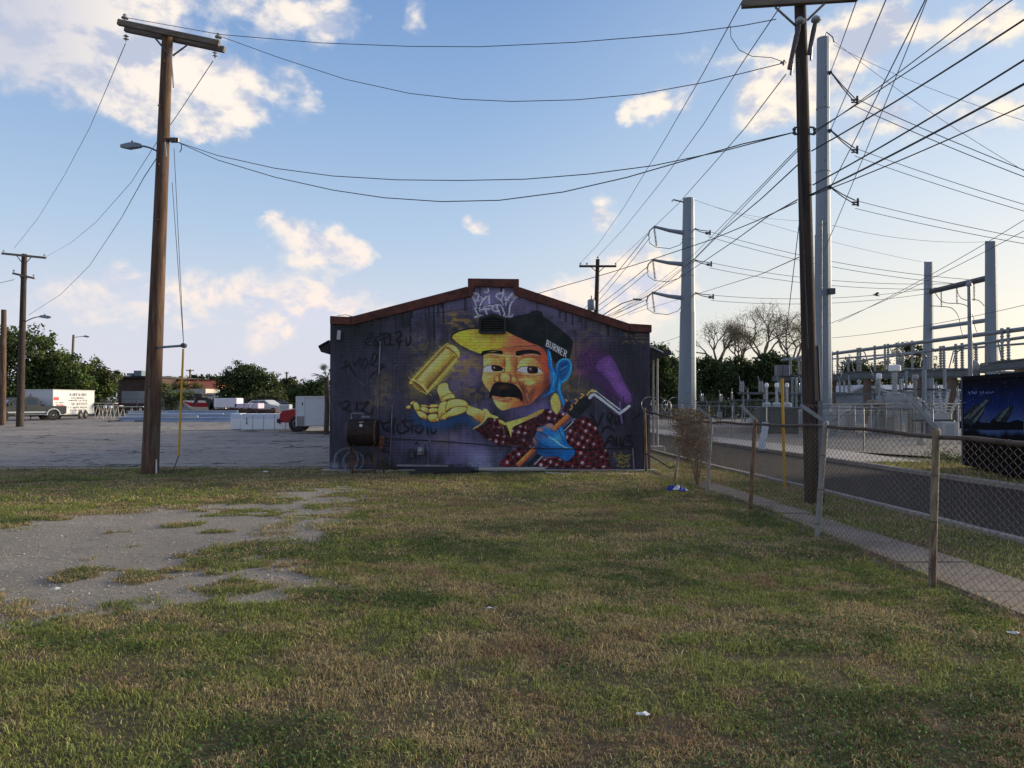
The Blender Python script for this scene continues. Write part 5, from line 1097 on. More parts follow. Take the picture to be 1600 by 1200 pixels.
# ---- pole behind the building with transformer and cobra lamp
sp_, SY = None, 50.0
c0 = at(933, 600, SY); sp_ = thing('utility_pole', 'small crossarm pole with grey transformer rising behind the building roof', 'utility pole', (c0.x, SY, 0))
pole_shaft(sp_, (c0.x - .3, SY, -.05), at(934, 405, SY), .2, .13, WOOD_D, 10)
a, c = at(905, 416, SY - .2), at(963, 416, SY - .2); b = MB(); b.beam(a, c, .11, .13); b.obj('crossarm', WOOD_D, sp_)
for s_ in (-1, 1): b = MB(); b.beam((a + c) / 2 + (c - a) * .2 * s_, (a + c) / 2 - Vector((0, 0, .45)), .03, .05); b.obj('brace', STEEL_D, sp_)
for px, py in ((907, 415), (934, 405), (962, 415), (917, 415)): pin_ins(sp_, at(px, py, SY - .2), .08)
p = at(924, 485, SY - .3); b = MB(); b.lathe(p, [(.0, 0), (.22, .02), (.25, .06), (.25, .62), (.2, .7), (0, .74)], 14); tr = b.obj('transformer', STEEL_P, sp_, smooth=True)
b = MB(); b.lathe(p + Vector((0, 0, .72)), [(.03, 0), (.05, .05), (.03, .1), (.05, .15), (.02, .25), (0, .26)], 8); b.obj('bushing', PORC, tr)
cb0 = at(938, 494, SY); cbl = thing('street_lamp', 'street lamp on a long curved arm above the building roofline', 'street lamp', (c0.x + .3, SY + 2, 0))
ps = [at(935, 497, SY), at(955, 484, SY), at(972, 474, SY), at(988, 469, SY)]; b = MB(); b.tube([Vector((ps[0].x, SY, 0)), ps[0]], .1, 8); b.obj('post', WOOD_D, cbl)
b = MB(); b.tube(ps, .035, 6); b.obj('lamp_arm', STEEL, cbl); b = MB(); b.box(at(996, 468, SY), (.62, .22, .12), ry=R(2)); b.obj('lamp_head', STEEL, cbl, bevel=.03)

# ---- steel transmission poles
def steel_pole(label, px, Y, ptop, r0, r1, pxt=None):
    c = at(px, 600, Y); t = thing('steel_pole', label, 'steel pole', (c.x, Y, 0)); ct = at(pxt or px, ptop, Y)
    H = ct.z; b = MB(); k = 3
    b.tube([(c.x, Y, -.05), Vector((c.x, Y, 0)).lerp(ct, .5)], [r0, (r0 + r1) / 2 + .015], 12); b.obj('lower_section', STEEL_P, t)
    b = MB(); b.tube([Vector((c.x, Y, 0)).lerp(ct, .497), ct], [(r0 + r1) / 2 - .012, r1], 12); b.obj('upper_section', STEEL_P, t)
    b = MB(); b.lathe((c.x, Y, -.02), [(r0 * 1.35, 0), (r0 * 1.35, .12), (r0, .13)], 14); b.obj('base_flange', STEEL_P, t)
    for f_ in (.12, .3, .5, .66, .82):
        p = Vector((c.x, Y, 0)).lerp(ct, f_); rr_ = r0 + (r1 - r0) * f_ + .022; b = MB(); b.lathe(p, [(rr_, 0), (rr_, .035)], 12); b.obj('band', STEEL, t)
        b = MB(); b.beam(p + Vector((-.06, -rr_, .5)), p + Vector((-.06, -rr_ - .12, .5)), .03, .03); b.obj('step_bolt', STEEL_D, t)
    return t, c
t1, c1 = steel_pole('pale steel pole with three curved arms right of the mural', 1073, 50, 310, .60, .36, 1076)
Y1 = 50
STRA = []
for py0, px1, py1 in ((364, 1022, 354), (413, 1020, 406), (466, 1019, 457)):
    a, c = at(1069, py0, Y1), at(px1, py1, Y1); b = MB(); b.tube([a, a.lerp(c, .5) + Vector((0, 0, -.05)), c], [.16, .12, .08], 8); arm = b.obj('arm', STEEL_P, t1, smooth=True)
    disc_ins(t1, c + Vector((0, -.05, -.1)), (.12, 0, -1), 14, .085, PORC_D, 'insulator_string', .085)
    b = MB(); b.tube([c, c + Vector((-.35, -.3, -.35)), c + Vector((-.42, -.3, -.7))], .05, 6); b.obj('dead_end_clamp', STEEL, t1)
    b = MB(); b.tube([c + Vector((-.4, -.3, -.6)), c + Vector((-.35, -.2, -1.1)), c + Vector((.1, 0, -1.35)), c + Vector((1.0, 0, -1.45)), c + Vector((1.7, 0, -1.2)), c + Vector((2.1, 0, -.6))], .022, 5); b.obj('jumper', CABLE_S, t1)
    STRA.append(c)
b = MB(); b.tube([at(1069, 316, Y1), at(1052, 312, Y1), at(1050, 315, Y1)], .05, 6); b.obj('top_bracket', STEEL_P, t1)
t2, c2 = steel_pole('tallest pale steel pole, rising right behind the dark wooden pole', 1285, 40, 60, .46, .31, 1286)
Y2 = 40
ARMS2 = []
for py in (112, 203, 292):
    a = at(1293, py + 6, Y2); c = at(1298, py, Y2 - .3); b = MB(); b.tube([a, c], .09, 6); b.obj('bracket', STEEL_D, t2); ARMS2.append(c)
b = MB(); b.tube([at(1289, 58, Y2), at(1291, 50, Y2), at(1301, 58, Y2), at(1303, 66, Y2)], .03, 5); b.obj('top_bracket', STEEL_D, t2)
b = MB(); 
for k, px in enumerate((1282.5, 1284.3)): b.tube([at(px, 345, Y2 - .5), at(px - .3, 640, Y2 - .65)], .022, 6)
b.obj('riser_conduit', STEEL, t2)
b = MB(); b.box((c2.x + .3, Y2 - .5, 7.4), (.3, .3, .3)); b.obj('junction_box', STEEL_D, t2)
# two-legged dead-end frame in the substation
hf = thing('steel_frame_tower', 'two-legged steel dead-end frame standing over the substation at right', 'transmission tower', (at(1500, 600, 46).x, 46, 0))
HA, HB = (1451, 410, 50), (1548, 378, 42)
for (px, py, Y), r0, r1, pb in ((HA, .36, .27, 1449), (HB, .36, .28, 1549)):
    c = at(pb, 600, Y); ct = at(px, py, Y); b = MB(); b.tube([(c.x, Y, -.05), ct], [r0, r1], 12); b.obj('leg', STEEL_P, hf)
    b = MB(); b.tube([ct, ct + Vector((-.3, 0, .02))], .04, 5); b.obj('top_bracket', STEEL_P, hf)
for y0, y1, r_ in ((456, 434, .17), (513, 500, .12)):
    a, c = at(1453, y0, 50), at(1545, y1, 42); b = MB(); b.tube([a, c], r_, 8); b.obj('crossbeam', STEEL_D if y0 < 500 else STEEL_P, hf)
    if y0 < 500:
        for k, L in ((.22, .95), (.5, .98), (.78, 1.0)):
            p = a.lerp(c, k); disc_ins(hf, p - Vector((0, 0, .15)), (0, 0, -1), 12, .06, mat('brown_insulator', (.10, .05, .04), .4, var=.2) if k == .22 else PORC_D, 'insulator_string', .08)
HP = [at(1453, 456, 50).lerp(at(1545, 434, 42), k) for k in (.22, .5, .78)]

# ---- the wires.  near distribution span between the two big wooden poles
ri = onR(12) 
wire('top wire from the left pole crossarm across the sky to the dark right pole', [at(200, 28, LY), at(345, 54, LY), at(500, 67, 18), at(640, 72.5, 17.2), at(750, 73, 16.6), at(900, 66, 15.8), at(1060, 53, 14.6), at(1160, 40, 13.8), at(1213, 30, RY)], .008)
wire('second, deeper sagging wire from the left pole right insulator', [at(345, 57, LY), at(430, 88, 18.3), at(540, 124, 17.6), at(640, 146, 17), at(720, 155, 16.5), at(800, 158.5, 16), at(900, 156, 15.4), at(1000, 147, 14.8), at(1100, 129, 14.2), at(1170, 112, 13.8), at(1226, 98, RY)], .008)
wire('upper service cable slung between the lamp height of the left pole and the right pole', [at(277, 222, LY), at(340, 243, 18.4), at(430, 263, 17.9), at(520, 275, 17.4), at(620, 281, 16.9), at(720, 282, 16.4), at(820, 280, 15.8), at(920, 272, 15.2), at(1020, 259, 14.6), at(1130, 236, 13.9), at(1240, 207, RY)], .010)
wire('lower, deepest sagging service cable between left pole and right pole', [at(277, 222, LY), at(340, 250, 18.4), at(430, 277, 17.9), at(520, 297, 17.4), at(600, 309, 17), at(690, 315, 16.5), at(780, 313, 16), at(880, 300, 15.4), at(980, 277, 14.8), at(1080, 248, 14.2), at(1160, 225, 13.8), at(1240, 207, RY)], .011)
wire('thin loop of wire hanging from the right pole crossarm', [at(1141, 40, RY), at(1142, 58, RY), at(1155, 78, RY), at(1175, 88, RY), at(1205, 90, RY), at(1222, 96, RY)], .006)
wire('wire dropping from the left end of the left pole crossarm to the far left', [at(196, 68, LY), at(170, 130, 24), at(140, 200, 31), at(100, 275, 42), at(60, 340, 52), at(22, 388, FY)], .010)
wire('wire from the right end of the left pole crossarm passing behind the pole', [at(333, 95, LY), at(300, 145, 20), at(272, 187, 21.5), at(245, 222, 24), at(205, 285, 32), at(150, 347, 43), at(110, 380, 54), at(72, 401, FY)], .010)
wire('low wire from the left pole to the lower crossarm far left', [at(248, 242, LY), at(225, 277, 21), at(190, 340, 29), at(140, 415, 40), at(95, 460, 51), at(45, 492, FY)], .011)
wire('faint wire leaving the far left pole towards the frame edge', [at(22, 437, FY), at(0, 442, FY - 2), at(-60, 452, FY - 6)], .02)
# primaries from the right pole crossarm to the pole behind the building
RA = [at(1162, 2, RY), at(1222, 4, RY - .1), at(1230, 118, RY)]
TG = [at(907, 411, SY), at(934, 401, SY), at(962, 411, SY)]
wire('left primary wire from the right pole crossarm down to the far crossarm', [at(1158, 5, RY), at(1100, 112, 17), at(1040, 216, 23), at(975, 324, 34), at(935, 381, 43), TG[0]], .009)
wire('middle primary wire from the right pole crossarm down to the far crossarm', [at(1222, 6, RY), at(1160, 98, 16), at(1100, 193, 20), at(1035, 282, 27), at(975, 357, 38), TG[1]], .009)
wire('right primary wire from the fuse on the right pole down to the far crossarm', [at(1228, 116, RY), at(1165, 199, 17), at(1100, 273, 22), at(1060, 318, 28), at(1010, 366, 37), TG[2]], .009)
# continuing overhead towards the camera side
def up_wire(label, a, px, py, Yd, r, extra=None, m_=CABLE):
    wire(label, sag(a, at(px, py, Yd), .12, 10), r, m_)
up_wire('wire rising from the right pole crossarm out of the top of view', onR(-2) + Vector((.2, 0, 0)), 1400, -220, 8, .008)
for (x0, y0, x1, y1, r_, lab) in ((1268, 236, 1600, 30, .012, 'thick cable from the dark pole, uppermost of the four to the right edge'), (1270, 289, 1600, 93, .012, 'thick cable from the dark pole, second of the four to the right edge'), (1263, 306, 1600, 130, .015, 'thickest cable from the dark pole, third of the four to the right edge'), (1264, 307, 1600, 163, .009, 'thinner cable from the dark pole, lowest of the four to the right edge'),
    (1275, 203, 1580, 0, .008, 'thin wire from the dark pole passing out of the top right corner'), (1275, 206, 1550, 0, .007, 'thinner wire beside it from the dark pole to the top edge')):
    dx_ = x1 - x0; dy_ = y1 - y0; a, c = at(x0, y0, RY), at(x0 + dx_ * 1.35, y0 + dy_ * 1.37, RY * .58)
    wire(lab, sag(a, c, .05, 14), r_, CABLE, 'overhead cable')
# secondaries running left from the dark pole over the steel pole towards the roof
wire('service cable from the dark pole crossing in front of the gable', [at(1245, 316, RY), at(1180, 346, 14.4), at(1110, 375, 15.5), at(1020, 405, 17), at(950, 427, 18), at(880, 447, 18.9), at(830, 462, 19.2), at(780, 474, 19.35), at(700, 487, 19.4), at(610, 494, 19.42), at(545, 495, 19.42)], .009)
wire('cable from the dark pole slanting down behind the right roof slope', [at(1246, 312, RY), at(1200, 338, 17), at(1145, 378, 22), at(1062, 434, 33), at(1000, 468, 43), at(935, 500, SY)], .012)
wire('cable from the dark pole slanting down beside the steel pole', [at(1246, 258, RY), at(1190, 310, 17), at(1130, 360, 22), at(1085, 405, 28), at(1025, 455, 38), at(940, 505, SY + 6)], .012)
for i, (x0, y0) in enumerate(((1246, 232), (1246, 236))):
    wire(('thin wire', 'second thin wire')[i] + ' from the dark pole fanning down past the steel pole', [at(x0, y0, RY), at(1190, 290 + i * 4, 17), at(1130, 351 + i * 6, 23), at(1085, 397 + i * 7, 30), at(1020, 448 + i * 5, 40), at(960, 490, 52)], .008)
wire('faint cable from the dark pole down to the far right of the building', [at(1248, 402, RY), at(1190, 428, 19), at(1100, 456, 30), at(1040, 474, 41), at(980, 492, SY)], .009)
# transmission conductors, pole to pole and pole to frame
def pair(lab, a, px_ins, py_ins, Yi, tgt, r=.018, dz=.38, sg=.5):
    i0 = at(px_ins, py_ins, Yi); st = thing('insulator_string', 'dead-end insulator string ' + lab[0], 'insulator', tuple(i0)); d = (i0 - a).normalized()
    b = MB(); L = (i0 - a).length
    for k in (0, 1):
        off = Vector((0, 0, -dz * .5 * k)); b.tube([a + off * .2, a.lerp(i0, .5) + off * .6 - Vector((0, 0, .05)), i0 + off], .028, 5)
    b.obj('rod', PORC_D, st); b = MB(); b.box(i0 - Vector((0, 0, .1)), (.34, .08, .07)); b.box(i0 + Vector((.14, 0, -.1)), (.08, .08, dz)); b.box(i0 + Vector((0, 0, -dz * .55)), (.3, .07, .06)); b.obj('yoke', STEEL_D, st)
    for k, t in enumerate(tgt):
        wire(('upper' if k == 0 else 'lower') + ' conductor of the pair ' + lab[1], sag(i0 - Vector((0, 0, dz * k)), t, sg, 14), r, CABLE_S, 'power line')
labs = [('below the top bracket of the tallest steel pole', 'leaving the tallest steel pole at its top bracket'), ('at the middle bracket of the tallest steel pole', 'leaving the tallest steel pole at its middle bracket'), ('at the lowest bracket of the tallest steel pole', 'leaving the tallest steel pole at its lowest bracket')]
for i, ((ix, iy), ya, yb) in enumerate((((1335, 153), 272, 282), ((1335, 231), 320, 330), ((1336, 313), 366, 374))):
    e0, e1 = at(1600 + 60, ya + 17, 32), at(1600 + 60, yb + 17, 32)
    pair(labs[i], ARMS2[i], ix, iy, 38, (e0, e1), .018, .4, .1)
labs = [('right of the top arm of the three-armed steel pole', 'from the three-armed pole top level to the substation frame'), ('right of the middle arm of the three-armed steel pole', 'from the three-armed pole middle level to the substation frame'), ('right of the lowest arm of the three-armed steel pole', 'from the three-armed pole lowest level to the substation frame')]
for i, ((ix, iy), ty) in enumerate((((1106, 361), 431), ((1108, 410), 444), ((1111, 461), 455))):
    pair(labs[i], at(1083, iy - 5, Y1), ix, iy, Y1 - .5, (HP[2 - i] + Vector((-.3, 0, .1)), HP[2 - i] + Vector((-.3, 0, -.2))), .017, .35, .45)
for i, (c, py) in enumerate(zip(STRA, (('top', 1), ('middle', 2), ('lowest', 3)))):
    c_ = c + Vector((-.4, -.3, -.5)); tq = at(870 - i * 12, 520, 110)
    wire(f'conductor from the {py[0]} arm of the three-armed pole going away behind the roof', sag(c_, tq, .6, 12), .024, CABLE_S, 'power line')
    tq = at(878 - i * 12, 524, 110)
    wire(f'twin conductor beside it from the {py[0]} arm of the three-armed pole', sag(c_ + Vector((.1, 0, -.25)), tq, .6, 12), .02, CABLE_S, 'power line')
for i, (x1, y1, lab) in enumerate(((1337, 0, 'top'), (1382, 0, 'middle'), (1443, 0, 'lowest'))):
    a = ARMS2[i]; c = at(x1, y1, 24 - i); d = c - a; wire(f'conductor rising steeply out of view from the {lab} bracket of the tallest pole', sag(a, a + d * 1.6, .1, 8), .02, CABLE_S, 'power line')
wire('conductor running steeply up past the tallest pole from its foot', sag(at(1287, 393, 36), at(1460, -30, 20), .1, 8), .014, CABLE_S, 'power line')
for i, (x0, y0, Y0, x1, y1, Yb) in enumerate(((1303, 64, Y2, 1640, 290, 30), (1303, 70, Y2, 1640, 200, 30), (1300, 352, Y2, 1538, 378, 43), (1084, 312, Y1, 1440, 409, 50), (1082, 311, Y1, 1250, 345, 44))):
    wire(('faint shield wire from the tallest pole top, steeper one to the right', 'faint shield wire from the tallest pole top, flatter one to the right', 'faint shield wire from the tallest pole to the taller frame leg', 'faint shield wire from the three-armed pole top to the shorter frame leg', 'faint shield wire from the three-armed pole top towards the tallest pole')[i], sag(at(x0, y0, Y0), at(x1, y1, Yb), .3, 12), .010, CABLE_S, 'shield wire')
for (p0, p1, lab) in (((1310, 503), (1600, 340), 'long diagonal cable rising to the right edge above the dead-end frame'), ((1296, 506), (1600, 357), 'long diagonal cable just below the other one above the dead-end frame'), ((1300, 528), (1600, 473), 'faint low cable crossing the warm sky right of the tall pole')):
    d0 = at(*p0, 38); d1 = at(*p1, 28); dd = d1 - d0; wire(lab, sag(d0, d0 + dd * 1.15, .2, 10), .012, CABLE_S)
wire('very faint cable low in the sky right of the mural building', sag(at(1022, 537, 60), at(1075, 520, 50), .1, 6), .014, CABLE_S)
# bird on the wing
bp_ = at(1368, 461, 60); bird = thing('bird', 'small dark bird flying left of the dead-end frame', 'bird', tuple(bp_))
b = MB(); b.tube([bp_ + Vector((-.22, 0, .05)), bp_ + Vector((-.12, 0, .02)), bp_ + Vector((.05, 0, -.02)), bp_ + Vector((.22, 0, -.06)), bp_ + Vector((.3, 0, -.07))], [.01, .05, .06, .03, .035], 8); b.obj('body', BLACKP, bird, smooth=True)
for s_ in (-1, 1):
    b = MB(); r0 = bp_ + Vector((-.04, 0, .0)); b.add([r0, r0 + Vector((.14, 0, 0)), r0 + Vector((.1, s_ * .18, .2)), r0 + Vector((.22, s_ * .28, .12)), r0 + Vector((.0, s_ * .1, .14))] + [Vector(p) + Vector((0, 0, .012)) for p in (r0, r0 + Vector((.14, 0, 0)), r0 + Vector((.1, s_ * .18, .2)), r0 + Vector((.22, s_ * .28, .12)), r0 + Vector((.0, s_ * .1, .14)))], [(0, 1, 3, 2, 4), (9, 7, 8, 6, 5), (0, 5, 6, 1), (1, 6, 8, 3), (3, 8, 7, 2), (2, 7, 9, 4), (4, 9, 5, 0)]); b.obj('wing', BLACKP, bird)
# ================================================================== near chain-link fence
def chainlink(p0, p1, h0, h1, z0=0.03, pitch=.058, r=.0027, seed=1, rows_=None, n=3):
    """woven wire between two ground points; wires zigzag up, neighbours hook at their bends"""
    rg = np.random.default_rng(seed); p0 = np.array(p0, float); p1 = np.array(p1, float); L = np.hypot(*(p1 - p0)[:2]); d = (p1 - p0)[:2] / L
    nw = int(L / pitch); rows = int((h0 - z0) / (pitch * .62)); nrm = np.array([-d[1], d[0]])
    k = np.arange(rows + 1); i = np.arange(nw)[:, None]
    s = (i + .5) * pitch + np.where(((k[None] + i) % 2) == 0, -.5, .5) * pitch * 1.04
    off = np.where(((k[None] + i) % 2) == 0, .003, -.003) * np.ones_like(s)
    hh = h0 + (h1 - h0) * s / L; z = z0 + (hh - z0) * k[None] / rows
    bulge = (fbm(s * .9 + seed * 7, z * 1.1, seed, 2) - .5) * .10 * np.sin(np.pi * np.clip((z - z0) / (h0 - z0), 0, 1))
    s = s + (fbm(z * 2.5 + seed, s * 2.2, seed + 3, 2) - .5) * .03
    X = p0[0] + d[0] * s + nrm[0] * (off + bulge); Yc = p0[1] + d[1] * s + nrm[1] * (off + bulge)
    C_ = np.stack([X, Yc, z], -1)                      # nw, rows+1, 3
    vs = []
    for a in range(n):
        t = 2 * np.pi * a / n; vs.append(C_ + np.array([nrm[0] * np.cos(t), nrm[1] * np.cos(t), 0]) * r + np.array([d[0], d[1], 0]) * np.sin(t) * r)
    V_ = np.stack(vs, 2)                               # nw, rows+1, n, 3
    idx_ = np.arange(V_.shape[0] * V_.shape[1] * n).reshape(V_.shape[:3]); F_ = []
    for a in range(n): F_.append(np.stack([idx_[:, :-1, a], idx_[:, :-1, (a + 1) % n], idx_[:, 1:, (a + 1) % n], idx_[:, 1:, a]], -1).reshape(-1, 4))
    return V_.reshape(-1, 3), np.concatenate(F_)
M_WIRE = mat('rusty_fence_wire', (.16, .13, .10), .75, .3, var=.3, scale=3, bump=0); M_RAIL = mat('brown_fence_rail', (.085, .066, .055), .8, .2, var=.35, scale=5, bump=.2, stretch=(3, 1, 3))
M_POSTB = mat('weathered_fence_post', (.22, .18, .125), .8, .15, var=.35, scale=6, bump=.25, stretch=(3, 3, .8), col2=(.12, .075, .05), cover=.4)
M_POSTG = mat('grey_fence_post', (.25, .25, .24), .7, .3, var=.2, scale=6, bump=.2, stretch=(3, 3, .8), col2=(.15, .13, .10), cover=.35)
M_POSTO = mat('orange_rust_post', (.17, .105, .06), .85, .1, var=.4, scale=6, bump=.2, stretch=(3, 3, .8), col2=(.10, .06, .04), cover=.45)
fen = thing('chain_link_fence', 'rusty chain-link fence with angled barbed-wire arms along the lawn', 'fence', (4.0, 10, 0))
posts = [  # base px, top px, material, radius, arm tip px
    ((1456, 918), (1463, 676), M_POSTB, .036, (1427, 627)), ((1276, 840), (1290, 663), M_POSTG, .036, (1251, 633)), ((1172, 797), (1180, 659), M_POSTO, .032, (1158, 633)),
    ((1105, 774), (1112, 657), M_POSTG, .028, (1091, 637)), ((1052, 755), (1071, 656), M_POSTG, .026, None), ((1010, 737), (1007, 640), M_POSTO, .035, None)]
PT = []
for (bx, by), (tx, ty), m_, r_, arm in posts:
    g0 = gp(bx, by); tp = at(tx, ty, g0.y); b = MB(); b.tube([g0 - Vector((0, 0, .08)), g0.lerp(tp, .5), tp], r_, 12)
    po = b.obj('post', m_, fen, smooth=True); PT.append((g0, tp))
    b = MB(); b.lathe(tp - Vector((0, 0, .03)), [(r_ * 1.12, 0), (r_ * 1.12, .05), (r_ * .6, .075), (0, .08)], 12); b.obj('cap', m_, po)
    if arm:
        a = tp + Vector((.0, 0, .03)); c = at(arm[0], arm[1], g0.y - .05)
        b = MB(); d = (c - a).normalized(); b.beam(a, c, .012, .05); b.beam(a + Vector((0, .02, 0)), c + Vector((0, .02, 0)), .03, .008)
        b.obj('barb_arm', STEEL if m_ is not M_POSTO else M_POSTG, fen)
    if r_ >= .035 and m_ is not M_POSTO:
        for f_ in (.12, .42, .72):
            p = g0.lerp(tp, f_); b = MB(); b.lathe(p, [(r_ * 1.06, 0), (r_ * 1.06, .012)], 12); b.obj('tie_band', STEEL_D, po)
p_out0, p_out1 = Vector((4.06, 4.7, 0)), Vector((4.07, 4.7, 1.5)); b = MB(); b.tube([p_out0, p_out1], .036, 12); b.obj('post', M_POSTB, fen, smooth=True)
p_o2, p_o3 = Vector((4.25, 2.4, 0)), Vector((4.25, 2.4, 1.5)); b = MB(); b.tube([p_o2, p_o3], .036, 12); b.obj('post', M_POSTB, fen, smooth=True)
tops = [p_o3, p_out1] + [t for _, t in PT]; bases = [p_o2, p_out0] + [g_ for g_, _ in PT]
rail = [t + Vector((.03, 0, -.035)) for t in tops]
rl = []
for a, c in zip(rail[:-1], rail[1:]):
    for t in np.linspace(0, 1, 6)[:-1]: rl.append(a.lerp(c, t) + Vector((0, 0, -.012 * math.sin(t * math.pi * 2 + a.y))))
rl.append(rail[-1]); cut = len(rl) - 1
b = MB(); b.tube(rl, .022, 10); b.obj('top_rail', M_RAIL, fen, smooth=True)
for i in range(0, len(rl) - 1, 2):
    if i % 4 == 0:
        p = rl[i]; q_ = rl[i + 1]; d = (q_ - p).normalized(); b = MB(); b.lathe(p, [(.026, 0), (.026, .05)], 10, d); b.obj('rail_sleeve', M_RAIL, fen)
for i in range(len(bases) - 3):
    a, c = bases[i], bases[i + 1]; V_, F_ = chainlink((a.x + .045, a.y), (c.x + .045, c.y), tops[i].z - .045, tops[i + 1].z - .045, seed=i + 2)
    V_ -= np.array(fen.location); o = from_np('mesh_panel', V_, F_, M_WIRE, fen); o['kind'] = 'stuff'
a, c = bases[-3], bases[-2]; V_, F_ = chainlink((a.x + .04, a.y), (c.x + .12, c.y), 1.4, 1.4, seed=30, r=.0032); V_ -= np.array(fen.location); o = from_np('mesh_panel', V_, F_, M_WIRE, fen); o['kind'] = 'stuff'
a, c = bases[-2], bases[-1]; V_, F_ = chainlink((a.x + .04, a.y), (c.x + .04, c.y), 1.36, 1.4, seed=31, r=.0018, pitch=.075); V_ -= np.array(fen.location); o = from_np('mesh_panel', V_, F_, mat('pale_thin_wire', (.2, .2, .19), .6, .3, var=.2), fen); o['kind'] = 'stuff'
# bottom tension wire, broken brace rail, one surviving strand
b = MB(); b.tube([x + Vector((.04, 0, .05 + .01 * (i % 2))) for i, x in enumerate(bases)], .003, 4); b.obj('bottom_wire', M_WIRE, fen)
b = MB(); b.tube([at(1008, 708, PT[-1][0].y), at(1028, 719, 18.4), at(1047, 731, 17.2), at(1054, 728, 17)], .02, 8); b.obj('fallen_rail', M_RAIL, fen, smooth=True)
tip0, tip1 = at(1427, 627, PT[0][0].y), at(1251, 633, PT[1][0].y)
b = MB(); b.tube([tip0, at(1380, 634, 8.2), at(1340, 632, 9), tip1], .0028, 4)
for t in np.linspace(.05, .95, 22):
    p = tip0.lerp(tip1, t) - Vector((0, 0, .02)); b.tube([p + Vector((0, .02, .014)), p - Vector((0, .02, .014))], .002, 3)
b.obj('barbed_strand', M_WIRE, fen)
b = MB(); b.tube(sag(tip0 + Vector((.12, 0, -.12)), tip1 + Vector((.12, 0, -.12)), .02, 8), .0028, 4); b.obj('barbed_strand', M_WIRE, fen)

# razor-wire coil where the fence meets the building
rz = thing('razor_wire', 'loose coil of razor wire on the fence top beside the building corner', 'razor wire', (3.7, 18, 1.4))
b = MB(); pts = []; p0, p1 = at(1012, 634, 18.9), at(1072, 636, 16.8)
for i in range(181):
    t = i / 180; a = t * 2 * math.pi * 4.3; c = p0.lerp(p1, t); rr_ = .20 + .05 * math.sin(t * 9)
    pts.append(c + Vector((math.cos(a) * rr_, math.sin(a) * .06 + .02 * math.sin(5 * a), math.sin(a) * rr_ * (.95 if t < .8 else .7))))
b.tube(pts, .0065, 4); b.obj('coil', STEEL, rz)
b = MB()
for i in range(4, 178, 3):
    p = pts[i]; d = (pts[i + 1] - pts[i]).normalized(); o_ = d.orthogonal() * .02; b.add([p - d * .01, p + o_, p + d * .01, p - o_, p + Vector((.001, .001, .003))], [(0, 1, 4), (1, 2, 4), (2, 3, 4), (3, 0, 4)])
b.obj('barbs', STEEL, rz)
# low white cable on the wall corner side
# dead vine
def twigs(n, cen, ext, L, r, seed=4, up=.0):
    rg = random.Random(seed); b = MB()
    for i in range(n):
        p = Vector([cen[k] + rg.gauss(0, ext[k]) for k in range(3)])
        d = Vector((rg.gauss(0, 1), rg.gauss(0, 1), rg.gauss(0, .8) + up)).normalized() * L * rg.uniform(.4, 1.2); m1 = p + d * .5 + Vector((rg.uniform(-.02, .02), rg.uniform(-.02, .02), rg.uniform(-.02, .02)))
        b.tube([p, m1, p + d], [r, r * .8, r * .5], 3, cap=False)
    return b
vb = gp(1090, 760); vi = thing('dead_vine', 'dead brown vine smothering the fence between the leaning post and the next', 'plant', (vb.x, vb.y, 0))
M_TW = mat('dry_twig', (.17, .12, .085), .9, var=.4, scale=20, bump=0); M_DL = tint_mat('dead_leaf')
b = MB(); top_ = Vector((3.72, 15.7, .75))
for i in range(7):
    r_ = random.Random(i); e = top_ + Vector((r_.uniform(-.1, .3), r_.uniform(-.5, .6), r_.uniform(0, .7))); m1 = vb.lerp(e, .5) + Vector((r_.uniform(-.12, .12), r_.uniform(-.15, .15), 0)); b.tube([vb, vb.lerp(m1, .6), m1, e], [.02, .014, .01, .004], 5)
b.obj('stem', M_TW, vi)
b = twigs(800, (3.72, 15.85, 1.02), (.06, .6, .28), .26, .0035, 5); b.obj('twigs', M_TW, vi)['kind'] = 'stuff'
def leaf_cloud(n, fn, size, cols, seed=1, curl=0):
    rg = np.random.default_rng(seed); P_ = fn(rg, n); n = len(P_)
    u = rg.normal(size=(n, 3)); u /= np.linalg.norm(u, axis=1)[:, None]; w = rg.normal(size=(n, 3)); w = np.cross(u, w); w /= np.linalg.norm(w, axis=1)[:, None]
    s = size * rg.uniform(.6, 1.3, n)[:, None]; u = u * s; w = w * s * .42
    V_ = np.stack([P_ - u * .5, P_ + w * .5, P_ + u * .5, P_ - w * .5], 1).reshape(-1, 3); F_ = np.arange(n * 4).reshape(-1, 4)
    cols = np.array(cols); c = cols[rg.integers(0, len(cols), n)] * rg.uniform(.75, 1.25, n)[:, None]
    return V_, F_, np.repeat(c, 4, 0)
def vf(rg, n):
    y = rg.uniform(14.85, 16.95, n) + rg.normal(0, .08, n); z = rg.normal(1.12, .27, n); z = np.where(z > 1.62, 1.5, z); z = np.where(rg.uniform(size=n) < .22, rg.uniform(1.35, 1.62, n), z)
    x = fence_x(y) + .04 + rg.normal(0, .06 + .05 * (z > 1.3), n); return np.stack([x, y, z], -1)[z > .25]
V_, F_, C_ = leaf_cloud(4600, vf, .045, [(.16, .10, .065), (.22, .15, .09), (.11, .07, .05), (.19, .14, .08), (.13, .125, .06)], 9)
V_ -= np.array(vi.location); from_np('dead_leaves', V_, F_, M_DL, vi, colors=C_)['kind'] = 'stuff'
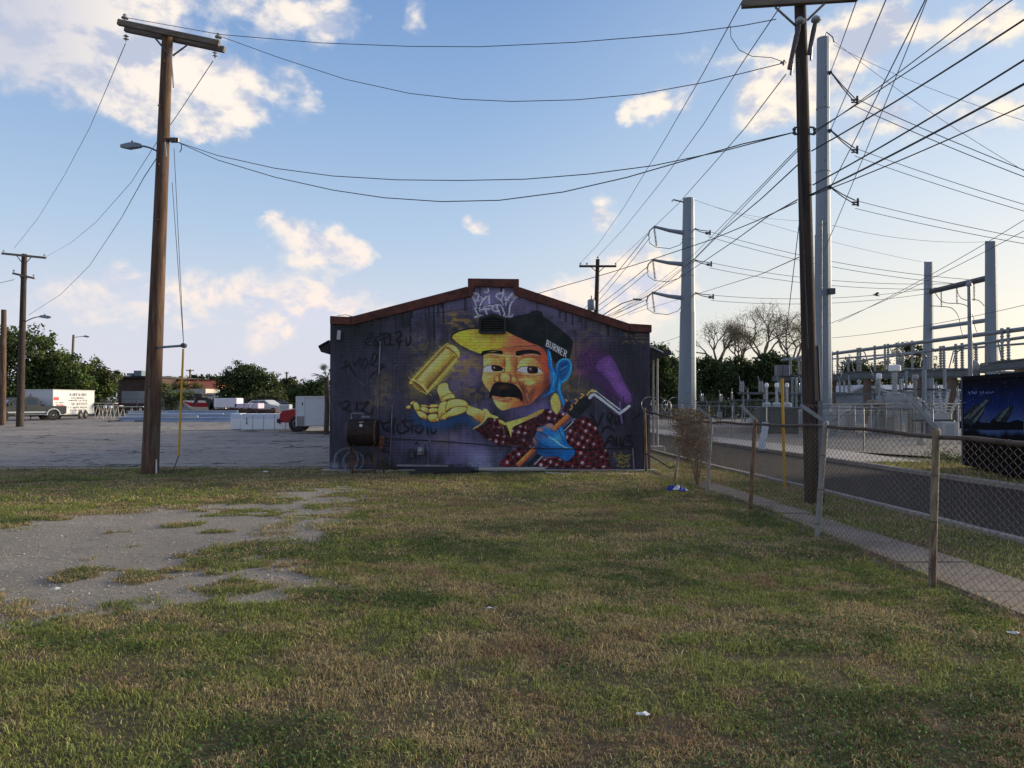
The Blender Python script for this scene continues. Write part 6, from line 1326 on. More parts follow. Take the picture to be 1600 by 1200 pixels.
# crumpled blue wrapper
M_BLUE = mat('blue_plastic_film', (.012, .045, .36), .3, var=.3, scale=9, bump=.6); M_WF = mat('white_plastic_film', (.6, .62, .64), .4, var=.15, bump=.4)
tb = gp(1058, 768); tr = thing('crumpled_wrapper', 'crumpled bright blue and white plastic wrapper on the grass by the leaning post', 'litter', tuple(tb))
def crumple(c, sx, sy, sz, seed, nx_=9, ny_=7):
    rg = random.Random(seed); b = MB(); vs = []
    for j in range(ny_):
        for i in range(nx_):
            u, v = i / (nx_ - 1) - .5, j / (ny_ - 1) - .5
            vs.append((c[0] + u * sx + rg.uniform(-.02, .02), c[1] + v * sy + rg.uniform(-.02, .02), c[2] + max(.005, sz * (1 - 3 * (u * u + v * v)) * rg.uniform(.3, 1.2))))
    b.add(vs, [(j * nx_ + i, j * nx_ + i + 1, (j + 1) * nx_ + i + 1, (j + 1) * nx_ + i) for j in range(ny_ - 1) for i in range(nx_ - 1)]); return b
crumple((tb.x + .06, tb.y, .02), .26, .26, .11, 4).obj('blue_film', M_BLUE, tr, fix=False); crumple((tb.x - .10, tb.y + .02, .02), .2, .2, .12, 5).obj('blue_film', M_BLUE, tr, fix=False)
crumple((tb.x - .02, tb.y - .05, .04), .16, .12, .10, 7, 6, 5).obj('white_film', M_WF, tr, fix=False); crumple((tb.x + .17, tb.y - .04, .02), .06, .06, .04, 8, 4, 4).obj('white_film', M_WF, tr, fix=False)
for px, py, s_, lab in ((766, 958, .035, 'small scrap of white paper in the middle of the grass'), (1005, 1127, .03, 'tiny pale scrap in the near grass'), (1585, 997, .05, 'pale curled scrap near the right edge of the grass'), (86, 927, .05, 'small white scrap on the gravel at the left'), (415, 740, .07, 'flat white scrap at the lot edge right of the left pole')):
    p = gp(px, py); o = crumple((0, 0, 0), s_ * 1.6, s_, s_ * .6, int(px), 5, 4).obj('paper_scrap', M_WF, None, fix=False, world=False); o.location = (p.x, p.y, .035); tag(o, lab, 'litter')
# short dead stub by the sidewalk
p = gp(1396, 892); b = MB(); b.tube([p, p + Vector((.01, 0, .09))], [.02, .014], 6); b.tube([p + Vector((.03, .02, 0)), p + Vector((.05, .03, .07))], [.01, .006], 5); tag(b.obj('plant_stub', M_TW, None, world=False), 'short dead stub of a weed at the foot of the fence', 'plant')
# weeds along the wall foot
def weed(px, py, h, n, lab, cols, seed, spread=.12):
    p = gp(px, py); Y_ = min(p.y, BY - .12); p = Vector((at(px, 600, Y_).x, Y_, 0)); t = thing('weed', lab, 'plant', tuple(p))
    def f(rg, n_): a = rg.uniform(0, 1, n_); return np.stack([rg.normal(0, spread, n_) * (.5 + a), -np.abs(rg.normal(0, spread * .5, n_)), a * h], -1)
    V_, F_, C_ = leaf_cloud(n, f, .045, cols, seed); from_np('leaves', V_, F_, TINT_LEAF, t, colors=C_)
    b = MB(); rg = random.Random(seed)
    for i in range(5): b.tube([p, p + Vector((rg.uniform(-spread, spread), -.03, h * rg.uniform(.6, 1)))], [.004, .002], 4)
    b.obj('stem', M_TW, t)
GC = [(.05, .075, .02), (.08, .11, .03), (.035, .055, .018)]
weed(602, 733, .28, 260, 'low green weeds by the right legs of the barrel grill', GC, 1, .16); weed(617, 734, .14, 160, 'small weed clump right of the grill weeds', GC, 2); weed(706, 731, .20, 320, 'bushy weeds behind the dark timbers against the wall', GC, 3, .22); weed(727, 732, .12, 120, 'small weed clump left of the long pale plank', GC, 4, .1)
# ================================================================== substation, container, far fence
M_CT = mat('brown_support_column', (.12, .09, .075), .8, .1, var=.25, scale=3)
def sfence():
    t = thing('chain_link_fence', 'galvanised security fence with barbed wire round the substation across the road', 'fence', (11.5, 34, 0))
    line = [(13.9, 25.4), (11.9, 31), (10.6, 37), (9.3, 45), (8.3, 54), (7.2, 66)]
    H = 1.5
    for i in range(len(line) - 1):
        a, c = np.array(line[i]), np.array(line[i + 1]); L = np.hypot(*(c - a)); n = max(2, int(round(L / 2.6)))
        for k in range(n):
            p = a + (c - a) * k / n; b = MB(); b.tube([(p[0], p[1], -.05), (p[0], p[1], H)], .03, 6); b.beam((p[0], p[1], H), (p[0] - .18, p[1], H + .3), .02, .03); b.obj('post', STEEL, t)
        b = MB(); b.tube([(a[0], a[1], H), (c[0], c[1], H)], .018, 5); b.obj('top_rail', STEEL, t)
        b = MB()
        for j in range(3): b.tube([(a[0] - .06 * (j + 1), a[1], H + .1 * (j + 1)), (c[0] - .06 * (j + 1), c[1], H + .1 * (j + 1))], .006, 3)
        b.obj('barbed_strand', STEEL_D, t)
        V_, F_ = chainlink((a[0], a[1]), (c[0], c[1]), H - .02, H - .02, seed=50 + i, pitch=.085, r=.0028); V_ -= np.array(t.location)
        o = from_np('mesh_panel', V_, F_, STEEL, t); o['kind'] = 'stuff'
sfence()
# second, inner fence run and gate frames seen through it
def picket_row():
    t = thing('braced_rail_fence', 'second row of low braced rail fence further into the yard', 'fence', (18, 40, 0))
    for i in range(14):
        x = 14.5 + i * 1.0; y = 36 + i * .5; b = MB(); b.tube([(x, y, 0), (x, y, 1.6)], .03, 6); b.obj('post', STEEL, t)
        if i < 13:
            b = MB(); b.tube([(x, y, .1), (x + .5, y + .25, 1.4), (x + 1.0, y + .5, .1)], .012, 4); b.obj('brace', STEEL, t)
    b = MB(); b.tube([(14.5, 36, 1.6), (27.5, 42.5, 1.6)], .018, 5); b.tube([(14.5, 36, 1.45), (27.5, 42.5, 1.45)], .012, 4); b.tube([(14.5, 36, 1.3), (27.5, 42.5, 1.3)], .012, 4); b.obj('rail', STEEL, t)
picket_row()
# low concrete wall / curb in the yard
for (x, y, L, rz, lab) in ((20.5, 33.0, 9, 26, 'low pale concrete kerb wall in the yard left of the container'), (14.8, 44, 8, 20, 'low concrete kerb further left in the substation yard'), (19, 47, 12, 14, 'long low concrete plinth under the busbar columns')):
    b = MB(); b.box((x, y, .14), (L, .3, .34), rz=R(rz)); tag(b.obj('kerb_wall', M_CONC, None, world=False, bevel=.02), lab, 'low wall')

def ins_post(par, base, h, r=.085, m_=PORC, n=None, d=(0, 0, 1), name='post_insulator'):
    n = n or max(4, int(h / .13)); prof = [(r * .75, 0)]; p_ = h / n
    for i in range(n): z = i * p_; prof += [(r * .6, z + p_ * .15), (r, z + p_ * .5), (r, z + p_ * .6), (r * .6, z + p_ * .8)]
    prof.append((r * .7, h)); b = MB(); b.lathe(base, prof, 8, d); return b.obj(name, m_, par)
def bus(lab, pts, r, supports=(), beamz=None, m_=STEEL):
    t = thing('busbar', lab, 'busbar', tuple(pts[0])); b = MB(); b.tube(pts, r, 8); b.obj('tube', m_, t, smooth=True); return t
def lerpat(p0, p1, px): 
    (x0, y0, Y0), (x1, y1, Y1_) = p0, p1; t = (px - x0) / (x1 - x0)
    # interpolate in space so that the run is straight
    a, c = at(x0, y0, Y0), at(x1, y1, Y1_)
    # depth for this column
    s = ((px - 800) / 1200 * 1.0)
    # solve a.x+(c.x-a.x)k = s*(a.y+(c.y-a.y)k)
    k = (s * a.y - a.x) / ((c.x - a.x) - s * (c.y - a.y)); return a.lerp(c, k)
BUS = {'A': ((1222, 563, 64), (1600, 514, 36)), 'B': ((1320, 567, 60), (1600, 527, 37)), 'C': ((1300, 561, 62), (1600, 537, 40)), 'D': ((1400, 580, 52), (1600, 582, 40)), 'E': ((1390, 576, 54), (1600, 577, 42))}
bus('long high busbar rising to the right edge over the substation', [lerpat(*BUS['A'], x) for x in (1222, 1400, 1600, 1680)], .11)
bus('second busbar just below the highest one', [lerpat(*BUS['B'], x) for x in (1318, 1450, 1600, 1680)], .08)
bus('third thin busbar across the two frame legs', [lerpat(*BUS['C'], x) for x in (1300, 1450, 1600, 1680)], .06)
bus('low busbar running above the container top', [lerpat(*BUS['D'], x) for x in (1395, 1500, 1600, 1680)], .07)
bus('lowest thin busbar close above the container top', [lerpat(*BUS['E'], x) for x in (1390, 1500, 1600, 1680)], .05)
BEAM = mat('dark_galvanised_beam', (.10, .115, .13), .55, .3, var=.2)
# platforms: long steel beams on columns
def platform(lab, x0, y0, Y0, x1, y1, Yb, cols, th=.32, cm=M_CT):
    a, c = at(x0, y0, Y0), at(x1, y1, Yb); t = thing('bus_support_frame', lab, 'steel frame', (a.x, a.y, 0))
    for k in (0, .9):
        b = MB(); off = Vector((0, k, 0)); b.beam(a + off, c + off, .16, th * .8); b.beam(a + off + Vector((0, 0, th / 2)), c + off + Vector((0, 0, th / 2)), .3, .04); b.beam(a + off - Vector((0, 0, th / 2)), c + off - Vector((0, 0, th / 2)), .3, .04); b.obj('beam', BEAM, t)
    for px in cols:
        p = lerpat((x0, y0, Y0), (x1, y1, Yb), px); b = MB(); b.box((p.x, p.y + .25, (p.z - th / 2) / 2), (.34, .34, p.z - th / 2)); b.obj('column', cm, t)
    n = 13
    for i in range(n):
        p = a.lerp(c, (i + .5) / n); b = MB(); b.box(p + Vector((0, .45, .16)), (.1, 1.1, .1)); b.obj('cross_member', STEEL, t)
    return t
F1 = ((1214, 591, 56), (1372, 590, 50)); F2 = ((1325, 587, 50), (1530, 583, 42)); F3 = ((1545, 574, 38), (1660, 562, 34))
pf1 = platform('far steel bus frame behind the dark pole', *F1[0], *F1[1], (1232, 1303, 1262))
pf2 = platform('broad steel bus frame left of the container', *F2[0], *F2[1], (1358, 1443, 1491), .42)
pf3 = platform('near steel frame end above the container at the right edge', *F3[0], *F3[1], (1600, 1650), .4)
g1 = 'post insulators standing on the substation frames'
def stand(frame, px, busk, lab, r=.1, m_=PORC, grp=g1):
    p = lerpat(*frame, px) + Vector((0, .3, .25)); q_ = lerpat(*BUS[busk], px); h = max(.7, (q_.z - 1.8) * p.y / q_.y + 1.8 - p.z - .05)
    t = thing('insulator_column', lab, 'insulator', tuple(p), group=grp); ins_post(t, p, h, r, m_)
    b = MB(); b.lathe(p + Vector((0, 0, h)), [(.14, 0), (.14, .08), (.08, .1), (.08, .2), (0, .21)], 8); b.obj('cap', STEEL, t)
    b = MB(); b.box(p - Vector((0, 0, .04)), (.34, .34, .1)); b.obj('base', STEEL_D, t)
for px, w in ((1238, 'leftmost, beside the grey louvred box'), (1251, 'second from the left on the far frame'), (1256, 'close beside the second on the far frame'), (1303, 'just right of the steel pole'), (1312, 'second right of the steel pole')): stand(F1, px, 'A', 'grey ribbed insulator column ' + w, .11)
for px, bk_, w in ((1329, 'B', 'at the left end of the broad frame'), (1344, 'A', 'left of the pair above the control house'), (1348, 'A', 'right of the pair above the control house'), (1371, 'A', 'above the left bushing of the transformer'), (1387, 'A', 'first left of the big white bushing'), (1392, 'A', 'close left of the big white bushing'),
                   (1406, 'A', 'first of the tight cluster right of the big bushing'), (1410, 'B', 'middle of the tight cluster right of the big bushing'), (1415, 'A', 'last of the tight cluster right of the big bushing'), (1430, 'A', 'alone right of the cluster'), (1456, 'B', 'directly right of the shorter frame leg'), (1475, 'B', 'left of the pair between the frame legs'), (1480, 'B', 'right of the pair between the frame legs'), (1499, 'B', 'left of the lightning mast'), (1509, 'B', 'close left of the lightning mast'), (1524, 'B', 'right of the lightning mast'), (1531, 'C', 'second right of the lightning mast')): stand(F2, px, bk_, 'grey ribbed insulator column ' + w, .115 if px > 1450 else .095)
for px, w in ((1573, 'on the near frame, left one above the container'), (1583, 'on the near frame, right one above the container')): stand(F3, px, 'A', 'grey ribbed insulator column ' + w, .10)
# diagonal switch arms and loops
for i, (x0, y0, x1, y1, Y) in enumerate(((1325, 562, 1313, 590, 50), (1330, 562, 1335, 588, 50), (1316, 585, 1307, 560, 52), (1540, 530, 1550, 572, 41), (1559, 532, 1571, 588, 39), (1452, 560, 1446, 600, 47), (1490, 548, 1483, 575, 44))):
    a, c = at(x0, y0, Y), at(x1, y1, Y); b = MB(); b.tube([a, c], .035, 5); tag(b.obj('switch_arm', STEEL, None, world=False), 'slanting grey switch arm ' + ('left of the control house gable', 'right leg of the slanting pair left of the control house', 'outer leg of the slanting pair left of the control house', 'left of the taller frame leg', 'right of the taller frame leg', 'below the shorter frame leg', 'between the two frame legs')[i], 'switch arm')
def loop(lab, pts, Y, r=.035, m_=STEEL): b = MB(); b.tube(cr3([at(x, y, Y) for x, y in pts]), r, 6); tag(b.obj('flexible_jumper', m_, None, world=False), lab, 'cable')
def cr3(pts, k=5):
    out = []
    for i in range(len(pts) - 1):
        a, b_, c, d = pts[max(i - 1, 0)], pts[i], pts[i + 1], pts[min(i + 2, len(pts) - 1)]
        for t in np.linspace(0, 1, k, endpoint=False): out.append(.5 * ((2 * b_) + (c - a) * t + (2 * a - 5 * b_ + 4 * c - d) * t * t + (3 * b_ - a - 3 * c + d) * t ** 3))
    out.append(pts[-1]); return out
loop('pale jumper sweeping down from the bus to the transformer left bushing', [(1340, 551), (1349, 549), (1353, 556), (1358, 573), (1366, 590), (1372, 598)], 47)
loop('looped jumper at the foot of the shorter frame leg', [(1437, 573), (1441, 553), (1450, 544), (1458, 545), (1462, 550)], 46); loop('second looped jumper right of the shorter frame leg', [(1444, 553), (1449, 560), (1452, 570)], 45.5)
loop('looped jumper between the frame legs', [(1489, 567), (1492, 556), (1497, 549), (1504, 546)], 43)
loop('long cable drooping from the crossbeam, left one', [(1452, 478), (1474, 479), (1488, 482), (1498, 495), (1501, 512), (1506, 530)], 46, .022, CABLE_S); loop('long cable drooping from the crossbeam, middle one', [(1460, 456), (1472, 471), (1487, 474), (1497, 474), (1512, 479), (1521, 496), (1524, 512), (1530, 526)], 45, .022, CABLE_S)
loop('long cable drooping from the crossbeam, right one', [(1496, 453), (1500, 464), (1510, 469), (1520, 468), (1530, 470), (1538, 478)], 44, .022, CABLE_S)
# louvred box on the far frame
p = at(1222, 579, 55); t = thing('equipment_cabinet', 'grey louvred cabinet raised at the left end of the substation', 'cabinet', (p.x, 55, 0)); b = MB(); b.box(p, (.9, .6, .78)); cbx = b.obj('cabinet', mat('grey_cabinet', (.16, .16, .17), .6, .2, var=.15), t, bevel=.02)
for k in range(6): b = MB(); b.box(p + Vector((-.38 + k * .15, -.32, 0)), (.03, .03, .7)); b.obj('rib', STEEL_P, cbx)
# three-bushing breaker in front (left)
Yb = 42; t = thing('circuit_breaker', 'three-bushing circuit breaker on a dark tank left of the dark pole', 'circuit breaker', (at(1213, 600, Yb).x, Yb, 0))
b = MB(); a, c = at(1183, 640, Yb), at(1243, 690, Yb); b.box(((a.x + c.x) / 2, Yb, (a.z) / 2), (c.x - a.x, 1.0, a.z)); b.box(((a.x + c.x) / 2, Yb, a.z + .05), (c.x - a.x + .1, 1.1, .1)); b.obj('tank', mat('dark_green_tank', (.055, .065, .065), .6, .1, var=.2), t, bevel=.02)
for k, px in enumerate((1198, 1213.5, 1230)):
    p = at(px, 634, Yb - .1); b = MB(); b.lathe(p - Vector((0, 0, .12)), [(.12, 0), (.24, .05), (.24, .22), (.13, .30), (.0, .31)], 12); bb = b.obj('turret', PORC_W, t); ins_post(bb, p + Vector((0, 0, .15)), .85, .085, PORC_W, 9, name='bushing')
    b = MB(); b.lathe(p + Vector((0, 0, 1.0)), [(.07, 0), (.10, .03), (.10, .18), (.06, .24), (0, .25)], 10); b.obj('cap', WHITEP, bb)
# small frame structures behind it
for (x0, y0, x1, y1, Y) in ((1236, 617, 1262, 617, 46),):
    t = thing('bus_support_frame', 'small dark frame between the breaker and the dark pole', 'steel frame', (at(x0, y0, Y).x, Y, 0)); b = MB(); b.beam(at(x0, y0, Y), at(x1, y1, Y), .12, .1); b.obj('beam', STEEL_D, t)
    for px in (1238, 1244, 1253): p = at(px, 600, Y); b = MB(); b.tube([(p.x, Y, 0), (p.x, Y, at(px, 590, Y).z)], .07, 6); b.obj('column', STEEL_P, t)
# transformer
YT = 40; tt = thing('transformer', 'grey substation transformer with tall ribbed bushings below the bus frame', 'transformer', (at(1405, 600, YT).x, YT, 0)); M_TK = mat('grey_transformer_paint', (.33, .345, .36), .55, .1, var=.1, scale=2)
def pb(name, x0, y0, x1, y1, Y, dep, m_, par, bev=.03):
    a, c = at(x0, y0, Y), at(x1, y1, Y); b = MB(); b.box(((a.x + c.x) / 2, Y + dep / 2, (a.z + c.z) / 2), (abs(c.x - a.x), dep, abs(a.z - c.z))); return b.obj(name, m_, par, bevel=bev)
pb('tank', 1383, 628, 1427, 652, YT, 1.4, M_TK, tt)
a = [(at(x, y, YT)) for x, y in ((1384, 627), (1388, 614), (1416, 614), (1419, 627))]; b = MB(); b.prism([(p.x, p.z) for p in a], YT + .1, YT + 1.2); b.obj('cover', M_TK, tt, bevel=.02)
pb('control_box', 1418, 622, 1441, 646, YT + .3, .9, mat('light_grey_box', (.40, .42, .44), .5, .1, var=.1), tt); pb('left_box', 1364, 625, 1384, 632, YT + .2, .8, mat('grey_box_rusty', (.34, .345, .34), .6, .1, var=.1, col2=(.28, .19, .10), cover=.35, scale=5), tt); pb('left_foot', 1373, 631, 1382, 637, YT + .2, .6, M_CT, tt)
pb('base_frame', 1360, 637, 1428, 641, YT - .1, 1.7, STEEL_D, tt)
for px in (1364, 1372, 1386, 1396, 1408, 1420, 1426):
    a = at(px, 641, YT); b = MB(); b.tube([a, (a.x + .1 * ((px % 3) - 1), YT, 0)], .05, 5); b.obj('leg', STEEL, tt)
for px, yb, yt, r_, capw, caph in ((1398, 613, 580, .19, .30, .28), (1373.5, 624, 592, .10, .14, .24), (1430, 621, 592, .13, .15, .17)):
    p = at(px, yb, YT + .3); q_ = at(px, yt, YT + .3); o = ins_post(tt, p, q_.z - p.z, r_, PORC_W if px != 1430 else PORC, 12, name='bushing')
    b = MB(); b.lathe(q_, [(capw * .9, 0), (capw, .03), (capw, caph), (capw * .8, caph + .05), (0, caph + .06)], 14); b.obj('cap', WHITEP if px != 1430 else PORC, tt)
    b = MB(); b.lathe(p - Vector((0, 0, .1)), [(r_ * 1.5, 0), (r_ * 1.3, .12)], 12); b.obj('flange', M_TK, tt)
# second breaker with slanted bushings
YK = 38; t = thing('circuit_breaker', 'breaker with fanned slanting bushings left of the container', 'circuit breaker', (at(1472, 600, YK).x, YK, 0))
pb('tank', 1446, 644, 1488, 656, YK, .9, M_TK, t); pb('frame', 1440, 656, 1492, 659, YK - .05, 1.0, STEEL_D, t); pb('cabinet', 1450, 660, 1476, 690, YK, .7, mat('dark_grey_panel', (.12, .125, .13), .6, .1, var=.15), t)
for (x0, y0, x1, y1) in ((1461, 644, 1452, 620), (1472, 644, 1468, 612), (1476, 643, 1482, 612), (1486, 645, 1496, 622), (1457, 646, 1443, 630)):
    a, c = at(x0, y0, YK), at(x1, y1, YK); ins_post(t, a, (c - a).length, .085, PORC if x0 % 2 else PORC_W, 8, d=(c - a), name='bushing'); b = MB(); b.lathe(c, [(.09, 0), (.09, .12), (0, .13)], 8, (c - a)); b.obj('cap', STEEL_P, t)
for px in (1444, 1490): a = at(px, 657, YK); b = MB(); b.tube([a, (a.x, YK, 0)], .06, 6); b.obj('leg', STEEL, t)
# vertical posts and disconnects in front of frame
for i, (px, y0, y1, Y, r_) in enumerate(((1444, 578, 700, 39, .11), (1476, 576, 606, 39, .08), (1457, 590, 690, 41, .06), (1416, 580, 612, 42, .07), (1411, 588, 612, 41, .03), (1478, 606, 622, 39, .05))):
    a, c = at(px, y0, Y), at(px, y1, Y); c.z = max(c.z, 0); tag((lambda b: b.obj('steel_post', STEEL_P, None, world=False))(MB().tube([c, a], r_, 8)), 'grey steel post ' + ('tall, below the shorter frame leg', 'hanging above the fanned breaker', 'standing between the two breakers', 'behind the big white bushing', 'thin, right of the big white bushing', 'short, directly above the fanned breaker')[i], 'post')
b = MB(); b.beam(at(1412, 608, 41), at(1475, 609, 39), .14, .12); tag(b.obj('cross_member', STEEL_D, None, world=False), 'dark horizontal steel member above the transformer boxes', 'steel beam')
# lightning mast
p = at(1516, 600, 36); t = thing('lightning_mast', 'slim light grey mast standing in front of the frame crossbeam', 'mast', (p.x, 36, 0)); b = MB(); b.tube([(p.x, 36, 0), at(1515.5, 520, 36), at(1514, 442, 36)], [.11, .095, .075], 10); b.obj('shaft', STEEL, t, smooth=True); b = MB(); b.lathe(at(1514, 447, 36), [(.13, 0), (.14, .06), (.14, .12), (.08, .2), (0, .3)], 10); b.obj('finial', STEEL, t)
p = at(1523, 571, 37); b = MB(); b.lathe(p, [(0, -.22), (.14, -.2), (.22, -.05), (.22, .06), (.14, .2), (0, .24)], 14); tag(b.obj('yard_lamp', PORC, None, world=False, smooth=True), 'small rounded grey lamp head behind the mast foot', 'lamp')
p = at(1342, 596, 47); b = MB(); b.lathe(p, [(0, -.1), (.12, -.08), (.12, .05), (.05, .12), (0, .13)], 12); tag(b.obj('yard_lamp', PORC, None, world=False, smooth=True), 'small hanging yard lamp under the frame beside the control house', 'lamp')
# control house
M_CH = mat('blue_grey_metal_cladding', (.26, .31, .37), .6, .15, var=.08, scale=1); M_CR = mat('pale_metal_roof', (.36, .385, .40), .5, .2, var=.1)
YH = 54; ch = thing('control_house', 'small blue-grey gabled metal control house inside the substation', 'building', (at(1357, 600, YH).x, YH, 0))
g_ = [at(1328, 614, YH), at(1350, 604, YH), at(1383, 613, YH)]
b = MB(); b.prism([(g_[0].x, -.05), (g_[0].x, g_[0].z), (g_[1].x, g_[1].z), (g_[2].x, g_[2].z), (g_[2].x, -.05)], YH, YH + 9); b.obj('wall', M_CH, ch)
for k in range(12):
    x = g_[0].x + .1 + k * (g_[2].x - g_[0].x - .2) / 11; b = MB(); zt = g_[0].z + (g_[1].z - g_[0].z) * min(1, (x - g_[0].x) / (g_[1].x - g_[0].x)) if x < g_[1].x else g_[1].z + (g_[2].z - g_[1].z) * (x - g_[1].x) / (g_[2].x - g_[1].x); b.box((x, YH - .015, zt / 2), (.04, .03, zt - .02)); b.obj('rib', M_CH, ch)
for s_, (a, c) in enumerate(((g_[0] + Vector((-.3, 0, -.12)), g_[1]), (g_[1], g_[2] + Vector((.3, 0, -.12))))):
    b = MB(); b.prism([(a.x, a.z + .003), (c.x, c.z + .003), (c.x, c.z + .13), (a.x, a.z + .13)], YH - .3, YH + 9.2); b.obj('roof_slope', M_CR, ch)
b = MB(); b.box((g_[1].x, YH - .05, g_[1].z - .45), (.2, .1, .12)); b.obj('gable_lamp', PORC_W, ch)
h2 = thing('control_house', 'long pale low shed behind the transformer right of the control house', 'building', (at(1440, 600, 58).x, 58, 0)); a, c = at(1392, 611, 58), at(1500, 611, 58)
b = MB(); b.box(((a.x + c.x) / 2, 60, a.z / 2), (c.x - a.x, 4, a.z)); b.obj('wall', M_CH, h2); b = MB(); b.prism([(57.7, a.z), (60, a.z + .5), (62.3, a.z)], a.x - .2, c.x + .2, 'yz'); b.obj('roof', M_CR, h2)
# cabinets and odds and ends along the yard
cab0 = thing('equipment_cabinet', 'white cabinet at the foot of the brown column behind the fence', 'cabinet', (0, 0, 0)); b = MB(); b.box((0, 0, .8), (1.1, .7, 1.5)); b.obj('body', mat('white_cabinet', (.34, .36, .37), .5, var=.06), cab0, bevel=.03); b = MB(); b.box((0, -.36, .8), (.5, .02, 1.1)); b.obj('door', mat('cabinet_door', (.27, .28, .30), .5, var=.08), cab0); b = MB(); b.box((0, 0, .02), (1.3, .9, .1)); b.obj('plinth', M_CONC, cab0)
cab0.location = (at(1310, 650, 44).x, 44, 0)
for px, Y, lab, sc_ in ((1324, 43, 'narrow dark-doored cabinet right of the white cabinet', (.6, 1, .8)), (1375, 41, 'low cabinet under the transformer left side', (.9, 1, .6)), (1432, 41, 'low cabinet under the transformer right side', (.8, 1, .7)), (1393, 43, 'small cabinet in the shade below the transformer tank', (.5, 1, .9)), (1478, 36, 'pale cabinet below the fanned breaker', (.7, 1, .5)), (1190, 46, 'low cabinet at the left end of the yard behind the fence', (1.4, 1, .45)), (1250, 45, 'grey cabinet behind the dark pole', (.8, 1, .8))):
    dup(cab0, (at(px, 650, Y).x, Y, 0), 0, lab, scale=sc_)
# crowded switchgear stands
def switch_stand():
    t = thing('disconnect_switch', 'grey three-phase switch stand directly right of the tallest steel pole', 'switchgear', (0, 0, 0), group='switch stands crowding the substation yard')
    for x in (-1.1, 1.1): b = MB(); b.beam((x - .12, 0, 0), (x, 0, 2.2), .06, .06); b.beam((x + .12, 0, 0), (x, 0, 2.2), .06, .06); b.obj('leg', STEEL, t, world=False)
    b = MB(); b.beam((-1.4, -.15, 2.2), (1.4, -.15, 2.2), .08, .14); b.beam((-1.4, .15, 2.2), (1.4, .15, 2.2), .08, .14); b.beam((-1.1, 0, .4), (1.1, 0, 2.1), .04, .04); b.obj('frame', BEAM, t, world=False)
    for x in (-1.2, 0, 1.2):
        for y in (-.3, .3): b = MB(); b.lathe((x, y, 2.27), [(.05, 0)] + [(r, z * .09 + dz2) for z in range(1, 7) for r, dz2 in ((.05, -.03), (.085, 0), (.05, .03))] + [(.04, .66)], 7); b.obj('post_insulator', PORC, t, world=False)
        b = MB(); b.tube([(x, -.45, 2.95), (x, .35, 2.95), (x, .6, 3.3)], .025, 5); b.tube([(x, -.3, 2.95), (x + .2, -.5, 2.3), (x + .25, -.5, 1.2)], .018, 4); b.obj('blade', STEEL, t, world=False)
    b = MB(); b.box((1.1, -.12, 1.0), (.3, .25, .5)); b.obj('drive_box', STEEL_P, t, world=False, bevel=.02); return t
ss0 = switch_stand(); ss0.location = (19.0, 47, 0); rq = random.Random(12)
for x, y, w in ((16.2, 50, 'behind the three-bushing breaker'), (27.2, 47, 'below the right half of the broad bus frame'), (20.6, 55, 'left of the dark pole, further back'), (29.6, 54, 'behind the fanned bushings'), (17.5, 57, 'far back at the left end of the yard'), (24.0, 59, 'left of the control house gable'), (28.2, 60, 'behind the control house roof'), (13.6, 55, 'right of the three-armed steel pole'), (18.0, 41, 'near the brown column right of the tallest pole'), (26.8, 56, 'behind the transformer cover')):
    dup(ss0, (x, y, 0), R(rq.uniform(-25, 25)), 'grey three-phase switch stand ' + w, scale=(rq.uniform(.8, 1.15), 1, rq.uniform(.75, 1.15)))
# white flexible marker seen through the mesh
p = gp(1190, 706); t = thing('marker_strip', 'leaning pale blue-white marker strip beyond the road kerb', 'marker', (p.x, p.y, 0)); Y_ = p.y
b = MB(); pts = [(1196, 660), (1195, 672), (1192, 686), (1190, 702)]
for (x0, y0), (x1, y1) in zip(pts[:-1], pts[1:]): b.beam(at(x0, y0, Y_), at(x1, y1, Y_), .23, .02)
b.obj('strip', mat('pale_strip', (.55, .62, .70), .5, var=.05, bump=0), t); b = MB(); b.box((p.x, p.y, .02), (.3, .2, .06)); b.obj('base', STEEL_D, t)

# ------------------------------------------------------------------ dark blue painted container
a, c = gp(1500, 728), Vector((10.6, 13.5, 0)); 
CA = Vector((at(1503, 600, 20.4).x, 20.4, 0)); d = (Vector((10.9, 15.0, 0)) - CA).normalized(); CLn = 9.0; CH = 2.42
nrm = Vector((-d.y, d.x, 0)); nrm = nrm if nrm.x < 0 else -nrm
ct = thing('shipping_container', 'dark blue painted container with a mural across the road at the right edge', 'container', tuple(CA))
m_ = bpy.data.materials.new('container_painting'); m_.use_nodes = True; q = NG(m_.node_tree); bs = m_.node_tree.nodes['Principled BSDF']
ge = q.n('ShaderNodeNewGeometry'); u = q.m('SUBTRACT', q.vm('DOT_PRODUCT', ge.outputs['Position'], tuple(d)), CA.dot(d)); sp = q.n('ShaderNodeSeparateXYZ'); q.link(ge.outputs['Position'], sp.inputs[0]); z = sp.outputs[2]
nz_ = q.noise(ge.outputs['Position'], 1.2, 5, .6)
zz_ = q.m('ADD', z, q.m('MULTIPLY', q.m('SUBTRACT', nz_, .5), .5))
c1 = q.mix(q.ss(zz_, 1.1, 1.75), (.11, .19, .45, 1), (.014, .035, .19, 1)); c1 = q.mix(q.ss(zz_, 1.6, 2.25), c1, (.008, .010, .022, 1)); c1 = q.mix(q.ss(zz_, 1.1, .92), c1, (.008, .009, .012, 1))
spn = q.noise(ge.outputs['Position'], 22, 2, .5); c1 = q.mix(q.m('MULTIPLY', q.ss(spn, .70, .74), q.ss(z, 1.2, 1.3)), c1, (.3, .35, .5, 1))
c1 = q.mix(q.m('MULTIPLY', q.ss(q.noise(ge.outputs['Position'], .9, 3), .5, .65), q.m('MULTIPLY', q.ss(z, .55, .2), q.ss(u, 1.5, 3))), c1, (.06, .12, .22, 1))
